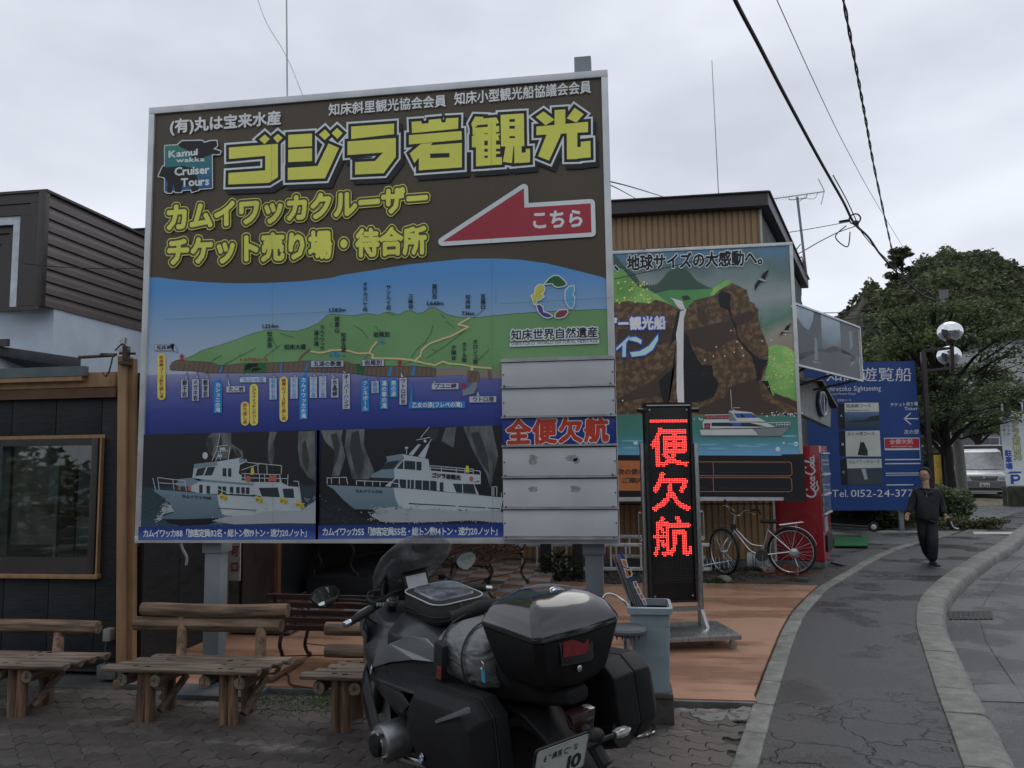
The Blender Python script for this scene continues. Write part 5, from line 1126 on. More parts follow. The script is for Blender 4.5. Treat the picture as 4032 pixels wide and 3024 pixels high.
b.build('bracket',DKMET,sb,kind='stuff')
pb=Print(tl+nn*0.004,nn,sb); pb.part('picture')
pb.layer('a',gradmat('sidepic_sky',[(0,pr(42,50,56)),(0.4,pr(52,64,72)),(1,pr(112,128,138))],3.2,4.15,noise=0.3,nscale=3),[[(3131,1200),(3379,1293),(3385,1500),(3137,1438)]])
pb.layer('b',fm('sp1',48,54,60),[D3((152,170),(200,240),(235,262),(262,200),(272,130),(318,140),(328,400),(165,470)),D3((165,420),(420,370),(520,420),(585,500),(590,605),(165,500)),D3((445,180),(572,250),(585,450),(460,420))])
pb.layer('c',fm('sp2',82,92,98),[D3((275,310),(290,320),(300,470),(275,465)),D3((510,270),(530,270),(538,370),(520,400)),D3((520,515),(525,480),(555,460),(545,490)),D3((260,470),(310,480),(320,490),(270,490))])
pb.layer('d',BLACKP,[D3((515,470),(535,430),(560,440),(550,470),(525,482)),D3((330,405),(400,370),(455,390),(450,405),(380,420))]); pb.flush()
# ------------------------------------------------------------------ blue ticket sign
bs=thing('blue_ticket_sign','tall royal blue ticket signboard with three course pictures and a white telephone number','sign',(5.4,19,0))
BY=19.0; bz0,bz1=0.47,3.9
bx0=4.02; BLU=fm('signblue',26,50,98,0.42)
b=WMB(); b.prism([Vector((bx0,BY,bz0)),Vector((6.77,BY,bz0)),Vector((6.70,BY,bz1)),Vector((bx0,BY,bz1))],(0,0.08,0)); b.build('board',BLU,bs)
for x in (4.5,6.2): wbox('leg',x,x+0.09,BY+0.08,BY+0.17,-0.04,3.2,GREYP,bs)
pq=Print((0,BY,0),(0,-1,0),bs,0.0015); pq.part('white_lettering')
WB=fm('signwhite',165,172,180,0.36)
pq.layer('a',WB,px_text('知床遊覧船',*D3((352,612),(945,612)),92/1.7457,0.0)+px_text('Shiretoko Sightseeing',*D3((358,682),(732,676)),36/1.7457,0.0)+px_text('Shiretoko Pleasure Cruiser',*D3((360,706),(560,704)),14/1.7457)+px_text('遊覧船コース',*D3((430,752),(528,750)),16/1.7457)
    +px_text('チケット売り場',*D3((795,788),(985,780)),26/1.7457,0.01)+px_text('Ticket',*D3((892,812),(982,810)),22/1.7457,0.01)+px_text('次の便',*D3((888,978),(992,976)),32/1.7457,0.0)
    +px_text('Tel.',*D3((392,1408),(510,1408)),52/1.7457,0.0)+px_text('0152-24-377',*D3((520,1408),(960,1406)),52/1.7457,0.0)
    +[p for q in (((888,870),(985,870)),((935,832),(890,870),(935,908))) for p in stroke2(D3(*q),4,nseg=4)])
pq.part('course_pictures')
pq.layer('dk',flatmat('navy_black',(0.015,0.018,0.03)),[D3((432,768),(480,768),(484,940),(440,942)),D3((440,955),(486,955),(490,1130),(448,1130)),D3((450,1148),(495,1146),(500,1325),(458,1325))])
pq.layer('wh',fm('signcream',142,146,140,0.36),[D3((480,762),(714,760),(718,822),(482,826)),D3((486,955),(722,952),(732,1130),(490,1130)),D3((495,1146),(734,1146),(738,1208),(500,1212))])
pq.layer('p1',gradmat('signpic1',[(0,pr(35,50,60)),(0.5,pr(40,58,75)),(1,pr(70,90,120))],PY(3450,1685,BY).z,PY(3450,1622,BY).z,noise=0.3),[D3((482,828),(718,822),(722,935),(484,938))])
pq.layer('p2',fm('sp3',30,36,38),[D3((500,890),(620,880),(660,855),(718,845),(720,885),(560,895)),D3((570,1120),(585,1060),(590,1025),(600,1035),(612,1028),(622,1050),(640,1090),(640,1125))])
pq.layer('p3',fm('sp4',46,56,60),[D3((500,1212),(738,1208),(742,1322),(503,1325))]); pq.layer('p4',fm('sp5',120,132,138),[D3((595,1215),(625,1215),(640,1285),(620,1290)),]+[D3(*circ(x,y,12,6)) for x,y in ()])
pq.layer('tx',INK,px_text('知床岬コース',*D3((492,796),(665,792)),26/1.7457)+px_text('ルシャ湾コース',*D3((500,988),(688,984)),26/1.7457)+px_text('カムイワッカコース',*D3((508,1180),(724,1176)),26/1.7457)+px_text('Cape Shiretoko Course',*D3((492,818),(648,816)),12/1.7457))
pq.layer('abc',WB,px_text('A',*D3((450,858),(468,858)),18/1.7457)+px_text('B',*D3((460,1055),(478,1055)),18/1.7457)+px_text('C',*D3((466,1246),(485,1246)),18/1.7457))
pq.part('departure_slats')
pq.layer('w',fm('slatw',140,148,158,0.36),[D3((752,1002),(996,1000),(1000,1078),(756,1080)),D3((756,1080),(1000,1078),(1004,1160),(1000,1160),(996,1086),(757,1088))]+[D3((758,y),(1003,y-2),(1003,y+6),(758,y+8)) for y in (1148,1176)]+[D3((764,y),(1003,y-2),(1003,y+4),(764,y+6)) for y in (1242,1256)]+[D3((768,1322),(955,1320),(955,1328),(768,1330))])
pq.layer('r',fm('slatr',128,32,42,0.36),[D3((756,1008),(993,1006),(995,1072),(758,1074))])
pq.layer('t',WB,px_text('全便欠航',*D3((788,1046),(952,1042)),32/1.7457,0.0)+px_text('All Tours Cancelled Today',*D3((802,1066),(948,1064)),10/1.7457)); pq.flush()
# ------------------------------------------------------------------ LED message sign on a wheeled steel stand
LA=radians(14); lu,lv=Vector((cos(LA),sin(LA),0)),Vector((-sin(LA),cos(LA),0))
STEEL=mat('stainless_steel',(0.36,0.37,0.37),rough=0.3,metal=0.9,var=0.12,scale=12,bump=0.04,stretch=(6,1,1))
fr_c=G(2920,2500,0.16); bk_c=G(2771,2445,0.16)
bw,bd=0.92,(bk_c-fr_c).dot(lv)
bd=max(0.45,min(0.75,bd))
led=thing('led_sign','tall black LED display with glowing red characters on a wheeled steel stand','led sign',tuple((fr_c-lu*bw*0.5+lv*bd*0.5).xy)+(0.03,),LA)
def L(x,y,z): return (x,y,z)     # local frame: x along the display, y away from the viewer
pt=led.location
fc_l=Matrix.Rotation(-LA,3,'Z') @ (fr_c-pt);
def loc_of(p): return Matrix.Rotation(-LA,3,'Z') @ (Vector(p)-pt)
zb=0.13
b=MB(); b.box(-bw/2,bw/2,-bd/2,bd/2,zb-0.045,zb); b.build('base_plate',STEEL,led,bevel=0.006)
for x in (-bw/2+0.06,bw/2-0.06):
    for y in (-bd/2+0.06,bd/2-0.06):
        b=MB(); b.cyl((x,y-0.012,0.035),(x,y+0.012,0.035),0.035,n=16); cz=b.build('caster',mat('caster_wheel',(0.25,0.24,0.22),rough=0.5),led,smooth=True)
        b=MB(); b.box(x-0.02,x+0.02,y-0.02,y-0.015,0.03,zb-0.045); b.box(x-0.02,x+0.02,y+0.015,y+0.02,0.03,zb-0.045); b.build('fork',STEEL,cz)
# post line: px of the right post foot
pf=loc_of(G(2765,2458,zb+0.03)); py_=pf.y; xr_=pf.x
PLY=pt+lv*py_       # a point on the post plane
def onp(x,y,dy=0.0): return loc_of(PP(x,y,PLY+lv*dy,lv))
tR=onp(2738,1746); tL=onp(2527,1746); bR=onp(2765,2458)
for xx,top in ((tR.x+0.0,tR.z),(tL.x+0.0,tL.z)):
    b=MB(); b.box(xx-0.02,xx+0.02,py_-0.02,py_+0.02,zb,top); b.build('post',STEEL,led,bevel=0.003)
    b=MB(); b.box(xx-0.02,xx+0.02,py_+0.02,py_+0.05,zb,zb+0.5); b.beam((xx,py_-0.02,zb+0.14),(xx,py_-0.17,zb),0.006,0.03,(1,0,0)); b.build('gusset',STEEL,led)
    b=MB(); s_=1 if xx>0 else -1
    for zc_ in (1.05,): b.tube(bez([(xx+s_*0.02,py_,zc_+zb),(xx+s_*0.05,py_,zc_+zb),(xx+s_*0.05,py_,zc_+zb-0.24),(xx+s_*0.02,py_,zc_+zb-0.24)],5),0.006); b.build('handle',ALU,led,smooth=True)
b=MB(); b.box(tL.x,tR.x,py_-0.015,py_+0.015,zb+0.13,zb+0.17); b.build('cross_bar',STEEL,led)
pTL,pTR,pBL,pBR=onp(2536,1584,-0.05),onp(2722,1586,-0.05),onp(2560,2372,-0.05),onp(2748,2372,-0.05)
dx0,dx1,dz0,dz1=(pTL.x+pBL.x)/2,(pTR.x+pBR.x)/2,(pBL.z+pBR.z)/2,(pTL.z+pTR.z)/2
LBK=mat('led_black',(0.008,0.008,0.009),rough=0.35,var=0.2); dy0=py_-0.05
b=MB(); b.box(dx0,dx1,dy0+0.004,dy0+0.09,dz0,dz1); b.build('display_case',LBK,led,bevel=0.012)
b=MB(); w_=0.022
b.box(dx0,dx0+w_,dy0-0.012,dy0+0.004,dz0,dz1); b.box(dx1-w_,dx1,dy0-0.012,dy0+0.004,dz0,dz1); b.box(dx0+w_,dx1-w_,dy0-0.012,dy0+0.004,dz1-w_,dz1); b.box(dx0+w_,dx1-w_,dy0-0.012,dy0+0.004,dz0,dz0+w_); b.build('bezel',mat('led_bezel',(0.02,0.02,0.022),rough=0.25,coat=0.5),led)
b=MB(); b.tube([(dx0+0.02,dy0-0.02,dz1-0.03),(dx1-0.02,dy0-0.02,dz1-0.03)],0.006); b.build('top_rod',ALU,led,smooth=True)
for xx,s_ in ((dx0,-1),(dx1,1)): b=MB(); b.cyl((xx-s_*0.01,dy0+0.0,dz1-0.075),(xx+s_*0.07,dy0+0.0,dz1-0.075),0.022,n=10); b.build('clamp',LBK,led,smooth=True)
for zc_ in (dz1-0.07,dz0+0.06):
    for xx in (dx0+0.05,dx1-0.05): b=MB(); b.cyl((xx,dy0-0.006,zc_),(xx,dy0+0.006,zc_),0.009,n=8); b.build('bolt',ALU,led)
# dot matrix
q0,q1=onp(2562,1655,-0.05),onp(2731,2300,-0.05)
ncol,nrow=24,106; gx0,gx1=dx0+0.055,dx1-0.050; gz1=q0.z; pit=(gx1-gx0)/(ncol-1)
nrow=int((gz1-q1.z)/pit)
GR={}
def raster(ch,n=24,bold=0.012):
    P_=glyph(ch,bold); xs=[x for f in P_ for x,y in f]; ys=[y for f in P_ for x,y in f]; x0,x1,y0,y1=min(xs),max(xs),min(ys),max(ys)
    on=set()
    for i in range(n):
        for j in range(n):
            x=x0+(i+0.5)/n*(x1-x0); y=y1-(j+0.5)/n*(y1-y0)
            for f in P_:
                ins_=False; m_=len(f)
                for a in range(m_):
                    (ax_,ay_),(bx_,by_)=f[a],f[(a+1) % m_]
                    if (ay_>y) != (by_>y) and x<(bx_-ax_)*(y-ay_)/(by_-ay_)+ax_: ins_=not ins_
                if ins_: on.add((i,j)); break
    return on
lit=set((i,j) for i in range(24) for j in (0,1)); row=5
for ch in '便欠航':
    for i,j in raster(ch,24,0.02): lit.add((i,row+int(j*24.5/24)))
    row+=27
lb,ub=MB(),MB()
for i in range(ncol):
    for j in range(nrow):
        x=gx0+i*pit; z=gz1-j*pit; r_=0.0030 if (i,j) not in lit else 0.0040
        (lb if (i,j) in lit else ub).add([(x+cos(a)*r_,dy0-0.0 if 0 else dy0-0.001,z+sin(a)*r_) for a in (0,pi/3,2*pi/3,pi,4*pi/3,5*pi/3)]+[(x,dy0-0.003,z)],[(k,(k+1) % 6,6) for k in range(6)])
LEDR=mat('led_red',(0.8,0.05,0.04),emit=(1.0,0.045,0.04),estr=5.5,rough=0.4,var=0.02)
lb.build('lit_dots',LEDR,led,kind='stuff',fixn=False); ub.build('unlit_dots',mat('led_off',(0.12,0.12,0.12),rough=0.3),led,kind='stuff',fixn=False)
ob=bpy.data.objects['lit_dots']; ob['label']='glowing red dots spelling the cancellation notice'
# ------------------------------------------------------------------ log benches
def woodmat(name,c1,c2,ax=0,sc=7):
    st=[9,9,9]; st[ax]=0.9
    return mat(name,c1,col2=c2,rough=0.75,var=0.3,scale=sc,stretch=tuple(st),bump=0.7,bscale=sc*2.2,lo=0.35,hi=0.68,rnd=0.12,rvar=0.1,detail=8)
LOGX=woodmat('log_wood_x',(0.10,0.068,0.047),(0.27,0.18,0.115),0,3.2); LOGZ=woodmat('log_wood_z',(0.11,0.07,0.045),(0.28,0.17,0.10),2,3.2); LOGY=woodmat('log_wood_y',(0.09,0.065,0.047),(0.22,0.15,0.10),1,3.2)
PLK=woodmat('worn_plank',(0.13,0.10,0.075),(0.28,0.215,0.16),0,3.0)
ENDG=mat('log_end_grain',(0.13,0.10,0.07),col2=(0.26,0.205,0.145),rough=0.85,scale=30,bump=0.4)
KNOT=mat('plank_notch',(0.018,0.012,0.009),rough=0.9)
def log(mb,p0,p1,r,rnd_,n=14,k=7,flat=None):
    p0,p1=Vector(p0),Vector(p1); d=p1-p0; u,w=frame(d); ph=[rnd_.uniform(0,6) for _ in range(4)]
    rings=[]
    for i in range(k+1):
        t=i/k; c=p0+d*t+u*sin(t*3+ph[0])*r*.10+w*sin(t*4+ph[1])*r*.10; ring=[]
        for j in range(n):
            a=2*pi*j/n; rr_=r*(1+.05*sin(2*a+ph[2])+.035*sin(5*a+t*4+ph[3])+rnd_.uniform(-.015,.015))*(0.96 if i in (0,k) else 1)
            ring.append(c+u*cos(a)*rr_+w*sin(a)*rr_)
        rings.append(ring)
    mb.loft(rings)
def log_bench(name,label,x0,x1,y0,depth,zs,seed,backs,legs,ends,brace=True):
    """world x0..x1 seat, front edge y0, seat height zs; backs = list of (xa, xb, y, z, r)"""
    R_=random.Random(seed); t=thing(name,label,'bench',((x0+x1)/2,y0+depth/2,0),0,'rustic log benches in front of the shop')
    n=4; pw=depth/n
    for i in range(n):          # seat of split logs: flat above, rounded below
        ya=y0+i*pw+.003; yb=ya+pw-.006; e0,e1=(R_.uniform(-.015,.01) for _ in range(2)); sk=.05*i; th=.045
        b=WMB(); k=8; rings=[]
        for q in range(k+1):
            x=x0+sk+e0+(x1-x0-e0+e1-sk*.3)*q/k; dz=R_.uniform(-.002,.002); dy=R_.uniform(-.002,.002)
            rings.append([(x,ya+dy,zs-.008),(x,ya+.01+dy,zs+dz),(x,yb-.01,zs+dz),(x,yb+dy,zs-.008),(x,yb-.012,zs-th*.7),(x,(ya+yb)/2,zs-th),(x,ya+.012,zs-th*.7)])
        b.loft(rings); pk=b.build('seat_plank',PLK,t,bevel=0.003,seg=1)
        b=WMB()
        for xx in legs:
            for sgn in (-1,1):
                if R_.random()<.75:
                    cx,cyy=xx+sgn*R_.uniform(.03,.08),(ya+yb)/2+R_.uniform(-.012,.012); b.obox((cx,cyy,zs-.002),(.016,.004,0),(-.002,.007,0),(0,0,.0045))
        if b.v: b.build('notch',KNOT,pk,kind='stuff')
    for lx in legs:             # each leg: two split logs under the front, one behind, two cross logs
        for off in (-.035,.03):
            b=WMB(); log(b,(lx+off,y0+.10,-.005),(lx+off+R_.uniform(-.005,.005),y0+.10,zs-.045),.035,R_,12,5); b.build('leg',LOGZ,t,smooth=True)
        b=WMB(); log(b,(lx,y0+depth-.02,-.005),(lx+.01,y0+depth-.03,zs-.045),.05,R_,12,5); b.build('leg',LOGZ,t,smooth=True)
        for off in ends:
            b=WMB(); log(b,(lx+off,y0+.045,zs-.092),(lx+off+.01,y0+depth-.02,zs-.092),.044,R_,16,5); cl=b.build('cross_log',LOGY,t,smooth=True)
            b=WMB(); c=Vector((lx+off,y0+.042,zs-.092)); b.lathe(c,(0,-1,0),[(0,.040),(.0025,.038),(.003,0)],16); b.build('end_grain',ENDG,cl)
            b=WMB(); b.beam(c+Vector((.002,-.0045,.03)),c+Vector((-.004,-.0045,-.012)),.004,.002,(0,1,0)); b.build('end_crack',KNOT,cl)
        if brace: b=WMB(); log(b,(lx+.07,y0+.16,.05),(lx+.13,y0+depth-.02,zs-.14),.026,R_,10,4); b.build('brace',LOGY,t,smooth=True)
    for xa,xb,y,z,r,dip in backs:
        b=WMB(); p0,p1=Vector((xa,y,z)),Vector((xb,y,z+.004)); k=10; u,w=Vector((0,1,0)),Vector((0,0,1)); ph=R_.uniform(0,6); rings=[]
        for i in range(k+1):
            tt=i/k; c=p0.lerp(p1,tt)+w*(-dip*sin(pi*tt)); rr_=r*(1+.12*dip*10*abs(tt-.5)+.03*sin(tt*9+ph)); rr_ *= .93 if i in (0,k) else 1
            rings.append([c+u*cos(2*pi*j/14)*rr_*(1+.04*sin(3*j+ph))+w*sin(2*pi*j/14)*rr_*(1+R_.uniform(-.02,.02)) for j in range(14)])
        b.loft(rings); b.build('backrest_log',LOGX,t,smooth=True)
    zt=max([q[3]+q[4]*.4 for q in backs]+[0])
    for lx in legs:
        yb_=backs[0][2] if backs else y0+depth
        ya_=y0+depth-.045; b=WMB(); log(b,(lx+.10,ya_,zs-.05),((lx+.10)*(yb_+.035)/ya_,yb_+.035,zt+(.09 if name=='x' else -.02)),.037,R_,12,4); b.build('back_post',LOGZ,t,smooth=True)
    return t
LB='rustic log benches in front of the shop'
log_bench('log_bench','log bench with two stacked backrest logs, standing beside the ochre post',-3.57,-2.46,4.98,.40,.375,1,[(-3.62,-2.47,5.5,.668,.052,.015),(-3.67,-2.51,5.49,.56,.052,.0)],(-3.30,-2.69),(-.145,.10))
log_bench('log_bench','log bench with a single backrest log, under the shop window at the left edge',-5.35,-3.88,4.98,.40,.375,2,[(-5.5,-3.98,5.5,.50+.02,.052,0.0)],(-5.0,-4.28),(-.13,.11))
log_bench('log_bench','log bench half hidden behind the front of the motorcycle',-2.13,-1.0,4.93,.40,.375,3,[(-2.16,-1.05,5.46,.555,.048,0.0),(-2.12,-1.0,5.36,.425,.046,0.0)],(-1.88,-1.30),(-.135,.11),brace=False)
# ------------------------------------------------------------------ cast-iron benches
IRON=mat('cast_iron_brown',(0.028,0.018,0.016),rough=0.45,metal=0.3,var=0.2); SLAT=mat('brown_slat',(0.050,0.026,0.022),rough=0.28,var=0.2,scale=5,stretch=(1,8,8),bump=0.1,rnd=0.12)
def spiral(c,r,a0,turns,s,z=0):  # in the y-z plane
    out=[]
    for i in range(15): t=i/14; a=a0+turns*2*pi*t*s; q=r*(1-.72*t); out.append((0,c[0]+cos(a)*q,c[1]+sin(a)*q))
    return out
def iron_bench(label,loc,rz,L_=1.5,dark=False):
    t=thing('iron_bench',label,'bench',loc,rz,'slatted cast-iron benches around the porch')
    for i in range(6):
        y=-.22+i*.078; z=.40+.012*abs(i-2.5)-.005
        b=MB(); b.box(-L_/2,L_/2,y,y+.062,z,z+.02); b.build('seat_slat',SLAT,t,bevel=0.003,seg=1)
    for i in range(5):
        f=i/4; y,z=.27+.10*f,.46+.33*f
        b=MB(); b.obox((0,y,z),(L_/2,0,0),(0,.009,-.002),(0,.010,.030)); b.build('back_slat',SLAT,t,bevel=0.003,seg=1)
    for x in (-L_/2+.06,L_/2-.06):
        b=MB(); b.tube([Vector(p)+Vector((x,0,0)) for p in bez([(0,-.17,.40),(0,-.24,.30),(0,-.19,.15),(0,-.27,.02),(0,-.30,0.012)],5)],[.016]*21,7); b.lathe((x,-.285,0),(0,0,1),[(0,.026),(.02,.022),(.05,.012)],10); b.build('leg',IRON,t,smooth=True)
        b=MB(); b.tube([Vector(p)+Vector((x,0,0)) for p in bez([(0,.22,.42),(0,.27,.28),(0,.22,.14),(0,.30,.02),(0,.33,.012)],5)],[.016]*21,7); b.lathe((x,.315,0),(0,0,1),[(0,.026),(.02,.022),(.05,.012)],10); b.build('leg',IRON,t,smooth=True)
        b=MB(); b.tube([(x,-.22,.39),(x,.25,.40),(x,.38,.80)],.013,6); b.build('side_frame',IRON,t,smooth=True)
        b=MB(); b.tube([Vector(p)+Vector((x,0,0)) for p in bez([(0,.33,.66),(0,.22,.60),(0,.08,.63),(0,-.10,.64),(0,-.22,.60),(0,-.25,.50),(0,-.19,.45),(0,-.14,.50)],5)],.011,6)
        for sp_ in (spiral((.10,.52),.085,1.6,1.3,1),spiral((-.10,.525),.08,1.4,1.3,-1),spiral((.20,.48),.05,0,1.1,-1),spiral((0,.47),.045,4.5,1.1,1)): b.tube([Vector(p)+Vector((x,0,0)) for p in sp_],.007,5)
        b.build('armrest',IRON,t,smooth=True)
    b=MB(); b.tube([(-L_/2+.06,-.2,.16),(L_/2-.06,.24,.16)],.006,5); b.tube([(-L_/2+.06,.24,.16),(L_/2-.06,-.2,.16)],.006,5); b.build('tie_rod',IRON,t,smooth=True)
    return t
iron_bench('brown slatted iron bench seen from behind, between the log benches and the tiled porch',(-1.85,6.42,.03),pi+radians(-3),2.1).scale=(1,1,.80)
iron_bench('dark iron bench with scroll arms, angled on the right side of the tiled porch',(-1.72,9.85,TZ),radians(80),1.45)
iron_bench('iron bench behind the angled one, half hidden by the windshield',(-2.75,11.6,TZ),radians(38),1.3)
iron_bench('shadowed iron bench standing against the dark side wall of the porch',(-3.55,10.3,TZ+.22),radians(82),1.6)
wb_=thing('wooden_plinth','wooden platform coloured black for shade under the bench at the porch side wall','platform',(-3.5,10.3,TZ)); b=WMB(); b.box(-3.98,-3.15,9.4,11.2,TZ,TZ+.22); b.build('deck',BLKW,wb_,bevel=.004)  # deck colour set to black to imitate the unlit porch interior
# cable on the platform
cb=MB(); cb.tube(bez([tuple(G(x,y,.036+.004)) for x,y in ((1020,2672),(1060,2652),(1130,2655),(1140,2690),(1180,2703),(1260,2712),(1390,2730))],6),.007,6); o=cb.build('cable',mat('brown_cable',(0.045,0.03,0.025),rough=0.5),smooth=True); tag(o,'brown cable snaking over the orange platform towards the motorcycle','cable')
b=MB(); p0,p1=G(1060,2680,.05),G(1190,2600,.05); b.beam(p0,p1,.05,.015); o=b.build('wood_strip',mat('strip_wood',(0.16,0.08,0.05),rough=0.7)); tag(o,'thin brown wood strip lying on the orange platform beside the iron bench leg','wood strip')
# outlet box and its cord by the left bench
ob_=thing('outlet_box','weathered grey outlet box on the black wall behind the left log bench','outlet',(-4.28,6.1,.5)); q=PY(425,2500,6.1)
b=WMB(); b.box(q.x-.035,q.x+.03,6.08,6.16,q.z-.05,q.z+.05); b.build('box',mat('outlet_grey',(0.25,0.25,0.22),rough=0.6),ob_,bevel=.006)
b=WMB(); b.tube(bez([(q.x,6.08,q.z-.05),(q.x+.02,6.05,q.z-.2),(q.x+.09,6.06,q.z-.30),(q.x+.13,6.07,q.z-.34)]),.006); b.build('cord',RUB if 'RUB' in globals() else DKMET,ob_,smooth=True)
# white pipe end under the sign
b=MB(); b.tube(bez([PY(712,2140,6.0),PY(718,2160,6.0),PY(735,2195,6.0),PY(733,2225,6.0)],5),.011,8); o=b.build('bent_pipe',mat('pale_pipe',(0.4,0.4,0.38),rough=0.5),smooth=True); tag(o,'short bent pale pipe hanging below the big signboard by the left post','pipe')
# ------------------------------------------------------------------ touring motorcycle
BO=Vector((-.90,4.17,0)); BYAW,BLEAN=.78,.08
BM=Matrix.Rotation(BYAW,3,'Z') @ Matrix(((cos(BLEAN),0,-sin(BLEAN)),(0,1,0),(sin(BLEAN),0,cos(BLEAN))))
BMi=BM.transposed()
def BL(x,y,ax,val):
    o=BMi @ (CAM-BO); d=BMi @ ray(x,y); return o+d*((val-o[ax])/d[ax])
moto=thing('motorcycle','dark grey touring motorcycle with panniers and glossy top case parked before the signboard','motorcycle',tuple(BO))
moto.rotation_euler=BM.to_euler()
PLB=mat('black_plastic_matte',(0.011,0.011,0.012),rough=0.5,spec=0.32,var=0.2,scale=8,bump=0.25,bscale=300)
PLG=mat('black_plastic_gloss',(0.008,0.008,0.010),rough=0.10,var=0.1,coat=1.0,rvar=0.03,bump=0.06,bscale=160)
DGR=mat('dark_grey_paint',(0.035,0.038,0.042),rough=0.35,var=0.12,coat=0.2,rvar=0.06)
SGR=mat('silver_grey_paint',(0.22,0.235,0.25),rough=0.32,metal=0.35,var=0.06,rvar=0.05)
CHR=mat('chrome',(0.62,0.62,0.62),rough=0.12,metal=1.0,var=0.05,rvar=0.03)
ALC=mat('cast_aluminium',(0.30,0.31,0.32),rough=0.4,metal=0.9,var=0.15,scale=20,bump=0.1)
RUB=mat('rubber',(0.016,0.016,0.016),rough=0.7,var=0.2)
MIR=mat('mirror_glass',(0.80,0.85,0.83),rough=0.02,metal=1.0,var=0.02,rvar=0.005)
FAB=mat('black_fabric',(0.02,0.021,0.022),rough=0.8,var=0.25,scale=12,bump=0.4,bscale=220)
EBL=flatmat('emblem_blue',(0.02,0.16,0.55)); EWH=flatmat('emblem_white',(0.75,0.76,0.78))
def roundrect(hw,hl,c,n=3,cx=0,cy=0):
    out=[]
    for sx,sy,a0 in ((1,1,0),(-1,1,pi/2),(-1,-1,pi),(1,-1,3*pi/2)):
        for k in range(n+1):
            a=a0+k*pi/2/n; out.append((cx+sx*(hw-c)+cos(a)*c,cy+sy*(hl-c)+sin(a)*c))
    return out
# wheels and mechanics
for y,z,r,w,nm in ((.74,.30,.30,.06,'front_wheel'),(-.74,.30,.31,.085,'rear_wheel')):
    b=MB(); b.lathe((0,y,z),(1,0,0),[(-w*.6,r-.06),(-w,r-.045),(-w*.9,r-.015),(-w*.4,r),(w*.4,r),(w*.9,r-.015),(w,r-.045),(w*.6,r-.06)],36); t_=b.build(nm,RUB,moto,smooth=True)
    b=MB(); b.ring((0,y,z),(1,0,0),r-.06,0.022,36,8)
    for k in range(10): a=2*pi*k/10; b.beam((0,y+cos(a)*.04,z+sin(a)*.04),(0,y+cos(a+.1)*(r-.06),z+sin(a+.1)*(r-.06)),.022,.02,(1,0,0))
    b.cyl((-.06,y,z),(.06,y,z),.045,n=16); b.build('rim',mat('wheel_dark',(0.03,0.03,0.033),rough=0.35,metal=0.5),t_)
    for s_ in ((-1,1) if nm[0]=='f' else (1,)): b=MB(); b.lathe((s_*(w+.02),y,z),(1,0,0),[(-.003,.09),(-.003,.15),(.003,.15),(.003,.09)],28); b.build('brake_disc',ALC,t_)
for s_ in (-1,1):
    b=MB(); b.cyl((s_*.105,.42,.98),(s_*.105,.56,.62),.027,n=14); b.cyl((s_*.105,.56,.62),(s_*.105,.74,.28),.033,n=14); b.build('fork_leg',PLB,moto,smooth=True)
    b=MB(); b.lathe((s_*.105,.415,.985),(0,-.36,.93),[(-.03,.034),(-.005,.038),(.0,.034),(.012,.034),(.014,.022),(.035,.020),(.037,.008)],20); b.build('fork_cap',ALC,moto,smooth=True)
b=MB(); b.box(-.16,.16,-.12,.34,.22,.50); b.box(-.10,.10,-.5,-.1,.30,.62); b.tube([(-.12,.2,.5),(-.14,-.2,.75),(-.10,-.7,.80)],.02); b.tube([(.12,.2,.5),(.14,-.2,.75),(.10,-.7,.80)],.02); b.tube([(.05,-.1,.35),(.09,-.5,.32),(.10,-.74,.30)],.045); b.build('engine_and_frame',mat('engine_dark',(0.02,0.02,0.022),rough=0.5,metal=0.4,var=0.3),moto,bevel=0.01,kind='stuff')
for s_ in (-1,1):
    c=(0,.14,.335)
    b=MB(); b.lathe(c,(s_,0,0),[(.14,.075),(.22,.08),(.24,.098),(.36,.10),(.375,.092),(.385,.06),(.40,.052),(.41,.0)],20); cy=b.build('cylinder_head',ALC,moto,smooth=True)
    b=MB()
    for a in (0.6,2.2,3.9,5.4): b.cyl((s_*.30,.14+cos(a)*.075,.335+sin(a)*.075),(s_*.395,.14+cos(a)*.075,.335+sin(a)*.075),.014,n=10)
    b.build('cover_bolts',CHR,cy,smooth=True,kind='stuff')
    b=MB(); b.lathe((s_*.40,.14,.335),(s_,0,0),[(-.02,.058),(.012,.055),(.018,.03),(.02,.0)],16); b.build('plug_cap',PLB,cy,smooth=True)
    b=MB()
    for k in range(4): b.lathe(c,(s_,0,0),[(.15+k*.02,.092),(.158+k*.02,.092)],18)
    b.build('cooling_fins',PLB,cy,kind='stuff')
    b=MB(); b.tube(bez([(s_*.22,.2,.28),(s_*.2,.3,.18),(s_*.08,.1,.14),(.08,-.4,.2)]),.022); b.build('exhaust_pipe',CHR,moto,smooth=True)
b=MB(); b.tube([(.22,-.35,.30),(.25,-.55,.36),(.27,-.98,.50)],[.045,.062,.058],16); b.build('muffler',PLB,moto,smooth=True)
b=MB(); b.beam((-.14,-.05,.2),(-.30,.02,.02),.02,.014); b.box(-.34,-.26,0,.06,.0,.012); b.build('side_stand',PLB,moto)
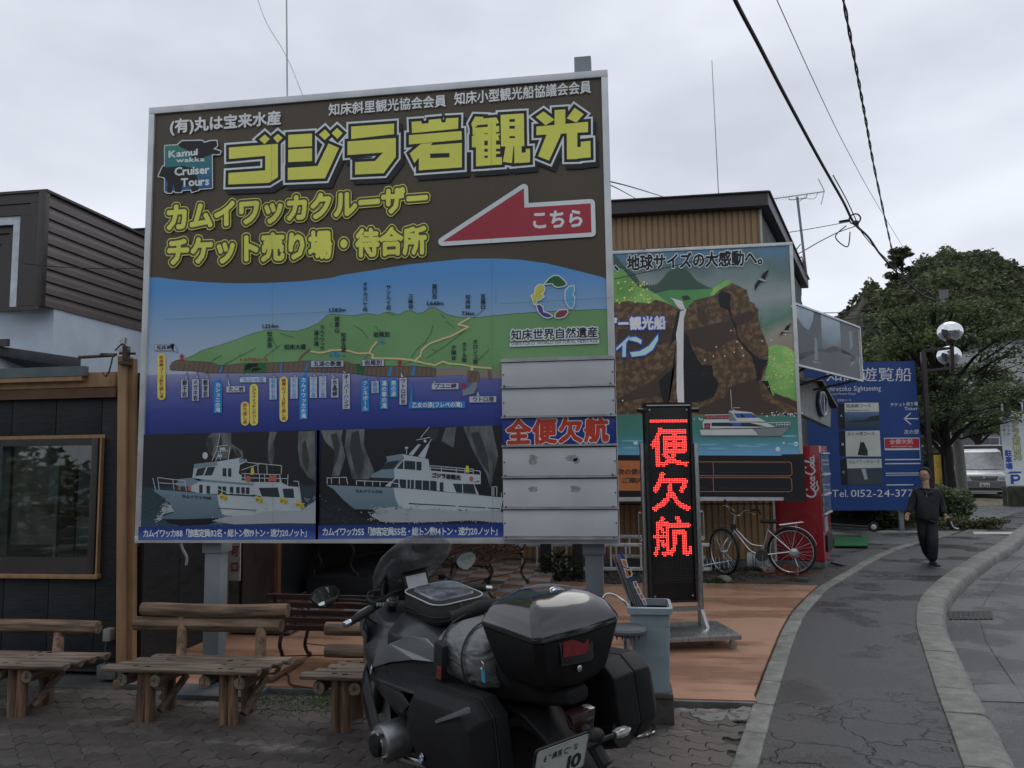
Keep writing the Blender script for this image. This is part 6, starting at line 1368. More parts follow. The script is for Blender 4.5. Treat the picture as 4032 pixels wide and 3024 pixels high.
# body: fairing, tank, tail
def bodyring(y,hw,z0,z1,sh=.62,top=.45):
    zm=z0+(z1-z0)*sh; h=z1-z0
    return [(0,y,z0),(hw*.55,y,z0+.01),(hw*.85,y,z0+h*.25),(hw,y,zm-.03),(hw*.97,y,zm+.03),(hw*top+.02,y,z1-.02),(hw*top*.6,y,z1),(0,y,z1+.004),
            (-hw*top*.6,y,z1),(-hw*top-.02,y,z1-.02),(-hw*.97,y,zm+.03),(-hw,y,zm-.03),(-hw*.85,y,z0+h*.25),(-hw*.55,y,z0+.01)]
b=MB(); b.loft([bodyring(*r) for r in ((.86,.03,.74,.78),(.80,.10,.68,.84),(.66,.19,.56,.91),(.50,.265,.42,.93,.6,.55),(.36,.285,.36,.90,.62,.6),(.22,.28,.40,.91,.66,.5))]); b.build('front_fairing',DGR,moto,smooth=True,bevel=0.006)
b=MB(); b.loft([bodyring(*r) for r in ((.30,.16,.60,.93,.6,.6),(.20,.265,.58,.97,.66,.55),(.02,.27,.58,.97,.68,.5),(-.12,.225,.60,.93,.7,.5),(-.24,.15,.62,.86),(-.30,.11,.66,.82))]); b.build('fuel_tank',DGR,moto,smooth=True,bevel=0.006)
for s_ in (-1,1):
    pts=[(.33,.665),(.30,.73),(.12,.83),(-.06,.895),(-.17,.895),(-.22,.86),(-.235,.79),(-.1,.785),(.12,.735)]
    b=MB(); b.prism([(s_*(.288-max(0,-.02-y)*.30-max(0,z-.80)*.15),y,z) for y,z in pts],(s_*.010,0,0)); b.build('tank_side_panel',SGR,moto,bevel=0.005)
    pts=[(.34,.655),(.12,.725),(-.1,.775),(-.235,.78),(-.25,.70),(-.12,.60),(.06,.60),(.2,.57),(.36,.60)]
    b=MB(); b.prism([(s_*(.272-max(0,-.02-y)*.36),y,z) for y,z in pts],(s_*.010,0,0)); b.build('lower_side_panel',DGR,moto,bevel=0.005)
    pts=[(.46,.92),(.72,.84),(.80,.77),(.62,.74),(.50,.70),(.45,.80)]
    b=MB(); b.prism([(s_*(.255-max(0,y-.45)*.35),y,z) for y,z in pts],(s_*.012,0,0)); b.build('beak_panel',mat('fairing_slate',(0.06,0.068,0.074),rough=0.35,var=0.1),moto,bevel=0.004)
    pts=[(.46,.62),(.38,.42),(.30,.30),(.42,.30),(.52,.50)]
    b=MB(); b.prism([(s_*.268,y,z) for y,z in pts],(s_*.01,0,0)); b.build('lower_fairing',mat('fairing_slate',(0.06,)*3),moto,bevel=0.004)
b=MB(); b.loft([[(x,y,z) for x,y in roundrect(hw,.30,.05,3,0,-.42)] for z,hw in ((.74,.12),(.80,.15),(.835,.145),(.84,.12))]); b.build('seat',FAB,moto,smooth=True)
b=MB(); b.loft([[(x*hw,y,z0+zz*(z1-z0)) for x,zz in ((-1,.2),(-.6,0),(.6,0),(1,.2),(1,.8),(.7,1),(-.7,1),(-1,.8))] for y,hw,z0,z1 in ((-.25,.14,.60,.78),(-.6,.12,.64,.80),(-.95,.08,.70,.80),(-1.02,.06,.72,.78))]); b.build('tail_unit',PLB,moto,bevel=0.008)
b=MB(); b.prism([(x,-1.0,z) for x,z in ((-.07,.70),(.07,.70),(.05,.62),(-.05,.62))],(0,-.05,-.01)); b.build('tail_light',mat('tail_lens_smoked',(0.03,0.012,0.012),rough=0.15,coat=1),moto,bevel=0.008)
b=MB(); b.tube([(0,-.98,.66),(0,-1.10,.56),(0,-1.16,.50)],[.03,.03,.03],8); b.sphere((0,-1.10,.60),.045,12,8,(1.2,.8,.8)); b.build('plate_bracket',PLB,moto,smooth=True)
b=MB(); b.loft([[(x,-.62-.45*t,.64-.22*t*t+(0.03 if abs(x)<.05 else 0)) for x in (-.10,-.08,-.03,.03,.08,.10)] for t in (0,.3,.6,.9,1.1)],cap=False,closed=False); o=b.build('rear_fender',PLB,moto,smooth=True); md=o.modifiers.new('thick','SOLIDIFY'); md.thickness=0.006
for s_ in (-1,1):
    b=MB(); b.tube([(0,-1.12,.585),(s_*.09,-1.13,.588)],.012,8); tsn=b.build('indicator_arm',PLB,moto,smooth=True)
    b=MB(); b.loft([[(s_*(.09+t*.09),-1.13+yy*w_,.59+zz*w_) for yy,zz in ((-1,0),(-.7,.6),(0,.8),(.7,.6),(1,0),(.7,-.6),(0,-.8),(-.7,-.6))] for t,w_ in ((0,.018),(.3,.026),(.7,.024),(1,.008))]); b.build('indicator_lens',mat('clear_lens',(0.28,0.28,0.27),rough=0.1,coat=1,var=0.3,scale=60),tsn,smooth=True)
# licence plate
pc=BL(2208,3010,1,-1.22)
plate=bpy.data.objects.new('plate_mount',None)
px_=MB(); Wp,Hp=.128,.070
pl_rot=Matrix.Rotation(radians(18),4,'X') @ Matrix.Rotation(radians(2),4,'Y')
TP=Matrix.Translation(pc+Vector((0,0,.022))) @ pl_rot
b=MB(); b.loft([[(x,y_,z) for x,z in roundrect(Wp+.007,Hp+.007,.014)] for y_ in (.006,-.002)]); b.xf(TP); pf_=b.build('plate_frame',PLB,moto)
b=MB(); b.loft([[(x,y_,z) for x,z in roundrect(Wp,Hp,.012)] for y_ in (-.0021,-.005)]); b.xf(TP); plt=b.build('licence_plate',mat('plate_white',(0.50,0.53,0.50),rough=0.45,var=0.06),moto)
b=MB(); b.loop([(TP @ Vector((x,-.006,z))) for x,z in roundrect(Wp+.002,Hp+.002,.013)],.0016,5); b.build('plate_rim',ALC,moto)
def plate_text(s,x,z,w,h,bold):
    P_,tw,_=text2(s,bold); out=[]
    for f in P_: out.append([(x+w*u/tw,z+h*v/0.75) for u,v in f])
    return out
lb_=MB(); INKG=flatmat('plate_ink',(0.01,0.03,0.025))
for s,x,z,w,h,bo in (('6',-.092,.016,.016,.030,.02),('練馬',-.050,.020,.050,.024,.02),('C',.008,.018,.022,.028,.03),('な',.056,.022,.024,.026,.02),('10',.034,-.058,.075,.062,.04),('32',-.098,-.006,.010,.010,.0)):
    for f in plate_text(s,x,z,w,h,bo):
        v=[TP @ Vector((a,-.0056,c_)) for a,c_ in f]
        if len(f)>4: lb_.add(v,[tuple(q) for q in tessellate_polygon([[Vector((a,c_,0)) for a,c_ in f]])])
        else: lb_.poly(v)
lb_.build('plate_lettering',INKG,plt,kind='stuff',fixn=True)
for x in (-.062,.040): b=MB(); b.sphere(tuple(TP @ Vector((x,-.006,.042))),.006,8,6); b.build('plate_bolt',ALC,plt,smooth=True)
def emblem(c,nrm,r,parent):
    n=Vector(nrm).normalized(); c=Vector(c); u,w=frame(n)
    if abs(n.z)>.8: u=Vector((1,0,0)); u=(u-n*u.dot(n)).normalized(); w=n.cross(u)
    b=MB(); b.lathe(c,n,[(0,r),(.004,r),(.005,r*.93),(.003,r*.9),(.003,0)],28); o=b.build('emblem',PLG,parent)
    b=MB(); b.ring(c+n*.004,n,r*.97,r*.05,28,5); b.ring(c+n*.004,n,r*.62,r*.035,28,5); b.build('emblem_ring',CHR,o,smooth=True,kind='stuff')
    for q,m_ in ((0,EBL),(1,EWH),(2,EBL),(3,EWH)):
        b=MB(); p=[c+n*.0045]+[c+n*.0045+(u*cos(a)+w*sin(a))*r*.6 for a in [q*pi/2+k*pi/12 for k in range(7)]]; b.poly(p); b.build('emblem_quarter',m_,o)
    return o
# top case
def tcring(z,hw,y0,y1,c,zt=0.0):
    out=[]
    for x,y in ((hw,y1-c),(hw-c,y1),(0,y1+.01),(-hw+c,y1),(-hw,y1-c),(-hw*.99,(y0+y1)/2),(-hw,y0+c*.5),(-hw+c*.6,y0),(0,y0-.02),(hw-c*.6,y0),(hw,y0+c*.5),(hw*.99,(y0+y1)/2)): out.append((x,y,z+zt*(y+.85)))
    return out
tc=thing('top_case',None,None,(0,0,0)); tc.parent=moto
for k_d in ('label','category'):
    if k_d in tc: del tc[k_d]
bx_=MB(); bx_.loft([tcring(.80,.16,-1.00,-.70,.06,.02),tcring(.84,.195,-1.03,-.68,.06,.02),tcring(.95,.222,-1.06,-.65,.06,.02),tcring(1.03,.238,-1.075,-.635,.055,.04)]); bx_.build('case_base',PLB,tc,smooth=True,bevel=0.006)
bx_=MB(); bx_.loft([tcring(1.034,.242,-1.08,-.63,.055,.04),tcring(1.06,.240,-1.075,-.635,.055,.04),tcring(1.115,.212,-1.035,-.66,.055,.02),tcring(1.155,.165,-.985,-.70,.05),tcring(1.178,.105,-.925,-.74,.045),tcring(1.186,.05,-.88,-.78,.03)]); bx_.build('case_lid',PLG,tc,smooth=True,bevel=0.004)
emblem((0.005,-.93,1.1745),(0,-.36,1),.034,tc)
rp_=[BL(x,y,1,-1.083) for x,y in ((2216,2530),(2316,2496),(2318,2556),(2298,2574),(2216,2588))]
b=MB(); b.prism(rp_,(0,-.004,0)); b.build('reflector',mat('dark_red_reflector',(0.20,0.022,0.028),rough=0.35,var=0.2,scale=40),tc)
fr_=[BL(x,y,1,-1.078) for x,y in ((2200,2530),(2330,2486),(2336,2590),(2326,2600),(2212,2625))]
b=MB(); b.prism(fr_,(0,-.003,0)); b.build('latch_panel',PLG,tc,bevel=.001)
lc=BL(2275,2630,1,-1.06); b=MB(); b.lathe(lc,(0,-1,0),[(0,.013),(.012,.013),(.014,.010),(.014,0)],16); b.build('lock',CHR,tc,smooth=True)
b=MB(); b.box(-.12,.12,-.95,-.55,.77,.80); b.box(-.03,.03,-.9,-.6,.72,.77); b.build('luggage_rack',PLB,moto,bevel=0.004)
# panniers
def pannier(s_,x0,x1,y0,y1,z0,z1,lab):
    P=thing('pannier',None,None); P.parent=moto; P['label']=lab
    def pr_(x,g,zc_=0): return [(s_*x,y,z) for y,z in ((y0+g+.05,z0+g),(y1-g-.10,z0+g),(y1-g,z0+g+.12),(y1-g-.01,z1-g-.10),(y1-g-.08,z1-g-.015),(y0+g+.10,z1-g+.01),(y0+g+.02,z1-g-.05),(y0+g,z0+g+.08))]
    xm=x0+(x1-x0)*.42
    b=MB(); b.loft([pr_(x0,.05),pr_(x0+.02,.01),pr_(xm,.0)]); b.build('pannier_base',PLB,P,smooth=True,bevel=0.008)
    b=MB(); b.loft([pr_(xm+.002,.004),pr_(xm+.012,.004)]); b.build('pannier_seal',RUB,P)
    b=MB(); b.loft([pr_(xm+.014,.0),pr_(x1-.06,.006),pr_(x1-.015,.04),pr_(x1,.09)]); b.build('pannier_lid',PLB,P,smooth=True,bevel=0.008)
    return P
PL_=pannier(-1,.215,.435,-.86,-.22,.36,.755,'left black pannier with silver trim strip and round emblem')
PR_=pannier(1,.24,.54,-1.00,-.48,.44,.80,'right black pannier behind the grey bin')
b=MB(); q=[BL(x,y,0,-.447) for x,y in ((1713,2837),(1842,2783),(1852,2790),(1853,2806),(1718,2848))]; b.prism(q,(-.004,0,0)); b.build('pannier_trim',SGR,PL_,bevel=.001)
q=BL(1661,2985,0,-.443); emblem((q.x,q.y,q.z),(-1,0,.15),.022,PL_)
q=BL(1463,2637,0,-.285); emblem((q.x,q.y,q.z),(-.9,.3,.2),.030,moto)
# handlebar, controls
gl,gr=BL(1380,2448,0,-.44),BL(1912,2316,0,.44)
il,ir=BL(1468,2396,0,-.30),BL(1800,2310,0,.29)
b=MB(); b.tube(bez([gl,il,(-.16,.36,1.02),(0,.38,1.03),(.16,.36,1.03),ir,gr],6),.013,8); b.build('handlebar',PLB,moto,smooth=True)
for (g,i_),s_ in (((gl,il),-1),((gr,ir),1)):
    d=(g-i_).normalized(); b=MB(); b.tube([i_,i_+d*.02,g-d*.02,g],[.019,.021,.021,.020],14); hg=b.build('grip',RUB,moto,smooth=True)
    b=MB(); b.tube([g,g+d*.008,g+d*.036,g+d*.04],[.019,.021,.019,.014],14); b.build('bar_end',CHR,hg,smooth=True)
    b=MB(); b.obox(i_-d*.03+Vector((0,-.005,.012)),d*.03,Vector((0,.022,0)),(0,0,.022)); b.tube([i_-d*.02+Vector((0,0,.01)),i_-d*.01+Vector((0,.07,.03))],.016); b.build('switchgear',PLB,moto,bevel=0.005)
    b=MB()
    for k in range(3): b.obox(i_-d*(.015+.018*k)+Vector((0,-.028,.018-.008*k)),d*.007,Vector((0,.006,0)),(0,0,.008))
    b.build('buttons',mat('button_grey',(0.25,0.26,0.26),rough=0.4),moto,bevel=.002,kind='stuff')
    b=MB(); b.tube(bez([i_-d*.03+Vector((0,.05,.0)),i_+d*.03+Vector((0,.085,-.01)),g+Vector((0,.065,-.02))]),[.007]*17,6); b.build('lever',ALC,moto,smooth=True)
    b=MB(); b.lathe(i_-d*.06+Vector((0,.05,.035)),(0,0,1),[(0,.022),(.03,.024),(.034,.02),(.034,0)],14); b.build('fluid_reservoir',PLB,moto,smooth=True)
ml,mr_=BL(1284,2349,1,.47),BL(1835,2208,1,.50)
for mc,i_,s_ in ((ml,il,-1),(mr_,ir,1)):
    b=MB(); e=mc+Vector((-s_*.065,.02,-.035)); b.tube(bez([i_-Vector((s_*.03,-.05,-.02)),i_.lerp(e,.5)+Vector((0,.02,.02)),e],6),[.010]*12+[.014],10); mm_=b.build('mirror',PLB,moto,smooth=True)
    nrm=Vector((s_*0.10,-1,-0.05)).normalized(); uu_=Vector((1,0,0)); uu_=(uu_-nrm*uu_.dot(nrm)).normalized(); ww_=nrm.cross(uu_); ww_=ww_ if ww_.z>0 else -ww_
    shp=[(-.085,.0),(-.075,.028),(-.045,.048),(.0,.054),(.045,.046),(.074,.022),(.078,.0),(.06,-.028),(.025,-.052),(-.005,-.060),(-.04,-.045),(-.07,-.02)]
    shp=[(x*-s_,z) for x,z in shp]
    ring_=lambda k,dy: [mc+uu_*x*k+ww_*z*k-nrm*dy for x,z in shp]
    b=MB(); b.loft([ring_(1.0,0),ring_(1.06,.006),ring_(.95,.025),ring_(.5,.045)]); b.build('mirror_shell',PLB,mm_,smooth=True)
    b=MB(); b.poly(ring_(.95,-.001)); b.build('mirror_glass',MIR,mm_)
# hoses and cables of the cockpit
for k,(a,c_,d_,r) in enumerate((((-.30,.33,.98),(-.22,.46,1.04),(-.06,.46,.94),.006),((-.28,.34,.97),(-.25,.44,.90),(-.12,.46,.80),.005),((.30,.33,1.0),(.2,.46,1.06),(.05,.46,.95),.006),((-.2,.36,1.02),(-.1,.48,1.08),(.08,.46,1.0),.005),((-.32,.30,.95),(-.30,.40,.86),(-.20,.46,.78),.004))):
    b=MB(); b.tube(bez([a,c_,d_],6),r,6); b.build('cockpit_cable',RUB,moto,smooth=True)
b=MB(); b.lathe((-.02,.40,.985),(0,-.5,1),[(0,.05),(.02,.055),(.03,.04),(.03,0)],20); b.build('ignition_cover',PLB,moto,smooth=True)
for s_ in (-1,1):
    b=MB(); b.prism([(s_*.287,y,z) for y,z in ((.26,.60),(.20,.52),(.02,.50),(-.06,.56),(.02,.60))],(s_*.014,0,0)); b.build('intake_cover',mat('intake_grey',(0.03,0.033,0.036),rough=.4),moto,bevel=.006)
    b=MB(); b.tube([(s_*.20,-.02,.42),(s_*.24,-.20,.30)],.012,6); b.box(s_*.27-.05,s_*.27+.05,-.24,-.18,.27,.295); b.build('footpeg',ALC,moto)
# windshield
SHM=bpy.data.materials.new('windshield'); SHM.use_nodes=True; N,L_=SHM.node_tree.nodes,SHM.node_tree.links; N.clear()
o_=N.new('ShaderNodeOutputMaterial'); t1_=N.new('ShaderNodeBsdfTransparent'); t1_.inputs['Color'].default_value=(0.86,0.88,0.89,1); g1_=N.new('ShaderNodeBsdfGlossy'); g1_.inputs['Roughness'].default_value=0.05
d1_=N.new('ShaderNodeBsdfDiffuse'); d1_.inputs['Color'].default_value=(0.60,0.61,0.62,1); fz=N.new('ShaderNodeFresnel'); fz.inputs['IOR'].default_value=1.45
tc_=N.new('ShaderNodeTexCoord'); nz=N.new('ShaderNodeTexNoise'); nz.inputs['Scale'].default_value=9; nz.inputs['Detail'].default_value=8; L_.new(tc_.outputs['Object'],nz.inputs['Vector']); rz_=N.new('ShaderNodeValToRGB'); rz_.color_ramp.elements[0].position=.45; rz_.color_ramp.elements[0].color=(.12,)*3+(1,); rz_.color_ramp.elements[1].position=.75; rz_.color_ramp.elements[1].color=(.42,)*3+(1,)
L_.new(nz.outputs['Fac'],rz_.inputs['Fac']); x1=N.new('ShaderNodeMixShader'); x2=N.new('ShaderNodeMixShader'); L_.new(rz_.outputs['Color'],x1.inputs[0]); L_.new(t1_.outputs[0],x1.inputs[1]); L_.new(d1_.outputs[0],x1.inputs[2])
x2.inputs[0].default_value=0.07; L_.new(x1.outputs[0],x2.inputs[1]); L_.new(g1_.outputs[0],x2.inputs[2]); L_.new(x2.outputs[0],o_.inputs['Surface'])
rows_=[]
for t,hw in ((0,.11),(.15,.165),(.35,.215),(.55,.235),(.75,.225),(.9,.16),(1.0,.10)):
    y=.60-.36*t; z=.98+.36*t+.02*sin(pi*t)
    rows_.append([(hw*u,y-.55*(hw*u)**2*2-.0,z-.35*(hw*u)**2) for u in [k/6-1 for k in range(13)]])
b=MB(); b.loft(rows_,cap=False,closed=False); o=b.build('windshield',SHM,moto,smooth=True,fixn=False); md=o.modifiers.new('thick','SOLIDIFY'); md.thickness=0.004
for s_ in (-1,1):
    b=MB(); b.prism([(s_*.10,.50,z) for z in (.98,)]+[(s_*.10,.57,.98),(s_*.10,.50,1.12),(s_*.10,.47,1.15),(s_*.10,.46,1.10)],(s_*.02,0,0)); b.build('shield_bracket',PLB,moto,bevel=0.003)
b=MB(); b.prism([(-.10,.50,.95),(-.10,.44,.97),(-.10,.46,1.06),(-.10,.53,1.04)],(.2,0,0)); b.build('instrument_panel',PLB,moto,bevel=0.006)
gc=BL(1640,2280,1,.33); gn=Vector((0.05,-1,.35)).normalized(); gu=Vector((1,.05,0)).normalized(); gw=gu.cross(gn); gw=gw if gw.z>0 else -gw
b=MB(); b.obox(gc-gn*.012,gu*.082,gw*.052,gn*.012); b.beam(gc-gu*.082+gw*.05+gn*.02,gc+gu*.082+gw*.05+gn*.02,.008,.05,gn); b.build('navigation_unit',PLB,moto,bevel=0.005)
b=MB(); b.obox(gc+gn*.001-gw*.008,gu*.066,gw*.034,gn*.0012); b.build('navigation_screen',mat('pale_screen',(0.42,0.42,0.46),rough=0.12,var=0.05),moto)
# knee pouch
pc_=BL(1735,2600,0,-.27)
b=MB(); b.obox(pc_,(.018,0,0),(0,.038,0.008),(0,-.02,.085)); po_=b.build('side_pouch',FAB,moto,bevel=0.01)
b=MB(); b.obox(pc_+Vector((-.019,-.01,-.05)),(.002,0,0),(0,.02,0),(0,-.008,.03)); b.build('pouch_patch',mat('pouch_red',(0.18,0.03,0.03),rough=0.7,var=0.5,scale=60),po_)
# tank bag : strapped on top, a thing of its own
def in_bike(name,label,cat):
    t_=thing(name,label,cat,tuple(BO)); t_.rotation_euler=BM.to_euler(); return t_
tb=in_bike('tank_bag','black tank bag with clear map pocket and pale piping, on the motorcycle tank','bag')
def bagring(z,hw,y0,y1,c,sl=0.0): return [(x,y,z+sl*(y-(y0+y1)/2)) for x,y in roundrect(hw,(y1-y0)/2,c,4,.0,(y0+y1)/2)]
b=MB(); b.loft([bagring(.93,.15,-.16,.20,.06),bagring(.95,.165,-.18,.22,.07),bagring(1.0,.165,-.17,.22,.07,.06),bagring(1.045,.155,-.15,.21,.07,.10),bagring(1.055,.14,-.13,.19,.06,.10)]); b.build('bag_body',FAB,tb,smooth=True)
b=MB(); b.loop([Vector(p)+Vector((0,0,.002)) for p in bagring(1.046,.158,-.155,.215,.07,.10)],.0035,6); b.build('piping',mat('pale_piping',(0.5,0.5,0.5)),tb,smooth=True)
b=MB(); b.loop([Vector(p) for p in bagring(.975,.170,-.185,.225,.07)],.004,6); b.build('zip',RUB,tb,smooth=True)
CLP=mat('clear_map_pocket',(0.13,0.15,0.17),rough=0.12,var=0.6,scale=14,coat=1.0,bump=0.5,bscale=10)
b=MB(); b.loft([bagring(1.056,.125,-.11,.17,.05,.10),bagring(1.067,.12,-.105,.165,.05,.10),bagring(1.071,.08,-.06,.12,.04,.10)]); b.build('map_pocket',CLP,tb,smooth=True)
b=MB(); b.tube(bez([(-.03,-.18,1.03),(-.03,-.205,1.01),(.03,-.205,1.01),(.03,-.18,1.03)],5),.006); b.box(-.10,.10,-.20,-.18,.985,1.0); b.build('handle',FAB,tb)
for s_ in (-1,1): b=MB(); b.tube(bez([(s_*.165,0.0,.98),(s_*.185,.08,1.0),(s_*.165,.18,.98)],5),.004); b.build('strap',RUB,tb)
# grey dry bag on the pillion seat
db_=in_bike('dry_bag','crumpled grey roll bag strapped between seat and top case, with a small blue tag','bag')
rq=random.Random(4); rings=[]
for k,z in enumerate((.70,.74,.79,.85,.90,.945,.98,1.0)):
    w_=(.15,.20,.235,.245,.24,.22,.18,.12)[k]; y0_,y1_=((-.60,-.26),(-.62,-.24),(-.64,-.23),(-.64,-.22),(-.63,-.22),(-.62,-.25),(-.60,-.30),(-.56,-.36))[k]
    rings.append([(x*(1+rq.uniform(-.05,.05))-.0,y+rq.uniform(-.012,.012),z+rq.uniform(-.008,.008)) for x,y in roundrect(w_,(y1_-y0_)/2,.08,4,0,(y0_+y1_)/2)])
b=MB(); b.loft(rings); GRB=mat('grey_tarpaulin',(0.20,0.205,0.21),rough=0.42,var=0.12,scale=5)
nt=GRB.node_tree; nn1=nt.nodes.new('ShaderNodeTexNoise'); nn1.inputs['Scale'].default_value=6; nn1.inputs['Detail'].default_value=1.5; nn1.inputs['Distortion'].default_value=1.2; bb1=nt.nodes.new('ShaderNodeBump'); bb1.inputs['Strength'].default_value=.6; bb1.inputs['Distance'].default_value=.05
tcb=nt.nodes.new('ShaderNodeTexCoord'); mpb=nt.nodes.new('ShaderNodeMapping'); mpb.inputs['Scale'].default_value=(1,1,2.2); nt.links.new(tcb.outputs['Object'],mpb.inputs['Vector']); nt.links.new(mpb.outputs['Vector'],nn1.inputs['Vector']); nt.links.new(nn1.outputs['Fac'],bb1.inputs['Height']); nt.links.new(bb1.outputs['Normal'],nt.nodes['Principled BSDF'].inputs['Normal'])
b.build('bag_body',GRB,db_,smooth=True,sub=2)
b=MB(); b.tube([(-.16,-.30,1.0),(-.02,-.34,1.03),(.16,-.44,1.03)],[.026,.032,.026],10); b.build('rolled_top',FAB,db_,smooth=True)
for yy in (-.34,-.52): b=MB(); b.tube(bez([(-.245,yy,.76),(-.25,yy,.90),(-.15,yy,1.0),(.1,yy,1.015),(.24,yy,.90),(.24,yy,.76)],5),.008,6,sy=.4); b.build('strap',RUB,db_)
tg=BL(1925,2650,0,-.225); b=MB(); b.obox(tg+Vector((-.03,0,.0)),(.002,0,0),(0,.013,0),(0,0,.033)); b.build('blue_tag',mat('tag_blue',(0.05,0.28,0.42),rough=0.6),db_)
b=MB(); b.ring(tg+Vector((-.034,.0,.042)),(1,0,0),.016,.0022,20,5); b.build('key_ring',CHR,db_,smooth=True)
# ------------------------------------------------------------------ grey bin with sign boards
blk=G(2560,2790); BX0,BX1=PY(2493,2700,5.42).x,PY(2642,2700,5.42).x
bz=0.20
t=thing('concrete_block','dark concrete block pedestal under the grey plastic bin','block',((BX0+BX1)/2,5.5,0))
b=WMB(); b.box(BX0-.0,BX1+.012,5.36,5.62,-.02,bz-.03); b.build('block',mat('dark_block',(0.05,0.048,0.042),rough=.85,var=.4,bump=.6),t,bevel=.008); b=WMB(); b.box(BX0+.0,BX1+.01,5.35,5.63,bz-.03,bz); b.build('cap',mat('block_cap',(0.075,0.07,0.06),rough=.8,var=.3,bump=.5),t,bevel=.006)
zt=PY(2560,2400,5.42).z+.03
binn=thing('plastic_bin','tall grey-blue plastic bin standing on a dark block, full of sign boards','bin',((BX0+BX1)/2,5.50,bz))
hw0,hw1,h_=(BX1-BX0)/2*.90,(BX1-BX0)/2*1.04,zt-bz
BINM=mat('grey_blue_plastic',(0.27,0.335,0.36),rough=.42,var=.08,scale=4,bump=.03)
def rr3(hw,hl,z,c=.03): return [(x,y,z) for x,y in roundrect(hw,hl,c,3)]
b=MB(); b.loft([rr3(hw0,.13,0),rr3(hw0+.004,.133,.01),rr3((hw0+hw1)/2+.006,.145,h_*.77),rr3((hw0+hw1)/2+.010,.150,h_*.775),rr3(hw1,.16,h_-.03),rr3(hw1-.006,.154,h_-.03),rr3(hw0-.004,.128,.008)]); b.build('bin_body',BINM,binn,smooth=True)
b=MB(); b.loft([rr3(hw1+.002,.162,h_-.045),rr3(hw1+.018,.178,h_-.045),rr3(hw1+.020,.18,h_-.005),rr3(hw1+.012,.172,h_),rr3(hw1-.002,.158,h_),rr3(hw1-.004,.156,h_-.045)]); b.build('bin_rim',BINM,binn,smooth=True)
# boards leaning to the left out of the bin
cols_=[('plain dark board, rearmost left',(0.06,0.07,0.09)),('dark board',(0.03,0.035,0.045)),('dark board',(0.05,0.055,0.06)),('dark board',(0.025,0.03,0.04)),('dark board',(0.05,0.06,0.075)),('blue front board',(0.03,0.05,0.20))]
labs=['thin board with a pink top corner, leftmost of the boards in the grey bin','second dark board from the left in the grey bin','third dark board from the left in the grey bin, in the middle of the bundle','fourth dark board from the left in the grey bin','dark board just behind the blue one in the grey bin','blue board with orange characters, front and rightmost in the grey bin']
topm=[(2418,2192),(2428,2186),(2434,2194),(2440,2190),(2442,2182),(2446,2172)]
for i in range(6):
    yy=5.58-.028*i; tp=PY(*topm[i],yy); bt=PY(2508+i*11,2440,yy); d=(bt-tp); bt2=bt+d.normalized()*.22; wv_=Vector((.085,-.03,.045)) if i<5 else Vector((.0,0,0))
    o=thing('sign_board',labs[i],'sign board',tuple(bt2),0,'sign boards standing in the grey bin')
    ax=(tp-bt2)
    if i<5:
        wd_=Vector((.004,.10,.0)); b=WMB(); b.prism([bt2,bt2+wd_,tp+wd_+Vector((.02,0,-.02)),tp],(-.009,.0,-.004)); b.build('panel',mat('board_%d' % i,cols_[i][1],rough=.4,var=.15),o)
        b=WMB(); b.beam(tp+Vector((-.005,-.001,0)),bt2+Vector((-.005,-.001,0)),.010,.003,(0,1,0)); b.build('edge',mat('board_edge',(0.25,0.26,0.28),rough=.4),o)
        if i==0: b=WMB(); b.prism([tp+Vector((.001,-.003,0)),tp+Vector((.03,-.003,.02)),tp+Vector((.035,-.003,-.03)),tp+Vector((.006,-.003,-.05))],(0,-.002,0)); b.build('pink_corner',mat('pink_print',(0.35,0.08,0.2)),o)
    else:
        q=[PY(x,y,yy) for x,y in ((2437,2176),(2448,2170),(2556,2408),(2535,2408))]; dn=(q[2]-q[1]).normalized()
        b=WMB(); b.prism([q[0],q[1],q[2]+dn*.2,q[3]+dn*.2],(0,.008,0)); b.build('panel',mat('board_blue',(0.035,0.06,0.22),rough=.4,var=.1),o)
        pb_=Print((0,yy,0),(0,-1,0),o,.0006); pb_.part('orange_characters')
        C7=crop(2400,1550,830/550)
        ol_=[C7((70,985),(95,990),(108,1030),(84,1020)),C7((88,1040),(118,1050),(130,1082),(104,1090)),C7((108,1060),(124,1044),(134,1072),(118,1080)),C7((142,1120),(158,1118),(168,1145),(152,1150)),C7((158,1158),(172,1153),(186,1185),(172,1190)),C7((176,1192),(192,1190),(206,1215),(190,1222)),C7((194,1225),(208,1222),(220,1250),(206,1252))]
        pb_.layer('w',WHITE,union_polys([offset_poly(p,2.4) for p in ol_])); pb_.layer('o',mat('orange_print',(0.5,0.2,0.08),rough=.5),ol_); pb_.flush()
# ------------------------------------------------------------------ round stool
c=PY(2466,2470,5.25); st=thing('round_stool','round grey-topped bar stool with a looped chrome backrest, beside the grey bin','stool',(c.x,5.25,0))
sz=c.z
b=MB(); b.lathe((0,0,sz-.025),(0,0,1),[(-.02,.10),(0,.132),(.015,.136),(.03,.128),(.034,.0)],32); b.build('seat',mat('stool_vinyl',(0.13,0.135,0.15),rough=.45,var=.12,bump=.2),st,smooth=True)
b=MB()
for k in range(12):
    a=radians(-170+k*16); b.add([(cos(a)*.133,sin(a)*.133,sz-.03),(cos(a+.15)*.133,sin(a+.15)*.133,sz-.03),(cos(a+.08)*.131,sin(a+.08)*.131,sz-.045-rp.uniform(0,.02))],[(0,1,2)])
b.build('torn_edge',RUB,st,kind='stuff')
b=MB(); b.cyl((0,0,.02),(0,0,sz-.03),.020,n=14); b.build('column',CHR,st,smooth=True)
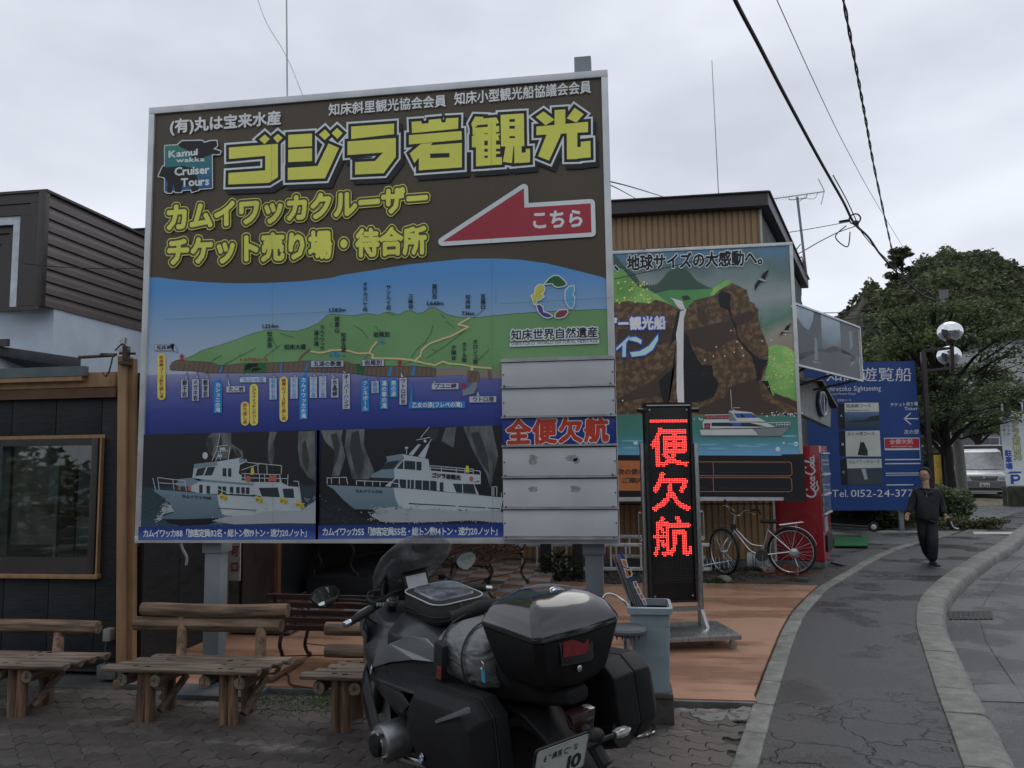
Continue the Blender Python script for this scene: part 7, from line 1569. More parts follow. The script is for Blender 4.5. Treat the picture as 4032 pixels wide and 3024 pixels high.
b=MB(); b.ring((0,0,.016),(0,0,1),.165,.010,40,8); b.beam((-.165,0,.018),(.165,0,.018),.012,.010); b.beam((0,-.165,.018),(0,.165,.018),.012,.010); b.build('base_ring',CHR,st,smooth=True)
b=MB(); b.tube(bez([(-.13,.05,sz-.02),(-.17,.10,sz+.10),(-.12,.14,sz+.19),(.0,.15,sz+.13),(.06,.12,sz+.01)],6),.008,8); b.build('backrest_loop',CHR,st,smooth=True)
# ------------------------------------------------------------------ vending machine (seen from its side)
vend=thing('vending_machine','red cola vending machine seen from the side, standing on blocks next to the bicycle','vending machine',(2.75,13.1,0))
vf0,vf1=G(3068,2216,.10),G(3246,2214,.10); vf1=Vector((3.04,12.86,.10)); du=Vector((.935,-.355,0)).normalized(); vf0=vf1-du*.80; dn_=Vector((-du.y,du.x,0)); VH=1.80
RDM=mat('vending_red',(0.36,0.018,0.028),rough=.28,var=.06,coat=.5,scale=2)
b=WMB(); b.prism([vf0,vf1,vf1+dn_*.95,vf0+dn_*.95],(0,0,VH)); b.build('cabinet',RDM,vend,bevel=.012)
b=WMB(); b.prism([vf0-du*.012,vf0-du*.002,vf0-du*.002+dn_*.5,vf0-du*.012+dn_*.5],(0,0,VH)); b.build('dark_back',RUB,vend)
fc=vf1+du*.006
b=WMB(); b.prism([fc+dn_*.05+Vector((0,0,.7)),fc+dn_*.90+Vector((0,0,.7)),fc+dn_*.90+Vector((0,0,1.7)),fc+dn_*.05+Vector((0,0,1.7))],du*.02); b.build('display_window',mat('vending_window',(0.25,0.30,0.34),rough=.12,var=.5,scale=12,coat=.6),vend)
for z in (.72,1.02,1.34,1.68): b=WMB(); b.beam(fc+du*.012+dn_*.03+Vector((0,0,z)),fc+du*.012+dn_*.92+Vector((0,0,z)),.05,.02,(0,0,1)); b.build('shelf',ALUW,vend)
b=WMB(); b.prism([fc+dn_*.2+Vector((0,0,.12)),fc+dn_*.8+Vector((0,0,.12)),fc+dn_*.8+Vector((0,0,.38)),fc+dn_*.2+Vector((0,0,.38))],du*.025); b.build('pickup_flap',PLB,vend)
b=WMB(); b.prism([fc+dn_*.05+Vector((0,0,.45)),fc+dn_*.35+Vector((0,0,.45)),fc+dn_*.35+Vector((0,0,.68)),fc+dn_*.05+Vector((0,0,.68))],du*.022); b.build('coin_panel',ALU,vend)
for k,(a_,e_) in enumerate((((0.02,.0),(.72,.16)),((.45,.02),(.80,.25)))):
    q=vf0+du*a_[0]+dn_*a_[1]-Vector((0,0,.11)); b=WMB(); b.prism([q,q+du*(e_[0]-a_[0]),q+du*(e_[0]-a_[0])+dn_*e_[1],q+dn_*e_[1]],(0,0,.10)); o=b.build('concrete_block',CONC,bevel=.006); tag(o,['long concrete block under the front edge of the red vending machine','concrete block at the right foot of the red vending machine'][k],'block','blocks under the vending machine')
# script lettering, white, running up the side panel
C8=crop(2350,1400,2212/900); pv=Print(vf0-dn_*.0,-dn_,vend,.0015); pv.part('script_lettering',label='white script lettering running up the red side')
S=lambda pts,w: stroke2(C8(*[(p.x,p.y) for p in bez([Vector((x,y,0)) for x,y in pts],5)]),w,nseg=6)
scr=[]
def cc(pts,w): return stroke2(C8(*[(2108-p.y*98+(p.x-2)*-3,1372-p.x*107) for p in bez([Vector((x,y,0)) for x,y in pts],5)]),w,nseg=6)
def oo(cx,cy,rx,ry,w): return cc([(cx+cos(k*pi/5)*rx,cy+sin(k*pi/5)*ry) for k in range(11)],w)
scr+=cc([(.72,.78),(.62,1.0),(.35,.98),(.10,.66),(.05,.25),(.25,-.02),(.55,.02),(.75,.25)],6.5)+oo(.93,.20,.14,.20,4.5)+cc([(1.42,.36),(1.30,.42),(1.18,.20),(1.27,.0),(1.46,.08)],4.5)+oo(1.66,.20,.13,.20,4.5)+cc([(1.80,.42),(1.80,.05),(1.92,.02)],4)
scr+=cc([(1.93,.30),(2.05,.32)],5)+cc([(2.72,.82),(2.60,1.02),(2.34,.96),(2.14,.62),(2.12,.25),(2.30,.0),(2.55,.02),(2.72,.22)],6.5)+oo(2.90,.20,.13,.20,4.5)+cc([(3.06,.05),(3.16,.45),(3.26,.95),(3.32,.90),(3.18,.30),(3.20,.02),(3.32,.04)],4.2)+oo(3.46,.20,.13,.20,4.5)+cc([(3.60,.42),(3.60,.05),(3.76,.06)],4)
scr+=cc([(.50,-.10),(.85,-.34),(1.15,-.20),(1.45,-.22)],5)+cc([(2.40,1.06),(2.9,1.12),(3.3,1.02),(3.55,1.10)],5)
pv.layer('s',WHITE,union_polys(scr)); pv.flush()
# ------------------------------------------------------------------ bicycle
BCY=12.05
bike=thing('bicycle','silver city bicycle leaning by the ochre wall in front of the red vending machine','bicycle',(2.0,BCY,0))
rw=PY(3117,2166,BCY); R1=.345; rw.z=R1+.0
cr8=crop(2700,1900,2157/650)
def bp(x,y,dy=0.0): q=cr8((x,y))[0]; return PY(q[0],q[1],BCY+dy)
SIL=mat('silver_frame',(0.55,0.56,0.56),rough=.25,metal=.9,var=.15); TYR=mat('tyre',(0.012,0.012,0.012),rough=.8)
def wheel(c,nrm,R,name):
    n=Vector(nrm).normalized(); u,w=frame(n)
    b=WMB(); b.ring(c,n,R-.016,.019,44,8); wl_=b.build('wheel',TYR,bike,smooth=True)
    b=WMB(); b.ring(c,n,R-.042,.010,44,6); b.build('rim',SIL,wl_,smooth=True)
    b=WMB()
    for k in range(28):
        a=2*pi*k/28; s_=1 if k % 2 else -1; a2=a+.5*(1 if k % 4<2 else -1)
        b.cyl(c+n*.03*s_+(u*cos(a2)+w*sin(a2))*.022,c+(u*cos(a)+w*sin(a))*(R-.045),.0016,n=4,cap=False)
    b.build('spokes',SIL,wl_,kind='stuff'); b=WMB(); b.cyl(c-n*.05,c+n*.05,.022,n=12); b.build('hub',SIL,wl_,smooth=True)
    return wl_
fwc=bp(500,985,-.04); fwc.z=R1; wheel(rw,(0.10,1,0),R1,'r'); fn=Vector((.86,.52,0)); wheel(fwc,fn,R1,'f')
hd=bp(625,600,-.02); bb=bp(990,950,0); sc_=bp(1075,560); ht=bp(640,430,-.02)
b=WMB(); b.tube(bez([bp(625,570,-.02),bp(700,660),bp(830,790),bp(930,825),bp(1020,832)],4),.014,8); b.tube(bez([bp(620,625,-.02),bp(700,720),bp(830,880),bp(930,935),bb],4),.015,8); b.tube([bp(1085,560),bb],.014,8); b.tube([bb,rw+Vector((0,-.03,0))],.010,6); b.tube([bp(1075,625),rw+Vector((0,-.03,0))],.009,6); b.tube([ht,bp(615,690,-.02)],.017,8); b.build('frame',SIL,bike,smooth=True)
b=WMB(); cr_=bp(590,700,-.02);
for s_ in (-1,1): b.tube(bez([cr_+fn*.03*s_,cr_.lerp(fwc,.4)+fn*.055*s_,fwc+fn*.055*s_],4),.010,6)
b.build('fork',SIL,bike,smooth=True)
b=WMB(); b.tube(bez([bp(515,235,-.25),bp(545,320,-.15),bp(575,385,-.1),bp(640,425,-.03),bp(700,428,.05),bp(760,372,.12),bp(900,358,.2)],5),.011,8); b.build('handlebar',SIL,bike,smooth=True)
b=WMB(); b.tube([bp(840,362,.17),bp(915,355,.21)],.017,8); b.tube([bp(512,228,-.27),bp(522,262,-.22)],.017,8); b.build('grips',RUB,bike,smooth=True,kind='stuff')
b=WMB(); b.tube(bez([bp(780,385,.12),bp(850,395,.1),bp(905,425,.1)]),.005,5); b.tube(bez([bp(490,300,-.2),bp(560,320,-.2),bp(640,375,-.1)]),.004,5); b.build('brake_levers',SIL,bike,smooth=True,kind='stuff')
b=WMB(); sd=bp(1085,505)
b.loft([[(sd.x+dx,BCY+yy*w_,sd.z+zz) for yy,zz in ((-1,0),(-.6,.025),(.6,.025),(1,0),(.6,-.03),(-.6,-.03))] for dx,w_ in ((-.125,.02),(-.08,.035),(0,.07),(.07,.10),(.11,.08))]); b.build('saddle',RUB,bike,smooth=True,bevel=.01)
b=WMB(); b.tube([rw+Vector((cos(a)*(R1+.02),0,sin(a)*(R1+.02))) for a in [radians(210-k*(195/18)) for k in range(19)]],.020,6,sy=.35); b.build('mudguard',SIL,bike,smooth=True)
b=WMB(); q0,q1=bp(1225,555),bp(1530,515);
for dy in (-.05,0,.05): b.tube([q0+Vector((0,dy,0)),q1+Vector((0,dy,0))],.006,5)
for dy in (-.05,.05): b.tube([q1+Vector((-.08,dy,0)),rw],.004,5)
b.build('rack',SIL,bike,smooth=True)
b=WMB(); b.lathe(bb,(0,-1,0),[(.02,.0),(.02,.085),(.03,.09),(.035,.08),(.035,0)],28); b.build('chain_guard',DKMET,bike)
b=WMB(); b.tube([bb+Vector((0,-.05,0)),bb+Vector((.0,-.05,-.16))],.008,6); b.box(bb.x-.05,bb.x+.04,BCY-.13,BCY-.05,bb.z-.17,bb.z-.155); b.build('crank',SIL,bike)
b=WMB(); b.tube([rw+Vector((0,-.04,0)),bp(1465,1100,-.1),Vector((bp(1470,1225,-.1).x,BCY-.1,.01))],.007,6); b.build('kickstand',SIL,bike)
bk=bp(470,560,-.1); b=WMB()
for k in range(9):
    for z in (0,1): pass
for z in (-.12,-.04,.04,.12): b.loop([bk+Vector((x,y,z)) for x,y in ((-.13,-.1),(.12,-.1),(.12,.1),(-.13,.1))],.0025,4)
for k in range(8):
    for y in (-.1,.1): b.cyl(bk+Vector((-.13+.036*k,y,-.12)),bk+Vector((-.13+.036*k,y,.12)),.0018,n=4)
b.build('wire_basket',mat('basket_wire',(0.06,0.05,0.045),rough=.5),bike,kind='stuff')
b=WMB(); b.box(bk.x+.13,bk.x+.2,BCY-.14,BCY-.06,bk.z-.06,bk.z+.02); b.build('lamp',RUB,bike,bevel=.006)
b=WMB(); b.lathe(rw+Vector((.02,-.05,-.02)),(0,-1,0),[(0,.07),(.02,.07),(.03,.03),(.03,0)],16); b.build('hub_dynamo',SIL,bike)
# ------------------------------------------------------------------ pails, net, stones
t=thing('paint_pail','white paint pail with blue stripes lying on its side behind the bicycle','pail',(1.9,12.45,0)); pc0=bp(915,1035,.3); rr_=.115; pc0.z=rr_+.06
b=WMB(); b.lathe(pc0,(.96,-.2,0),[(-.12,.0),(-.12,rr_*1.0),(-.10,rr_*1.03),(.12,rr_*1.1),(.13,rr_*1.14),(.14,rr_*1.1),(.14,0)],28); b.build('pail_body',mat('pail_white',(0.5,0.52,0.5),rough=.5,var=.1),t,smooth=True)
b=WMB()
for k in (-.04,.0,.03): b.lathe(pc0,(.96,-.2,0),[(k,rr_*1.055+.001),(k+.014,rr_*1.065+.001)],28)
b.build('blue_stripes',mat('stripe_blue',(0.03,0.12,0.28),rough=.5),t,smooth=True,kind='stuff')
t=thing('pail_lid','round white pail lid standing on edge beside the striped pail','lid',(2.1,12.3,0)); pc0=bp(1078,1080,.2); pc0.z=.12
b=WMB(); b.lathe(pc0,(0.15,-1,.05),[(0,.11),(.015,.115),(.02,.108),(.018,.04),(.022,.036),(.02,0)],28); b.build('lid',mat('pail_white',(0.5,)*3),t,smooth=True)
net=MB(); nc=G(3110,2265); NR=random.Random(8)
for k in range(900):
    a=NR.uniform(0,2*pi); q=NR.uniform(0,1)**.6; x=nc.x-.05+cos(a)*q*.36; y=nc.y+.12+sin(a)*q*.25; z=(1-q*q)*.16*NR.uniform(.2,1); d=Vector((NR.uniform(-1,1),NR.uniform(-1,1),NR.uniform(-.5,.5)))*.03
    net.add([(x,y,z),(x+d.x,y+d.y,max(0,z+d.z)),(x+d.x,y+d.y,max(0,z+d.z)+.005),(x,y,z+.005)],[(0,1,2,3)])
o=net.build('fishing_net',mat('orange_net',(0.36,0.09,0.045),rough=.7,var=.4,scale=30),fixn=False); tag(o,'heap of orange netting under the bicycle rear wheel','net')
def stone(name,label,cat,c,sx,sy,sz_,m,seed,grp=None):
    R_=random.Random(seed); b=MB(); b.sphere((0,0,0),1,14,9); b.v=[(x*sx*(1+R_.uniform(-.07,.07)),y*sy*(1+R_.uniform(-.07,.07)),max(-.4,z)*sz_*(1+R_.uniform(-.05,.05))) for x,y,z in b.v]
    o=b.build(name,m,smooth=True); o.location=(c[0],c[1],c[2]+sz_*.3); tag(o,label,cat,grp); return o
STN=mat('stone_grey',(0.15,0.15,0.125),rough=.8,var=.3,scale=9,bump=.6)
p=G(2850,2292); stone('rock','pale rounded rock at the bicycle front wheel, with weeds beside it','rock',p,.11,.08,.075,STN,1)
for k,(x,y,lb) in enumerate(((2965,2262,'small broken brick lying on the soil under the bicycle frame'),(3158,2288,'dark stone block under the bicycle kickstand'))):
    p=G(x,y); b=MB(); b.box(-.085,.085,-.04,.04,0,.05); o=b.build('broken_brick',mat('old_brick',(0.07,0.065,0.06),rough=.85,var=.3,bump=.7),bevel=.008); o.location=(p.x,p.y,-.005); o.rotation_euler=(0,.05,.2-.5*k); tag(o,lb,'brick')
def leafm(name,c,v=.45): return mat(name,c,rough=.55,var=v,scale=3.5,rvar=.1,coord='World',spec=.3)
WEED=leafm('weed_leaf',(0.055,0.10,0.03))
def tuft(name,label,c,r,h,n,m,seed,cat='plant',size=.03,grp=None,kind=None):
    R_=random.Random(seed); b=MB()
    for i in range(n):
        a=R_.uniform(0,6.28); q=R_.random()**.6*r; z=R_.uniform(.05,1)*h*(1-.55*(q/r)**2); s_=size*R_.uniform(.5,1.3); d=Vector((cos(a),sin(a),R_.uniform(-.2,1))).normalized(); u,w=frame(Vector((R_.uniform(-1,1),R_.uniform(-1,1),R_.uniform(.3,1)))); p=Vector((cos(a)*q,sin(a)*q,z))
        b.add([p-u*s_*.4,p+d*s_*.9-w*s_*.1,p+u*s_*.4,p-d*s_*.7],[(0,1,2,3)])
    o=b.build(name,m,fixn=False); o.location=c; tag(o,label,cat,grp,kind); return o
p=G(2828,2300); tuft('weed_clump','small bright green weed clump beside the pale rock',(p.x-.03,p.y,0),.12,.10,260,WEED,3)
p=G(2050,2275,.0); tuft('weed_clump','dark weeds growing between the black posts and the ladder',(-1.0,11.5,0),.34,.42,500,leafm('dark_weed',(0.03,0.045,0.02)),4,size=.06)
# ------------------------------------------------------------------ ladders lying against the wall
def ladder(label,a,c,up,hgt,n,seed):
    t=thing('ladder',label,'ladder',tuple((Vector(a)+Vector(c))/2),0,'aluminium ladders lying along the ochre wall'); a,c=Vector(a),Vector(c); up=Vector(up).normalized()*hgt
    for o_ in (Vector(),up): b=WMB(); b.beam(a+o_,c+o_,.03,.055,up); b.build('rail',mat('ladder_aluminium',(0.55,0.56,0.56),rough=.35,metal=.6,var=.15),t,bevel=.004)
    for i in range(n): p=a.lerp(c,(i+.5)/n); b=WMB(); b.beam(p,p+up,.03,.03,(c-a)); b.build('rung',MATS['ladder_aluminium'],t)
    return t
yl=12.2; la,lc_=PY(2030,2275,yl),PY(2560,2268,yl); lb2=PY(2030,2197,yl)
ladder('long aluminium ladder lying on edge behind the black posts',(la.x,yl,.02+.03),(lc_.x+.9,yl,.06),(0,.12,1),.36,13,1)
la,lc_=PY(2400,2180,12.4),PY(2780,2178,12.4); ladder('second ladder leaning behind the LED sign, higher than the first',(la.x,12.45,.22),(lc_.x,12.45,.20),(0,.1,1),.30,7,2)
rk=thing('wire_rack','white wire rack lying by the bicycle front wheel','rack',(1.1,12.3,0)); b=WMB(); p0,p1=PY(2760,2228,12.1),PY(2875,2208,12.1); b.cyl(p0,p1,.008,n=6)
for k in range(7): q=p0.lerp(p1,(k+.5)/7); b.cyl(q+Vector((0,0,-.09)),q+Vector((0,0,.09)),.005,n=5)
b.build('wires',ALUW,rk,kind='stuff')
b=MB(); b.tube(bez([PY(2970,1968,12.6),PY(2982,2000,12.5),PY(2996,2027,12.5)]),.012,6); o=b.build('hanging_hose',RUB); tag(o,'short dark hose hanging on the ochre wall above the bicycle saddle','hose')
# ------------------------------------------------------------------ entrance annex with round emblem, between mural and blue sign
ann=thing('entrance_annex','small grey gabled entrance annex with a round emblem, between the mural and blue sign','building',(3.5,15,0))
g0_,g1_=PD(3148,1560,13.7),PD(3272,1640,15.2); gd_=Vector((g1_.x-g0_.x,g1_.y-g0_.y,0)).normalized(); pl_n=Vector((gd_.y,-gd_.x,0))
P_=[PP(x,y,g0_,pl_n) for x,y in ((3120,1503),(3215,1503),(3272,1607),(3270,1682),(3120,1614))]
ANM=mat('annex_render',(0.30,0.31,0.30),rough=.7,var=.12,coord='World')
b=WMB(); b.prism(P_,-pl_n*.12); b.build('gable_fascia',ANM,ann)
b=WMB(); b.beam(P_[0]+Vector((0,0,.03)),P_[1]+Vector((0,0,.03)),.22,.05); b.beam(P_[1]+Vector((0,0,.03)),P_[2]+Vector((.03,.05,.02)),.22,.05); b.build('roof_edge',DKMET,ann)
ec=PP(3227,1590,g0_,pl_n); b=WMB(); n_=pl_n; b.lathe(ec+n_*.02,n_,[(0,.24),(.03,.25),(.05,.23),(.05,.20),(.035,.19),(.035,0)],32); e_=b.build('round_emblem',mat('emblem_navy',(0.03,0.05,0.12),rough=.4),ann)
b=WMB(); b.ring(ec+n_*.07,n_,.22,.022,30,6); b.beam(ec+n_*.08+Vector((0,0,-.2)),ec+n_*.08+Vector((0,0,.2)),.05,.02,n_); b.build('emblem_anchor',mat('emblem_silver',(0.35,0.37,0.4),rough=.35,metal=.4),e_)
w0_,w1_=P_[0]-pl_n*.5,PP(3192,1650,g0_,pl_n)-pl_n*.5
b=WMB(); b.prism([Vector((w0_.x,w0_.y,0)),Vector((w1_.x,w1_.y,0)),Vector((w1_.x,w1_.y,P_[4].z+.1)),Vector((w0_.x,w0_.y,P_[4].z+.1))],-pl_n*2.5); b.build('wall',mat('annex_dark_wall',(0.05,0.055,0.06),rough=.5,var=.3),ann)
for x_ in (3163,3188): q=PP(x_,1700,g0_,pl_n)-pl_n*.35; b=WMB(); b.box(q.x-.03,q.x+.03,q.y-.03,q.y+.03,0,2.5); b.build('post',GREYP,ann)
# ------------------------------------------------------------------ globe street lamp
lp=G(3665,2097); lp.z=0; dl=17.0
lampt=thing('street_lamp','brown post street lamp with two mirrored glass globes, behind the walking man','street lamp',(lp.x,lp.y,0))
BRP=mat('brown_painted_post',(0.035,0.026,0.024),rough=.5,var=.2,scale=3)
pt_=PD(3634,1385,dl*1.04); b=WMB(); b.beam((pt_.x,pt_.y,0),(pt_.x,pt_.y,pt_.z),.10,.10,(0,1,0)); b.build('post',BRP,lampt,bevel=.008)
for y_,z_ in ((1375,0),(1455,1)):
    a_=PD(3634,y_+8,dl*1.04); c_=PD(3752,y_-6,dl*1.04); b=WMB(); b.beam(a_,c_,.065,.065); b.build('arm',BRP,lampt,bevel=.006)
q0,q1=PD(3747,1345,dl*1.04),PD(3749,1465,dl*1.04); b=WMB(); b.beam(q0,q1,.075,.075,(0,1,0)); b.build('arm_post',BRP,lampt,bevel=.006)
GLB=mat('globe_mirror',(0.75,0.77,0.80),rough=.03,metal=1.0,var=.03,rvar=.01)
for (x,y,r,d) in ((3741,1306,46,dl*1.04),(3737,1400,44,dl*1.07)):
    c_=PD(x,y,d); R_=r/FPX*d
    b=WMB(); b.sphere(c_,R_,32,20,(1,1,.86)); g_=b.build('globe',GLB,lampt,smooth=True)
    b=WMB(); b.lathe(c_-Vector((0,0,R_*.98)),(0,0,1),[(-.03,R_*.35),(.12,R_*.5),(.13,R_*.4)],20); b.build('globe_cup',BRP,g_,smooth=True)
# ------------------------------------------------------------------ utility pole and overhead wires
up_=G(3793,1967); upx,upy=up_.x,up_.y
pole=thing('utility_pole','grey concrete utility pole rising behind the tree beside the van','utility pole',(upx,upy,0)); topp=PD(3714,1142,(Vector((upx,upy,1.75))-CAM).dot(_f));
b=MB(); b.cyl((0,0,-.1),(topp.x-upx,topp.y-upy,topp.z),.20,.15,n=18); b.build('shaft',mat('pole_concrete',(0.18,0.18,0.17),rough=.8,var=.15,bump=.2),pole,smooth=True)
b=WMB(); pcap=topp-Vector((0,0,.5)); b.beam(pcap-Vector((.6,0,0)),pcap+Vector((.4,0,0)),.08,.08); b.build('crossarm',DKMET,pole)
dtop=(topp-CAM).dot(_f)
def wire(name,label,pts,d0,d1,r,m,cat='cable',wob=0,grp=None,n=8,tw=0):
    L_=[0]
    for a,c in zip(pts,pts[1:]): L_.append(L_[-1]+hypot(a[0]-c[0],a[1]-c[1]))
    P3=[]
    for (x,y),s in zip(pts,L_): t=s/L_[-1]; P3.append(PD(x,y,1/((1-t)/d0+t/d1)))
    P3=bez(P3,n); b=MB()
    if tw:
        for ph in (0,pi):
            acc=0; Q=[]
            for i,p in enumerate(P3): acc=i*0.9; Q.append(p+Vector((cos(acc+ph),0,sin(acc+ph)))*r*1.0)
            b.tube(Q,r*.85,5)
    else: b.tube(P3,r,6)
    o=b.build(name,m,smooth=True); tag(o,label,cat,grp); return o
CBL=mat('cable_black',(0.012,0.012,0.012),rough=.6); CGR=mat('cable_grey',(0.10,0.10,0.11),rough=.6)
GW='overhead wires strung to the utility pole'
wire('overhead_cable','thick black overhead cable sagging from top centre to the utility pole',[(2730,-380),(2880,-30),(2990,182),(3099,392),(3227,629),(3318,790),(3363,878),(3420,935),(3473,1010),(3560,1100),(3640,1165),(3700,1185)],8,dtop,.028,CBL,grp=GW)
wire('overhead_cable','twisted black overhead cable descending steeply at upper right',[(3270,-330),(3316,-30),(3372,273),(3410,480),(3445,674),(3500,930),(3535,1080),(3560,1130)],9,dtop,.016,CBL,grp=GW,tw=1,n=14)
wire('overhead_cable','thin straight grey wire between the two black overhead cables',[(2910,-330),(3050,-20),(3208,328),(3330,580),(3463,820),(3618,1075)],9,40,.007,CGR,grp=GW)
wire('overhead_cable','second thinner cable lashed to the thick black one, bowing above it',[(3280,690),(3330,780),(3363,850),(3400,925),(3480,1010),(3570,1090),(3700,1180)],15.5,dtop,.012,CBL,grp=GW)
wire('service_wire','nearly level thin service wire from the cable splice to the ochre building',[(3345,873),(3150,908),(2990,930),(2700,970),(2420,985)],18,11.5,.009,CGR)
wire('service_wire','slack grey service wire drooping from the cable splice to the antenna mast',[(3370,890),(3300,915),(3230,950),(3160,990),(3130,1005)],18,17,.012,CGR)
wire('service_wire','diagonal thin wire at the upper left of the signboard',[(930,-300),(1010,-20),(1050,90),(1110,190),(1150,270),(1190,372)],10,9,.006,ALUW,n=6)
wire('service_wire','thin wire crossing the lap siding of the upper-left house',[(90,1038),(250,1052),(420,1058),(565,1055)],8.5,8.4,.005,CBL)
wire('service_wire','upper of two thin guy wires from signboard edge to the ochre roof',[(2395,713),(2500,740),(2612,775)],6.2,12.8,.006,CGR)
wire('service_wire','lower of two thin guy wires from signboard edge to the ochre roof',[(2395,725),(2450,752),(2505,783)],6.2,12.8,.005,CGR)
wire('service_wire','wire crossing the top of the mural from its top edge',[(3005,962),(2850,1000),(2640,1050),(2420,1098)],12.0,11.6,.006,CBL)
for k,(a_,c_) in enumerate((((3180,1275),(3800,1190)),((3240,1232),(3420,1215)),((3270,1250),(3620,1210)),((3360,1282),(3630,1232)))):
    wire('far_wire',['lowest left far wire against the hill','upper far wire near the roof corner','middle far wire against the hill','far wire nearest the tree'][k],[a_,((a_[0]+c_[0])/2,(a_[1]+c_[1])/2+6),c_],30,34,.018,CBL,grp='distant wires in front of the hill')
sp=PD(3366,862,18); b=MB(); b.ring(sp,(0.3,1,0),.12,.018,16,6); b.cyl(sp+Vector((-.35,0,-.05)),sp+Vector((-.12,0,-.02)),.03); b.sphere(sp+Vector((.02,0,-.1)),.07,8,6); b.tube(bez([sp+Vector((-.2,0,-.15)),sp+Vector((-.45,0,-.4)),sp+Vector((-.2,0,-.65)),sp+Vector((-.12,0,-.3))]),.014,5); o=b.build('cable_splice',CBL,kind=None); tag(o,'dark cable splice fitting where the service wires leave the thick cable','cable fitting')
# masts and antennas
def mast(label,x,y0,y1,dep,r):
    fn_=PY if dep<6 else PD; p1=fn_(x[0],y0,dep); b=MB(); p0=fn_(x[1],y1,dep); b.cyl(p0,p1,r,r*.7,n=8); o=b.build('whip_mast',mat('mast_white',(0.5,0.5,0.5),rough=.5),smooth=True); return tag(o,label,'antenna','thin whip masts against the sky')
mast('tall pale whip mast rising above the left half of the signboard',(1128,1142),-40,1900,5.775,.009); o=mast('thin whip mast on the ochre building roof',(2803,2829),238,760,13.4,.009)
ant=thing('tv_antenna','TV antenna with a long spiked boom on a tall mast beside the brown roof','antenna',tuple(PD(3170,1095,17))); dA=17
b=WMB(); b.cyl(PD(3175,1085,dA),PD(3139,775,dA),.028,n=8); b.build('mast',GREYP,ant,smooth=True)
b=WMB(); a0,a1=PD(3028,785,dA*.98),PD(3247,754,dA); b.cyl(a0,a1,.013,n=6); b.build('boom',ALU,ant)
for k in range(17): q=a0.lerp(a1,(k+.5)/18); b=WMB(); b.cyl(q+Vector((-.03,-.09,-.08)),q+Vector((.03,.09,.08)),.006,n=5); b.build('element',ALU,ant)
b=WMB(); q=PD(3240,752,dA); b.cyl(q+Vector((-.08,0,.28)),q+Vector((.03,0,0)),.012,n=5); b.cyl(q+Vector((-.05,0,-.3)),q+Vector((.03,0,0)),.012,n=5); b.build('reflector',ALU,ant)
b=WMB(); b.tube(bez([PD(3106,776,dA),PD(3110,786,dA),PD(3140,784,dA),PD(3172,778,dA),PD(3176,766,dA)]),.012,6); b.tube(bez([PD(3145,795,dA),PD(3165,782,dA),PD(3205,782,dA),PD(3220,760,dA)]),.007,5); b.build('bracket',ALU,ant,smooth=True)
b=WMB(); b.cyl(PD(3128,992,dA),PD(3152,962,dA),.014,n=6); b.cyl(PD(3145,1020,dA),PD(3157,1010,dA),.014,n=6); b.cyl(PD(3157,1010,dA),PD(3174,1090,dA),.012,n=6); b.build('stay',GREYP,ant)
# manhole, drain patch, puddle and gutter slab
mh=G(3425,2316); b=MB(); b.lathe((0,0,0),(0,0,1),[(0,.19),(.004,.19),(.005,.18),(.005,0)],28); o=b.build('manhole_cover',mat('manhole_iron',(0.02,0.02,0.02),rough=.4,var=.3)); o.location=(mh.x,mh.y,.0); tag(o,'round dark iron cover set in the asphalt sidewalk','manhole cover')
b=MB(); q=[G(x,y,-.12) for x,y in ((3732,2408),(3905,2408),(3912,2440),(3735,2442))]
b.prism([p+Vector((0,0,.006)) for p in q],(0,0,-.03)); dg_=b.build('drain_grate',mat('grate_dark',(0.008,0.008,0.008),rough=.35)); tag(dg_,'dark rectangular drain grate in the road beside the kerb bend','drain')
b=MB()
for k in range(9): p0,p1=q[0].lerp(q[1],(k+.5)/9),q[3].lerp(q[2],(k+.5)/9); b.beam(p0+Vector((0,0,.01)),p1+Vector((0,0,.01)),.012,.012)
b.build('grate_bar',mat('grate_bar',(0.03,0.03,0.03),rough=.4),dg_,kind='stuff')
b=MB(); q=[G(x,y,-.12) for x,y in ((3835,2700),(4100,2690),(4160,2772),(3850,2762))]; b.prism([p+Vector((0,0,.006)) for p in q],(0,0,-.03)); o=b.build('concrete_drain_cover',wetmat('cover_concrete',(0.10,0.10,0.10),(0.13,0.13,0.13),.7)); tag(o,'grey concrete drain cover slab in the road at the right edge','drain cover')
q=[G(x,y) for x,y in ((3830,2095),(4060,2095),(4070,2104),(3835,2104))]; b=MB(); b.prism([p+Vector((0,0,.008)) for p in q],(0,0,-.03)); o=b.build('white_kerb_strip',mat('strip_white',(0.4,0.4,0.38))); tag(o,'pale flat strip across the far end of the sidewalk','strip')
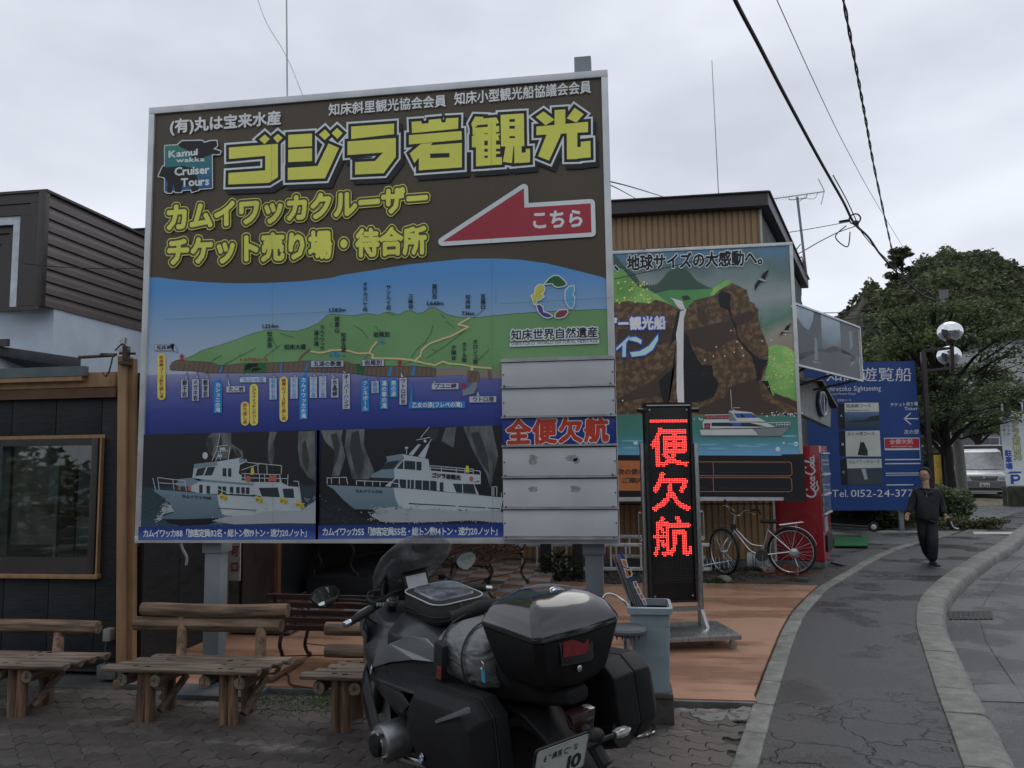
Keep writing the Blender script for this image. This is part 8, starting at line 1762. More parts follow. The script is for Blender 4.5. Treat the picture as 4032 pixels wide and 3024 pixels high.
# green mat, small cart, low wall
b=MB(); q=[G(x,y) for x,y in ((3285,2115),(3417,2118),(3418,2152),(3285,2152))]; b.prism([p+Vector((0,0,.02)) for p in q],(0,0,-.02)); o=b.build('doormat',mat('artificial_grass',(0.02,0.14,0.05),rough=.9,var=.3,scale=40,bump=.6)); tag(o,'bright green artificial grass mat on the ground right of the vending machine','mat')
ct=thing('folded_hand_cart','folded hand cart with a small white-hubbed wheel lying by the low wall','cart',tuple(G(3400,2090)))
c0_,c1_=G(3270,2085),G(3425,2092); b=WMB(); b.beam(c0_+Vector((0,0,.13)),c1_+Vector((0,0,.10)),.04,.03); b.beam(c0_+Vector((0,0,.06)),c1_+Vector((0,0,.04)),.05,.04); b.build('frame',mat('cart_grey',(0.13,0.13,0.13),metal=.3,rough=.5),ct); b=WMB(); wq=c1_+Vector((.06,-.1,.11)); b.ring(wq,(0.1,1,0),.085,.028,24,8); wq_=b.build('wheel',RUB,ct,smooth=True); b=WMB(); b.lathe(wq,(-.1,-1,0),[(-.01,.06),(.012,.06),(.02,.03),(.02,0)],18); b.build('hub',ALUW,wq_)
lw=thing('low_wall','low weathered concrete wall behind the blue ticket sign','wall',(5.3,20.5,0)); b=WMB(); b.box(3.6,6.95,20.3,20.6,-.1,.62); b.build('wall',mat('mossy_concrete',(0.075,0.078,0.06),rough=.85,var=.35,scale=2.5,bump=.5,coord='World'),lw); b=WMB(); b.box(3.55,7.0,20.25,20.65,.62,.70); b.build('coping',CONC,lw,bevel=.01)
for k,(x,y,sx,lb) in enumerate(((3300,2068,.3,'left dark boulder at the foot of the low wall'),(3500,2070,.32,'wide dark boulder at the foot of the low wall, under the telephone number'))):
    p=G(x,y); stone('boulder',lb,'boulder',(p.x,p.y,0),sx,.22,.2,mat('boulder_dark',(0.045,0.045,0.04),rough=.85,var=.3,bump=.6),20+k)
# ------------------------------------------------------------------ walking man
MYP=13.25
man=thing('person','man in dark zip jacket, black trousers and glasses walking along the sidewalk','person',(G(3668,2222).x,MYP,0))
def jp(x,y,dy=0.0): return PY(x,y,MYP+dy)
def skin(name,verts,edges,m,parent,sub=2,smooth=True):
    """verts: (Vector, radius) in world space; one continuous skinned surface rooted at vertex 0"""
    M=world_of(parent).inverted(); me=bpy.data.meshes.new(name); me.from_pydata([tuple(M @ v) for v,r in verts],edges,[])
    o=bpy.data.objects.new(name,me); COL.objects.link(o); o.parent=parent
    md=o.modifiers.new('skin','SKIN'); md.use_smooth_shade=True
    for i,(v,r) in enumerate(verts):
        sv=me.skin_vertices[0].data[i]; sv.radius=(r,r) if not isinstance(r,tuple) else r; sv.use_root=(i==0)
    sb_=o.modifiers.new('sub','SUBSURF'); sb_.levels=sb_.render_levels=sub
    me.materials.append(m); return o
SKN=mat('skin_tone',(0.50,0.31,0.23),rough=.5,var=.08); JCK=mat('dark_jacket',(0.024,0.027,0.029),rough=.85,var=.3,scale=6,bump=.8,bscale=14); TRS=mat('black_trousers',(0.014,0.015,0.02),rough=.8,var=.3,scale=5,bump=.8,bscale=12); HAIR=mat('black_hair',(0.010,0.009,0.009),rough=.85,var=.3,bump=.5,bscale=60)
hip,wst,chs,nck,hd_=jp(3650,2045),jp(3648,2005),jp(3646,1952),jp(3645,1916),jp(3643,1885)
shL,elL,haL=jp(3607,1938),jp(3589,1990,.02),jp(3575,2028,-.05); shR,elR,haR=jp(3688,1938),jp(3708,1990,.03),jp(3724,2034,-.06)
hiL,knL,anL=jp(3634,2058),jp(3636,2120,-.02),jp(3652,2182,.30); hiR,knR,anR=jp(3664,2058),jp(3674,2130,-.18),jp(3672,2208,-.12)
E_=[(0,1),(1,2),(2,3),(3,4),(2,5),(5,6),(6,7),(2,8),(8,9),(9,10),(0,11),(11,12),(12,13),(0,14),(14,15),(15,16)]
body=skin('body',[(hip,.08),(wst,.07),(chs,.08),(nck,.052),(hd_,.060),(shL,.05),(elL,.036),(haL,.026),(shR,.05),(elR,.036),(haR,.026),(hiL,.07),(knL,.05),(anL,.035),(hiR,.07),(knR,.05),(anR,.035)],E_,SKN,man)
skin('jacket',[(wst+Vector((0,0,-.26)),(.21,.16)),(wst,(.19,.15)),(chs,(.21,.16)),(nck+Vector((0,.0,-.03)),.085),(shL,.085),(elL,.064),(haL+Vector((.008,0,.03)),.048),(shR,.085),(elR,.064),(haR+Vector((-.008,0,.035)),.048)],[(0,1),(1,2),(2,3),(2,4),(4,5),(5,6),(2,7),(7,8),(8,9)],JCK,man)
skin('trousers',[(hip+Vector((0,0,.14)),(.17,.13)),(hiL,.105),(knL,.082),(anL+Vector((0,0,.0)),.072),(hiR,.105),(knR,.086),(anR+Vector((0,0,-.01)),.074)],[(0,1),(1,2),(2,3),(0,4),(4,5),(5,6)],TRS,man)
hc=jp(3641,1872)
b=WMB(); b.sphere((0,0,0),1,20,14)
vv=[]
for x,y,z in b.v:
    X,Y,Z=x*.076,y*.092,z*.112
    if z<-.3: X *= 1-.28*(-z-.3)/.7; Y *= 1-.2*(-z-.3)/.7
    if y<-.82 and abs(x)<.35 and -.35<z<.15: Y-=.022*(1-abs(x)/.35)
    vv.append((X,Y,Z))
Rh=Matrix.Rotation(radians(-48),4,'Z'); b.v=[tuple(Rh @ Vector(q)+hc) for q in vv]; head=b.build('head',SKN,man,smooth=True,sub=1)
b=WMB()
for sx in (-1,1): b.add([tuple(Rh @ Vector((sx*.074+a,.01+c_,d_))+hc) for a,c_,d_ in ((0,-.012,-.02),(sx*.016,.005,-.015),(sx*.018,.01,.022),(0,-.008,.028))],[(0,1,2,3)])
for sx in (-1,1):
    q=Rh @ Vector((sx*.030,-.083,.012)); b.sphere(tuple(q+hc),.008,8,6)
b.build('ears_and_eyes',mat('face_detail',(0.2,0.11,0.08)),head,kind='stuff')
b=WMB(); q=Rh @ Vector((0,-.084,-.045)); b.obox(q+hc,Rh.to_3x3() @ Vector((.020,0,0)),Rh.to_3x3() @ Vector((0,.006,0)),(0,0,.003)); b.build('mouth',mat('lip_tone',(0.22,0.09,0.08)),head)
b=WMB()
for sx in (-1,1): b.ring(tuple((Rh @ Vector((sx*.033,-.098,.014)))+hc),Rh.to_3x3() @ Vector((0,1,0)),.022,.0025,16,5)
for sx in (-1,1): b.cyl(tuple((Rh @ Vector((sx*.056,-.095,.016)))+hc),tuple((Rh @ Vector((sx*.078,.0,.014)))+hc),.0025,n=5)
b.build('glasses',mat('dark_red_frame',(0.08,0.015,0.02),rough=.3),head,kind='stuff')
b=WMB(); b.sphere((0,0,0),1,22,14); vv=[]; HR=random.Random(2)
for x,y,z in b.v:
    k=1+HR.uniform(-.03,.05); X,Y,Z=x*.088*k,y*.102*k+.012,z*.115*k+.022
    if y<-.25 and z<.55: Y=max(Y,-.020); Z=max(Z,.060)
    if z<-.35: X *= .8; Z=max(Z,-.055)
    vv.append((X,Y,Z))
b.v=[tuple(Rh @ Vector(q)+hc) for q in vv]; b.build('hair',HAIR,man,smooth=True)
def hand(h,dirv,nm,s_=1):
    d=Vector(dirv).normalized(); sd=d.cross(Vector((0,1,0))).normalized()*s_; b_=[(h-d*.02,.024),(h+d*.035,(.034,.018))]; ed=[(0,1)]
    for k,(o_,ln) in enumerate(((-.024,.050),(-.008,.062),(.009,.058),(.024,.046))):
        i=len(b_); b_+=[(h+d*.055+sd*o_,.0095),(h+d*(.055+ln*.55)+sd*o_+Vector((0,-.012,0)),.0085),(h+d*(.055+ln*.75)+sd*o_*.9+Vector((0,.012,0)),.008)]; ed+=[(1,i),(i,i+1),(i+1,i+2)]
    i=len(b_); b_+=[(h+d*.012+sd*-.034+Vector((0,-.01,0)),.011),(h+d*.045+sd*-.042+Vector((0,-.02,0)),.009)]; ed+=[(0,i),(i,i+1)]
    return skin(nm,b_,ed,SKN,man,1)
hand(haL,haL-elL,'hand'); hand(haR,haR-elR,'hand',-1)
for an,yaw_,toe in ((anR,.1,-1),(anL,.1,-1)):
    z0=0 if an is anR else .035; c_=Vector((an.x,an.y-.03,z0)); b=WMB(); R2=Matrix.Rotation(radians(8),3,'Z'); tilt=0 if an is anR else -.5
    rings=[]
    for t,w_,h_ in ((-.09,.028,.05),(-.05,.036,.085),(.0,.038,.08),(.07,.045,.055),(.13,.042,.045),(.165,.02,.03)):
        rings.append([c_+R2 @ Vector((x*w_,-t,(0.012+max(0,z)*h_) + (0 if an is anR else max(0,-t+.1)*.5))) for x,z in ((-1,0),(-1,.5),(-.5,1),(.5,1),(1,.5),(1,0))])
    b.loft(rings); sh_=b.build('shoe',mat('dark_shoe',(0.03,0.03,0.033),rough=.6),man,smooth=True)
    b=WMB(); b.loft([[p+Vector((0,0,-.012)) if k in (0,5) else Vector((p.x,p.y,r_[0].z)) for k,p in enumerate(r_)] for r_ in rings]); b.build('sole',mat('pale_sole',(0.4,0.4,0.4),rough=.7),sh_)
b=WMB(); b.tube([nck+Vector((-.07,-.05,-.06)),nck+Vector((-.03,-.10,-.10)),nck+Vector((.03,-.10,-.10)),nck+Vector((.07,-.05,-.06)),nck+Vector((.06,.06,-.02)),nck+Vector((-.06,.06,-.02)),nck+Vector((-.07,-.05,-.06))],.026,8); b.build('hood_collar',JCK,man,smooth=True)
b=WMB(); p=jp(3648,1945,-.135); b.cyl(p,p+Vector((0,-.002,-.05)),.004,n=6); b.build('zip',ALU,man)
um=thing('handheld_stick','black folded umbrella with a white curved handle held in the walking man\'s hand','umbrella',tuple(haR)); p=haR+Vector((.02,-.06,-.06))
b=WMB(); b.tube([p+Vector((-.01,0,.04)),p+Vector((-.005,0,-.02)),p+Vector((.01,0,-.08)),p+Vector((.03,0,-.11))],[.025,.030,.026,.01],10); b.build('folded_cover',RUB,um,smooth=True)
b=WMB(); b.tube(bez([p+Vector((.02,-.02,-.01)),p+Vector((.035,-.02,-.06)),p+Vector((.06,-.02,-.10)),p+Vector((.11,-.02,-.125)),p+Vector((.125,-.02,-.11))],4),.010,8); b.build('handle',mat('white_handle',(0.7,0.7,0.66),rough=.35),um,smooth=True)
# ------------------------------------------------------------------ parked van
vc=G(3880,1960); va=-atan2(vc.x,vc.y)+radians(4)
van=thing('parked_van','white minivan with grey bumper parked on dry grass beside the parking banner','van',(vc.x,vc.y,-.02),va)
VW=mat('van_white',(0.62,0.62,0.62),rough=.25,coat=.6,var=.04,scale=2); VG=mat('van_grey_bumper',(0.17,0.17,0.17),rough=.4,coat=.3,var=.06); VGL=mat('van_glass',(0.34,0.35,0.36),rough=.2,var=.15,coat=1.0,spec=.8)  # pale base colour of the glass stands in for reflected sky
def vsec(y,z0,zb,zr,wb,wr): return [(-wb*.96,y,z0),(-wb,y,z0+.25),(-wb,y,zb),(-wr,y,zr-.10),(-wr*.86,y,zr),(wr*.86,y,zr),(wr,y,zr-.10),(wb,y,zb),(wb,y,z0+.25),(wb*.96,y,z0)]
b=MB(); b.loft([vsec(.0,.26,.78,.80,.76,.70),vsec(.06,.24,.86,.93,.84,.74),vsec(.30,.22,.95,1.02,.88,.76),vsec(.72,.22,1.02,1.10,.90,.80),vsec(1.30,.22,1.05,1.80,.90,.74),vsec(1.7,.22,1.05,1.94,.90,.76),vsec(4.3,.22,1.05,1.94,.90,.76),vsec(4.7,.3,1.0,1.75,.88,.74)]); b.build('body',VW,van,smooth=True,bevel=.02)
b=MB(); b.loft([[(x*.72*k,.60+t,z) for x in (-1,-.5,0,.5,1)] for t,z,k in ((.12,1.10,1.13),(.36,1.42,1.07),(.66,1.80,.98))],cap=False,closed=False); b.v=[(x,y-.03-.06*(1-abs(x)),z+.01) for x,y,z in b.v]; b.build('windscreen',VGL,van,smooth=True)
b=MB(); b.loft([[(x*.70,1.25+t,1.945) for x in (-1,1)] for t in (0,.05)],cap=False,closed=False); b.tube([(-.72,.70,1.12),(.0,.62,1.10),(.72,.70,1.12)],.014,5); b.build('wiper',RUB,van)
for s_ in (-1,1):
    b=MB(); b.prism([(s_*.905,.95,1.12),(s_*.905,2.0,1.12),(s_*.80,2.0,1.75),(s_*.80,1.35,1.75)],(s_*.008,0,0)); b.prism([(s_*.905,2.1,1.12),(s_*.905,4.2,1.12),(s_*.80,4.2,1.75),(s_*.80,2.1,1.75)],(s_*.008,0,0)); b.build('side_window',VGL,van,kind='stuff')
    b=MB(); b.loft([[(s_*x,y,z) for x,z in ((x0,.72),(x1,.72),(x1+.02,.88),(x0+.02,.86))] for y,x0,x1 in ((-.015,.50,.74),(.05,.5,.80))]); b.build('headlight',mat('headlight_glass',(0.42,0.43,0.43),rough=.08,var=.4,scale=25,coat=1),van,bevel=.01)
    for y in (.85,3.75): b=MB(); b.lathe((s_*.74,y,.31),(s_,0,0),[(-.02,.30),(.10,.325),(.16,.32),(.17,.22),(.16,0)],24); w_=b.build('wheel',RUB,van,smooth=True); b=MB(); b.lathe((s_*.905,y,.31),(s_,0,0),[(0,.2),(.01,.19),(.012,0)],20); b.build('hubcap',ALC,w_)
    b=MB(); b.obox((s_*1.0,.95,1.18),(.08,0,0),(0,.04,0),(0,0,.09)); b.build('door_mirror',VW,van,bevel=.02)
b=MB(); b.prism([(-.50,-.03,.86),(.50,-.03,.86),(.42,-.03,.70),(-.42,-.03,.70)],(0,.03,0)); gr_=b.build('grille',mat('grille_dark',(0.04,0.04,0.04),rough=.3),van)
for k in range(4): b=MB(); z=.73+.035*k; b.beam((-.42-.02*k,-.04,z),(.42+.02*k,-.04,z),.012,.014); b.build('grille_bar',CHR,gr_)
b=MB(); b.lathe((0,-.045,.79),(0,-1,0),[(0,.05),(.012,.05),(.015,.03),(.015,0)],16); b.build('badge',CHR,gr_,smooth=True)
b=MB(); b.loft([[(x,y,z) for x,y in ((-.9,.35),(-.82,-.03),(-.5,-.10),(.5,-.10),(.82,-.03),(.9,.35))] for z in (.24,.34,.62,.68)]); b.build('bumper',VG,van,smooth=True,bevel=.02)
b=MB(); b.box(-.55,.55,-.115,-.095,.34,.40); b.build('air_intake',RUB,van); b=MB(); b.box(-.8,.8,-.11,-.09,.255,.28); b.build('lower_trim',ALUW,van)
b=MB(); b.box(-.17,.17,-.135,-.12,.44,.61); vp=b.build('licence_plate',mat('van_plate',(0.6,0.6,0.58)),van)
b=MB(); P_,tw,_=text2('15-24',.03)
for f in P_:
    v=[(-.11+.25*u/tw,-.137,.455+.09*w/.75) for u,w in f]
    if len(f)>4: b.add(v,[tuple(q) for q in tessellate_polygon([[Vector((a[0],a[2],0)) for a in v]])])
    else: b.poly(v)
P_,tw,_=text2('50',.0)
b.build('plate_characters',INKG,vp,kind='stuff')
# ------------------------------------------------------------------ parking banner
bn=thing('parking_banner','tall white parking banner with blue P and vertical lettering at the right edge','sign',tuple(G(3985,1990))+()); bo=G(3985,1990); bn.location=(bo.x,bo.y,0)
nb_=(CAM-bo); nb_.z=0; nb_.normalize(); dB=(bo-CAM).dot(_f)
C9=crop(3600,1500,1194/432)
def bpl(x,y,o_=0.0): return PP(x,y,bo+nb_*o_,nb_)
q=[bpl(*p) for p in C9((925,405),(1135,330),(1150,340),(1194,1135),(1194,1140),(1000,1140))]
q2=[bpl(*p) for p in C9((925,395),(1050,385),(1052,330),(1230,330),(1240,1140),(1000,1140))]
b=WMB(); b.prism(q2,-nb_*.02); b.build('banner',fm('bannerwhite',150,155,165,.36),bn)
for x in (3968,4048): p=bpl(x,1920); b=WMB(); b.cyl((p.x,p.y,-.1)-Vector((0,0,0)) if False else Vector((p.x,p.y,-.1))-nb_*.06,Vector((p.x,p.y,3.4))-nb_*.06,.035,n=8); b.build('post',ALU,bn)
pbn=Print(bo+nb_*.002,nb_,bn,.002); pbn.part('vertical_lettering')
navyb=fm('bannernavy',38,56,120,.36)
T_=[];
pbn.layer('a',navyb,px_vtext('駐車場',*C9((1020,750),(1035,962)),78/2.764,.045)+px_vtext('クルーザー',*C9((968,395),(982,600)),38/2.764,.02)+px_vtext('カムイワッカ',*C9((1015,345),(1025,600)),40/2.764,.02)+[C9((1045,1020),(1075,1018),(1085,1120),(1052,1125)),C9((1008,1010),(1045,985),(1165,985),(1165,1002),(1050,1008))]+stroke2(C9((1065,1032),(1120,1028),(1143,1045),(1140,1068),(1115,1080),(1070,1080)),8))
pbn.layer('b',fm('bannergreen',62,68,48,.36),px_vtext('ゴジラ岩観光',*C9((1088,330),(1128,862)),82/2.764,.085)); pbn.layer('c',fm('bannerlight',150,150,120,.36),px_vtext('ゴジラ岩観光',*C9((1088,330),(1128,862)),82/2.764,.02)); pbn.flush()
# ------------------------------------------------------------------ hill
HM=bpy.data.materials.new('hill_ground'); HM.use_nodes=True; N,L_=HM.node_tree.nodes,HM.node_tree.links; b_=N['Principled BSDF']; b_.inputs['Roughness'].default_value=.95
g_=N.new('ShaderNodeNewGeometry'); n1=N.new('ShaderNodeTexNoise'); n1.inputs['Scale'].default_value=.09; n1.inputs['Detail'].default_value=9; L_.new(g_.outputs['Position'],n1.inputs['Vector'])
r1_=N.new('ShaderNodeValToRGB'); e_=r1_.color_ramp.elements; e_[0].position=.38; e_[0].color=(.030,.030,.026,1); e_[1].position=.55; e_[1].color=(.035,.048,.022,1); x_=e_.new(.47); x_.color=(.06,.052,.04,1)
L_.new(n1.outputs['Fac'],r1_.inputs['Fac']); L_.new(r1_.outputs['Color'],b_.inputs['Base Color'])
RID=[(2700,1600),(2950,1500),(3150,1385),(3250,1325),(3336,1265),(3400,1218),(3450,1160),(3475,1146),(3520,1150),(3545,1112),(3600,1080),(3628,1060),(3665,1025),(3700,1006),(3760,990),(3828,982),(3880,985),(3919,996),(3980,1005),(4032,1030),(4200,1080),(4500,1130),(5000,1250)]
from mathutils import noise as mn
def ridge(px):
    for (a,ya),(c,yc) in zip(RID,RID[1:]):
        if a<=px<=c: t=(px-a)/(c-a); return ya+(yc-ya)*t
    return RID[-1][1]
NU,NV=260,110; hv=[]; D0,D1_=62.0,128.0
for j in range(NV+1):
    v=j/NV
    for i in range(NU+1):
        px=2700+(5000-2700)*i/NU; dep=D0+(D1_-D0)*min(1,v/.72) + max(0,v-.72)*180
        top=PD(px,ridge(px),D1_); base=ray(px,1790); P=CAM+Vector((base.x,base.y,0))*dep
        t=min(1,v/.72); prof=t**.72 if px>3500 else t**(.55)
        z=top.z*prof if v<=.72 else top.z*(1-(v-.72)/.28*1.0)
        k=min(1,t*3)*(1-max(0,t-.85)/.15*.9) if v<=.72 else .4
        z+=k*(mn.noise(Vector((P.x*.05,P.y*.05,0)))*2.2+mn.noise(Vector((P.x*.16,P.y*.16,3)))*2.2+mn.noise(Vector((P.x*.45,P.y*.45,z*.2)))*1.3+abs(mn.noise(Vector((P.x*.9,P.y*.9,z*.5))))*.9)
        hv.append((P.x,P.y,max(-.3,z) if v>.02 else -.3))
hf=[(j*(NU+1)+i,j*(NU+1)+i+1,(j+1)*(NU+1)+i+1,(j+1)*(NU+1)+i) for j in range(NV) for i in range(NU)]
b=MB(); b.add(hv,hf); hill=b.build('hill',HM,smooth=True,fixn=True,kind='structure')
def foliage_mat(name,dark,light,sc=.35):
    m=bpy.data.materials.new(name); m.use_nodes=True; N,L=m.node_tree.nodes,m.node_tree.links; b=N['Principled BSDF']; b.inputs['Roughness'].default_value=.62; b.inputs['Specular IOR Level'].default_value=.25
    g=N.new('ShaderNodeNewGeometry'); n=N.new('ShaderNodeTexNoise'); n.inputs['Scale'].default_value=sc; n.inputs['Detail'].default_value=8; L.new(g.outputs['Position'],n.inputs['Vector'])
    r=N.new('ShaderNodeValToRGB'); r.color_ramp.elements[0].position=.36; r.color_ramp.elements[0].color=(*dark,1); r.color_ramp.elements[1].position=.66; r.color_ramp.elements[1].color=(*light,1)
    ri=N.new('ShaderNodeMath'); ri.operation='MULTIPLY_ADD'; L.new(g.outputs['Random Per Island'],ri.inputs[0]); ri.inputs[1].default_value=.22; L.new(n.outputs['Fac'],ri.inputs[2]); s=N.new('ShaderNodeMath'); s.operation='SUBTRACT'; L.new(ri.outputs[0],s.inputs[0]); s.inputs[1].default_value=.11
    L.new(s.outputs[0],r.inputs['Fac']); L.new(r.outputs['Color'],b.inputs['Base Color'])
    tr=N.new('ShaderNodeBsdfTranslucent'); L.new(r.outputs['Color'],tr.inputs['Color']); mx=N.new('ShaderNodeMixShader'); mx.inputs[0].default_value=.25; o=[x for x in N if x.type=='OUTPUT_MATERIAL'][0]
    L.new(b.outputs[0],mx.inputs[1]); L.new(tr.outputs[0],mx.inputs[2]); L.new(mx.outputs[0],o.inputs['Surface']); MATS[name]=m; return m
FH=foliage_mat('hill_foliage',(.042,.052,.028),(.14,.165,.078),.13)  # leaf tones lightened and greyed to carry the distance haze
b=MB(); RH=random.Random(17); V,F=[],[]
for k in range(62000):
    i=RH.uniform(NU*.2,NU*.84); j=RH.uniform(NV*.1,NV*.725); i0,j0=int(i),int(j); p=Vector(hv[j0*(NU+1)+i0]).lerp(Vector(hv[j0*(NU+1)+i0+1]),i-i0).lerp(Vector(hv[(j0+1)*(NU+1)+i0]).lerp(Vector(hv[(j0+1)*(NU+1)+i0+1]),i-i0),j-j0)
    c=mn.noise(Vector((p.x*.07,p.y*.07,p.z*.07))); px=2700+2300*i/NU
    if c<(-.9 if px>3560 else -.45 if px>3430 else -.12): continue
    bump=max(0,mn.noise(Vector((p.x*.35,p.y*.35,p.z*.2))))
    s_=RH.uniform(.16,.46); u=Vector((RH.uniform(-1,1),RH.uniform(-1,1),RH.uniform(-.4,.6))).normalized(); w=Vector((RH.uniform(-1,1),RH.uniform(-1,1),RH.uniform(-1,1))); w=(w-u*w.dot(u)).normalized()
    p=p+Vector((0,0,RH.uniform(0,.5)+bump*3.2*RH.random())); o_=len(V); V+=[tuple(p-u*s_),tuple(p-w*s_*.6),tuple(p+u*s_),tuple(p+w*s_*.6)]; F.append((o_,o_+1,o_+2,o_+3))
b.v,b.f=V,F; b.build('hill_woods',FH,kind='stuff',fixn=False)
# ------------------------------------------------------------------ trees
BARK=mat('tree_bark',(0.022,0.018,0.015),rough=.9,var=.3,scale=8,bump=.8,stretch=(2,2,.6))
def tree(name,label,base,hgt,rad,seed,fm_,nleaf,leaf,blobs,trunk_r=.16,z_low=.25,lean=(0,0),grp=None,flat=.6):
    R_=random.Random(seed); t=thing(name,label,'tree',tuple(base),0,grp); B=[]
    tr=MB(); top=Vector((lean[0],lean[1],hgt*.72)); tr.tube(bez([(0,0,-.1),(lean[0]*.2,lean[1]*.2,hgt*.22),(lean[0]*.6+.1,lean[1]*.6,hgt*.5),tuple(top)],4),[trunk_r*(1-.065*i) for i in range(13)],10)
    for k in range(blobs):
        a=R_.uniform(0,2*pi); zz=hgt*(z_low+(1-z_low)*((k+.5)/blobs)); q=rad*sqrt(max(.05,1-((zz/hgt-z_low)/(1-z_low)*1.5-.55)**2*.8))*R_.uniform(.35,.95); c=Vector((cos(a)*q+lean[0]*.7,sin(a)*q+lean[1]*.7,min(zz,hgt*.93))); r_=rad*R_.uniform(.22,.42)
        B.append((c,r_)); s0=Vector((lean[0]*.5,lean[1]*.5,max(hgt*.2,zz*.62))); tr.tube(bez([tuple(s0),tuple(s0.lerp(c,.5)+Vector((0,0,.12*rad))),tuple(c)],3),[trunk_r*.42*(1-.12*i) for i in range(7)],6)
        for m in range(3): e=c+Vector((R_.uniform(-1,1),R_.uniform(-1,1),R_.uniform(-.3,.6)))*r_; tr.tube([tuple(c*0.6+s0*.4),tuple(e)],[trunk_r*.16,.01],4)
    tr.build('trunk',BARK,t,smooth=True)
    V,F=[],[]; tot=sum(r**2 for c,r in B)
    for c,r_ in B:
        for _ in range(int(nleaf*r_**2/tot)):
            d=Vector((R_.gauss(0,1),R_.gauss(0,1),R_.gauss(0,1))).normalized()*(R_.random()**.45); p=c+Vector((d.x*r_*1.25,d.y*r_*1.25,d.z*r_*flat))+Vector((0,0,.1*r_*mn.noise(c*3+d*2)))
            s_=leaf*R_.uniform(.6,1.35); u=Vector((R_.uniform(-1,1),R_.uniform(-1,1),R_.uniform(-.5,.35))).normalized(); w=Vector((R_.uniform(-1,1),R_.uniform(-1,1),R_.uniform(-.4,.4))); w=(w-u*w.dot(u)).normalized()
            o_=len(V); V+=[tuple(p-u*s_),tuple(p-w*s_*.45),tuple(p+u*s_),tuple(p+w*s_*.45)]; F.append((o_,o_+1,o_+2,o_+3))
    b=MB(); b.v,b.f=V,F; cr_=b.build('crown',fm_,t,fixn=False); cr_['kind']='stuff'; return t
FT=foliage_mat('tree_foliage',(.036,.062,.024),(.15,.21,.085),.8); FT2=foliage_mat('tree_foliage_far',(.034,.054,.022),(.13,.17,.07),.6); FS=foliage_mat('shrub_foliage',(.030,.045,.016),(.09,.12,.045),2.5)
tb_=G(3755,1985)
tree('maple_tree','large dark-trunked leafy tree in front of the utility pole, beside the van',tb_,7.2,2.9,31,FT,20000,.075,40,.19,.36,(-.4,0),flat=.34)
tree('maple_tree','leafy tree at the right edge hanging over the parking banner',PD(4110,1785,31)*1.0-Vector((0,0,1.75)),5.6,1.9,33,FT,6500,.075,16,.15,.48,(-.2,0),flat=.45)
tree('broadleaf_tree','leafy tree behind the blue ticket sign, in front of the hill',PD(3520,1785,36)-Vector((0,0,1.75)),6.4,2.7,35,FT2,15000,.095,24,.2,.2)
tree('broadleaf_tree','lower leafy tree behind the side picture board, at the hill foot',PD(3390,1785,40)-Vector((0,0,1.75)),5.4,2.4,37,FT2,11000,.10,20,.2,.15)
tree('broadleaf_tree','taller leafy tree behind the street lamp globes, at the hill foot',PD(3850,1785,44)-Vector((0,0,1.75)),7.0,2.9,39,FT2,11000,.10,20,.2,.42)
# trees behind the viewer, seen only in mirrors and glossy paint
for k,(x,y,h_,r_) in enumerate(((-11,-9,7.5,3.2),(-6,-10.5,8.5,3.6),(-.5,-9.5,7.2,3.2),(5,-11,8.8,3.8),(11,-10,7.6,3.4),(-16,-6,8,3.5),(15,-6,8.2,3.6),(16,-1,8.5,3.6),(18,5,7.8,3.4),(21,11,8.4,3.6))):
    tree('roadside_tree',['tree behind the viewer, far left','tree behind the viewer, left','tree behind the viewer, middle','tall tree behind the viewer, right of middle','tree behind the viewer, right','tree behind the viewer, extreme left end of the row','tree behind the viewer, far right','tree across the road, level with the viewer','tree across the road, outside the right edge','tree across the road, farthest outside the right edge'][k]+' in the roadside row',(x,y,-.2),h_,r_,50+k,FT,5200,.19,20,.28,.08,grp='roadside trees outside the picture')
# shrubs
def shrub(label,c,sx,sy,h_,n,seed,size=.05,m=None):
    R_=random.Random(seed); b=MB(); V,F=[],[]; lob=[(R_.uniform(-.6,.6)*sx,R_.uniform(-.6,.6)*sy,R_.uniform(.3,.75)*h_,R_.uniform(.3,.5)) for _ in range(9)]
    for _ in range(n):
        l=R_.choice(lob); d=Vector((R_.gauss(0,1),R_.gauss(0,1),R_.gauss(0,1))).normalized()*R_.random()**.4; p=Vector((l[0]+d.x*l[3]*sx,l[1]+d.y*l[3]*sy,max(.01,l[2]+d.z*l[3]*h_)))
        s_=size*R_.uniform(.6,1.4); u=Vector((R_.uniform(-1,1),R_.uniform(-1,1),R_.uniform(-.6,.6))).normalized(); w=Vector((R_.uniform(-1,1),R_.uniform(-1,1),R_.uniform(-.6,.6))); w=(w-u*w.dot(u)).normalized(); o_=len(V); V+=[tuple(p-u*s_),tuple(p-w*s_*.5),tuple(p+u*s_),tuple(p+w*s_*.5)]; F.append((o_,o_+1,o_+2,o_+3))
    b.v,b.f=V,F; o=b.build('shrub',m or FS,fixn=False); o.location=c; return tag(o,label,'shrub')
p=G(3800,2060); shrub('dark leafy shrub spilling onto the sidewalk beside the utility pole',(p.x-.35,p.y+.6,0),.95,.7,.95,6000,1,.06,FT)
p=G(3345,2085); shrub('bright leafy shrub at the left foot of the blue ticket sign',(p.x+.2,20.0,.15),.55,.35,.8,2600,2,.05)
p=G(3440,2085); shrub('dull sprawling plant between the bright shrub and the walking man',(p.x+.2,19.9,.05),.6,.3,.75,1700,3,.045)
p=G(3560,2090); shrub('low ivy-like plant at the low wall just left of the walking man',(p.x,19.7,0),.55,.3,.42,1500,4,.05)
p=G(3860,2085); shrub('low grass and weeds fringing the far end of the sidewalk',(p.x-.1,p.y+.5,-.05),1.2,.5,.28,2200,5,.04,foliage_mat('dry_weeds',(.04,.05,.018),(.12,.12,.05),2))
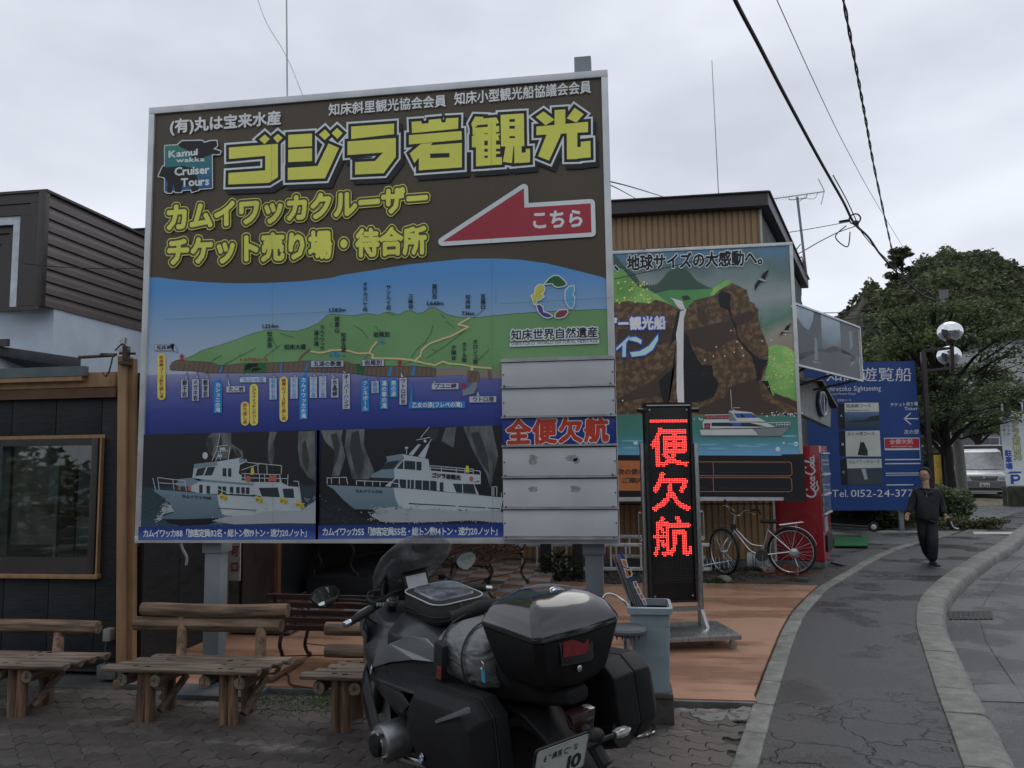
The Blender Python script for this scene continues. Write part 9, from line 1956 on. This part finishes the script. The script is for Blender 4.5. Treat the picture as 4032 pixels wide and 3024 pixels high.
p=G(4040,1990); b=MB(); b.box(-1.0,1.2,-.3,.5,-.1,.62); o=b.build('mossy_wall',mat('mossy_wall',(0.05,0.055,0.035),rough=.9,var=.4,bump=.8,scale=4),bevel=.05); o.location=(p.x+.5,p.y,0); tag(o,'short mossy stone wall at the right edge, under the parking banner','wall')
# ------------------------------------------------------------------ buildings behind the trees
CRM=mat('pale_apartment_wall',(0.36,0.37,0.37),rough=.8,var=.07,coord='World',scale=.5)
def block(name,label,px0,px1,ytop,dep,m,wins,depth=8,zbot=0,roof=None):
    a,c=PD(px0,ytop,dep),PD(px1,ytop,dep*1.0); z=(a.z+c.z)/2; n=Vector((CAM.x-a.x,CAM.y-a.y,0)).normalized(); n=(Vector((c.x-a.x,c.y-a.y,0)).cross(Vector((0,0,1)))).normalized(); n=n if n.dot(CAM-a)>0 else -n
    t=thing(name,label,'building',((a.x+c.x)/2,(a.y+c.y)/2,0)); A_,C_=Vector((a.x,a.y,zbot)),Vector((c.x,c.y,zbot)); b=WMB(); b.prism([A_,C_,C_-n*depth,A_-n*depth],(0,0,z-zbot)); b.build('wall',m,t)
    b=WMB(); b.prism([A_+n*.15+Vector((0,0,z)),C_+n*.15+Vector((0,0,z)),C_-n*depth+Vector((0,0,z)),A_-n*depth+Vector((0,0,z))],(0,0,.22)); b.build('roof',roof or CONC,t)
    for (x0,y0,x1,y1) in wins:
        q=[PP(x,y,A_+n*.02,n) for x,y in ((x0,y0),(x1,y0),(x1,y1),(x0,y1))]; b=WMB(); b.prism(q,n*.04); w=b.build('window',ALUW,t); q=[PP(x,y,A_+n*.07,n) for x,y in ((x0+2,y0+2),((x0+x1)/2-1,y0+2),((x0+x1)/2-1,y1-2),(x0+2,y1-2))]; q2=[PP(x,y,A_+n*.07,n) for x,y in (((x0+x1)/2+1,y0+2),(x1-2,y0+2),(x1-2,y1-2),((x0+x1)/2+1,y1-2))]
        for qq in (q,q2): b=WMB(); b.prism(qq,n*.01); b.build('pane',mat('far_pane',(0.05,0.06,0.07),rough=.15,spec=.8),w)
    return t
block('apartment_building','tall pale apartment building at the right edge behind the trees',3985,4250,1350,52,CRM,[(3998,1500,4040,1560),(3998,1640,4035,1700),(4100,1500,4150,1560)])
block('grey_building','mid-height grey building left of the tall pale apartments, behind the van',3852,3984,1560,49,mat('grey_apartment_wall',(0.24,0.25,0.25),rough=.8,var=.08,coord='World'),[(3864,1646,3938,1702),(3900,1590,3940,1620),(3864,1722,3935,1752)])
hb=block('white_building','low white building seen through the tree behind the street lamp',3560,3850,1600,51,mat('white_far_wall',(0.5,0.51,0.52),rough=.8,var=.06,coord='World'),[(3590,1690,3630,1720),(3680,1640,3720,1690),(3600,1760,3660,1790)])
cp=PD(3740,1775,42); cpn=thing('dark_carport','long dark flat-roofed carport behind the van','carport',(cp.x,cp.y,0)); a,c=PD(3640,1772,42),PD(4060,1768,42); b=WMB(); b.beam(a,c,3.0,.35); b.build('roof',mat('carport_roof',(0.05,0.05,0.05),rough=.6),cpn); b=WMB(); b.beam(a+Vector((0,-1.5,.2)),c+Vector((0,-1.5,.2)),.1,.06); b.build('roof_edge',ALUW,cpn)
for k in range(5): q=a.lerp(c,(k+.3)/5); b=WMB(); b.box(q.x-.08,q.x+.08,q.y-.08,q.y+.08,-.1,q.z); b.build('post',DKMET,cpn)
b=WMB(); b.beam(Vector((a.x,a.y+1.5,.9)),Vector((c.x,c.y+1.5,.9)),.1,2.0); b.build('back_wall',mat('carport_dark',(0.02,0.022,0.025),rough=.8),cpn)
yp=G(3700,1950); b=MB(); b.cyl((0,0,0),(0,0,1.75),.14,n=12); o=b.build('yellow_bollard',mat('yellow_painted_post',(0.5,0.34,0.05),rough=.6,var=.2),smooth=True); o.location=(yp.x,yp.y,-.05); tag(o,'yellow painted post behind the walking man\'s head','post')
gs=thing('ryokan_sign','small dark sign with pale characters seen through the tree','sign',tuple(PD(3790,1670,40))); qn=Vector((-.35,-.94,0)); qo=PD(3790,1670,40)
b=WMB(); b.prism([PP(x,y,qo,qn) for x,y in ((3772,1650),(3822,1650),(3822,1718),(3772,1718))],qn*-.1); b.build('board',mat('far_sign_dark',(0.05,0.05,0.05)),gs); pg_=Print(qo+qn*.01,qn,gs,.004); pg_.part('characters'); pg_.layer('a',mat('far_sign_amber',(0.6,0.5,0.25)),px_text('観旅',(3776,1684),(3820,1684),22,.05)); pg_.flush()
# overgrown tree on the hill shoulder
tree('hillside_tree','small lone tree on the left shoulder of the hill against the sky',PD(3555,1108,D1_),5.5,2.6,71,FH,2600,.3,12,.3,.15)
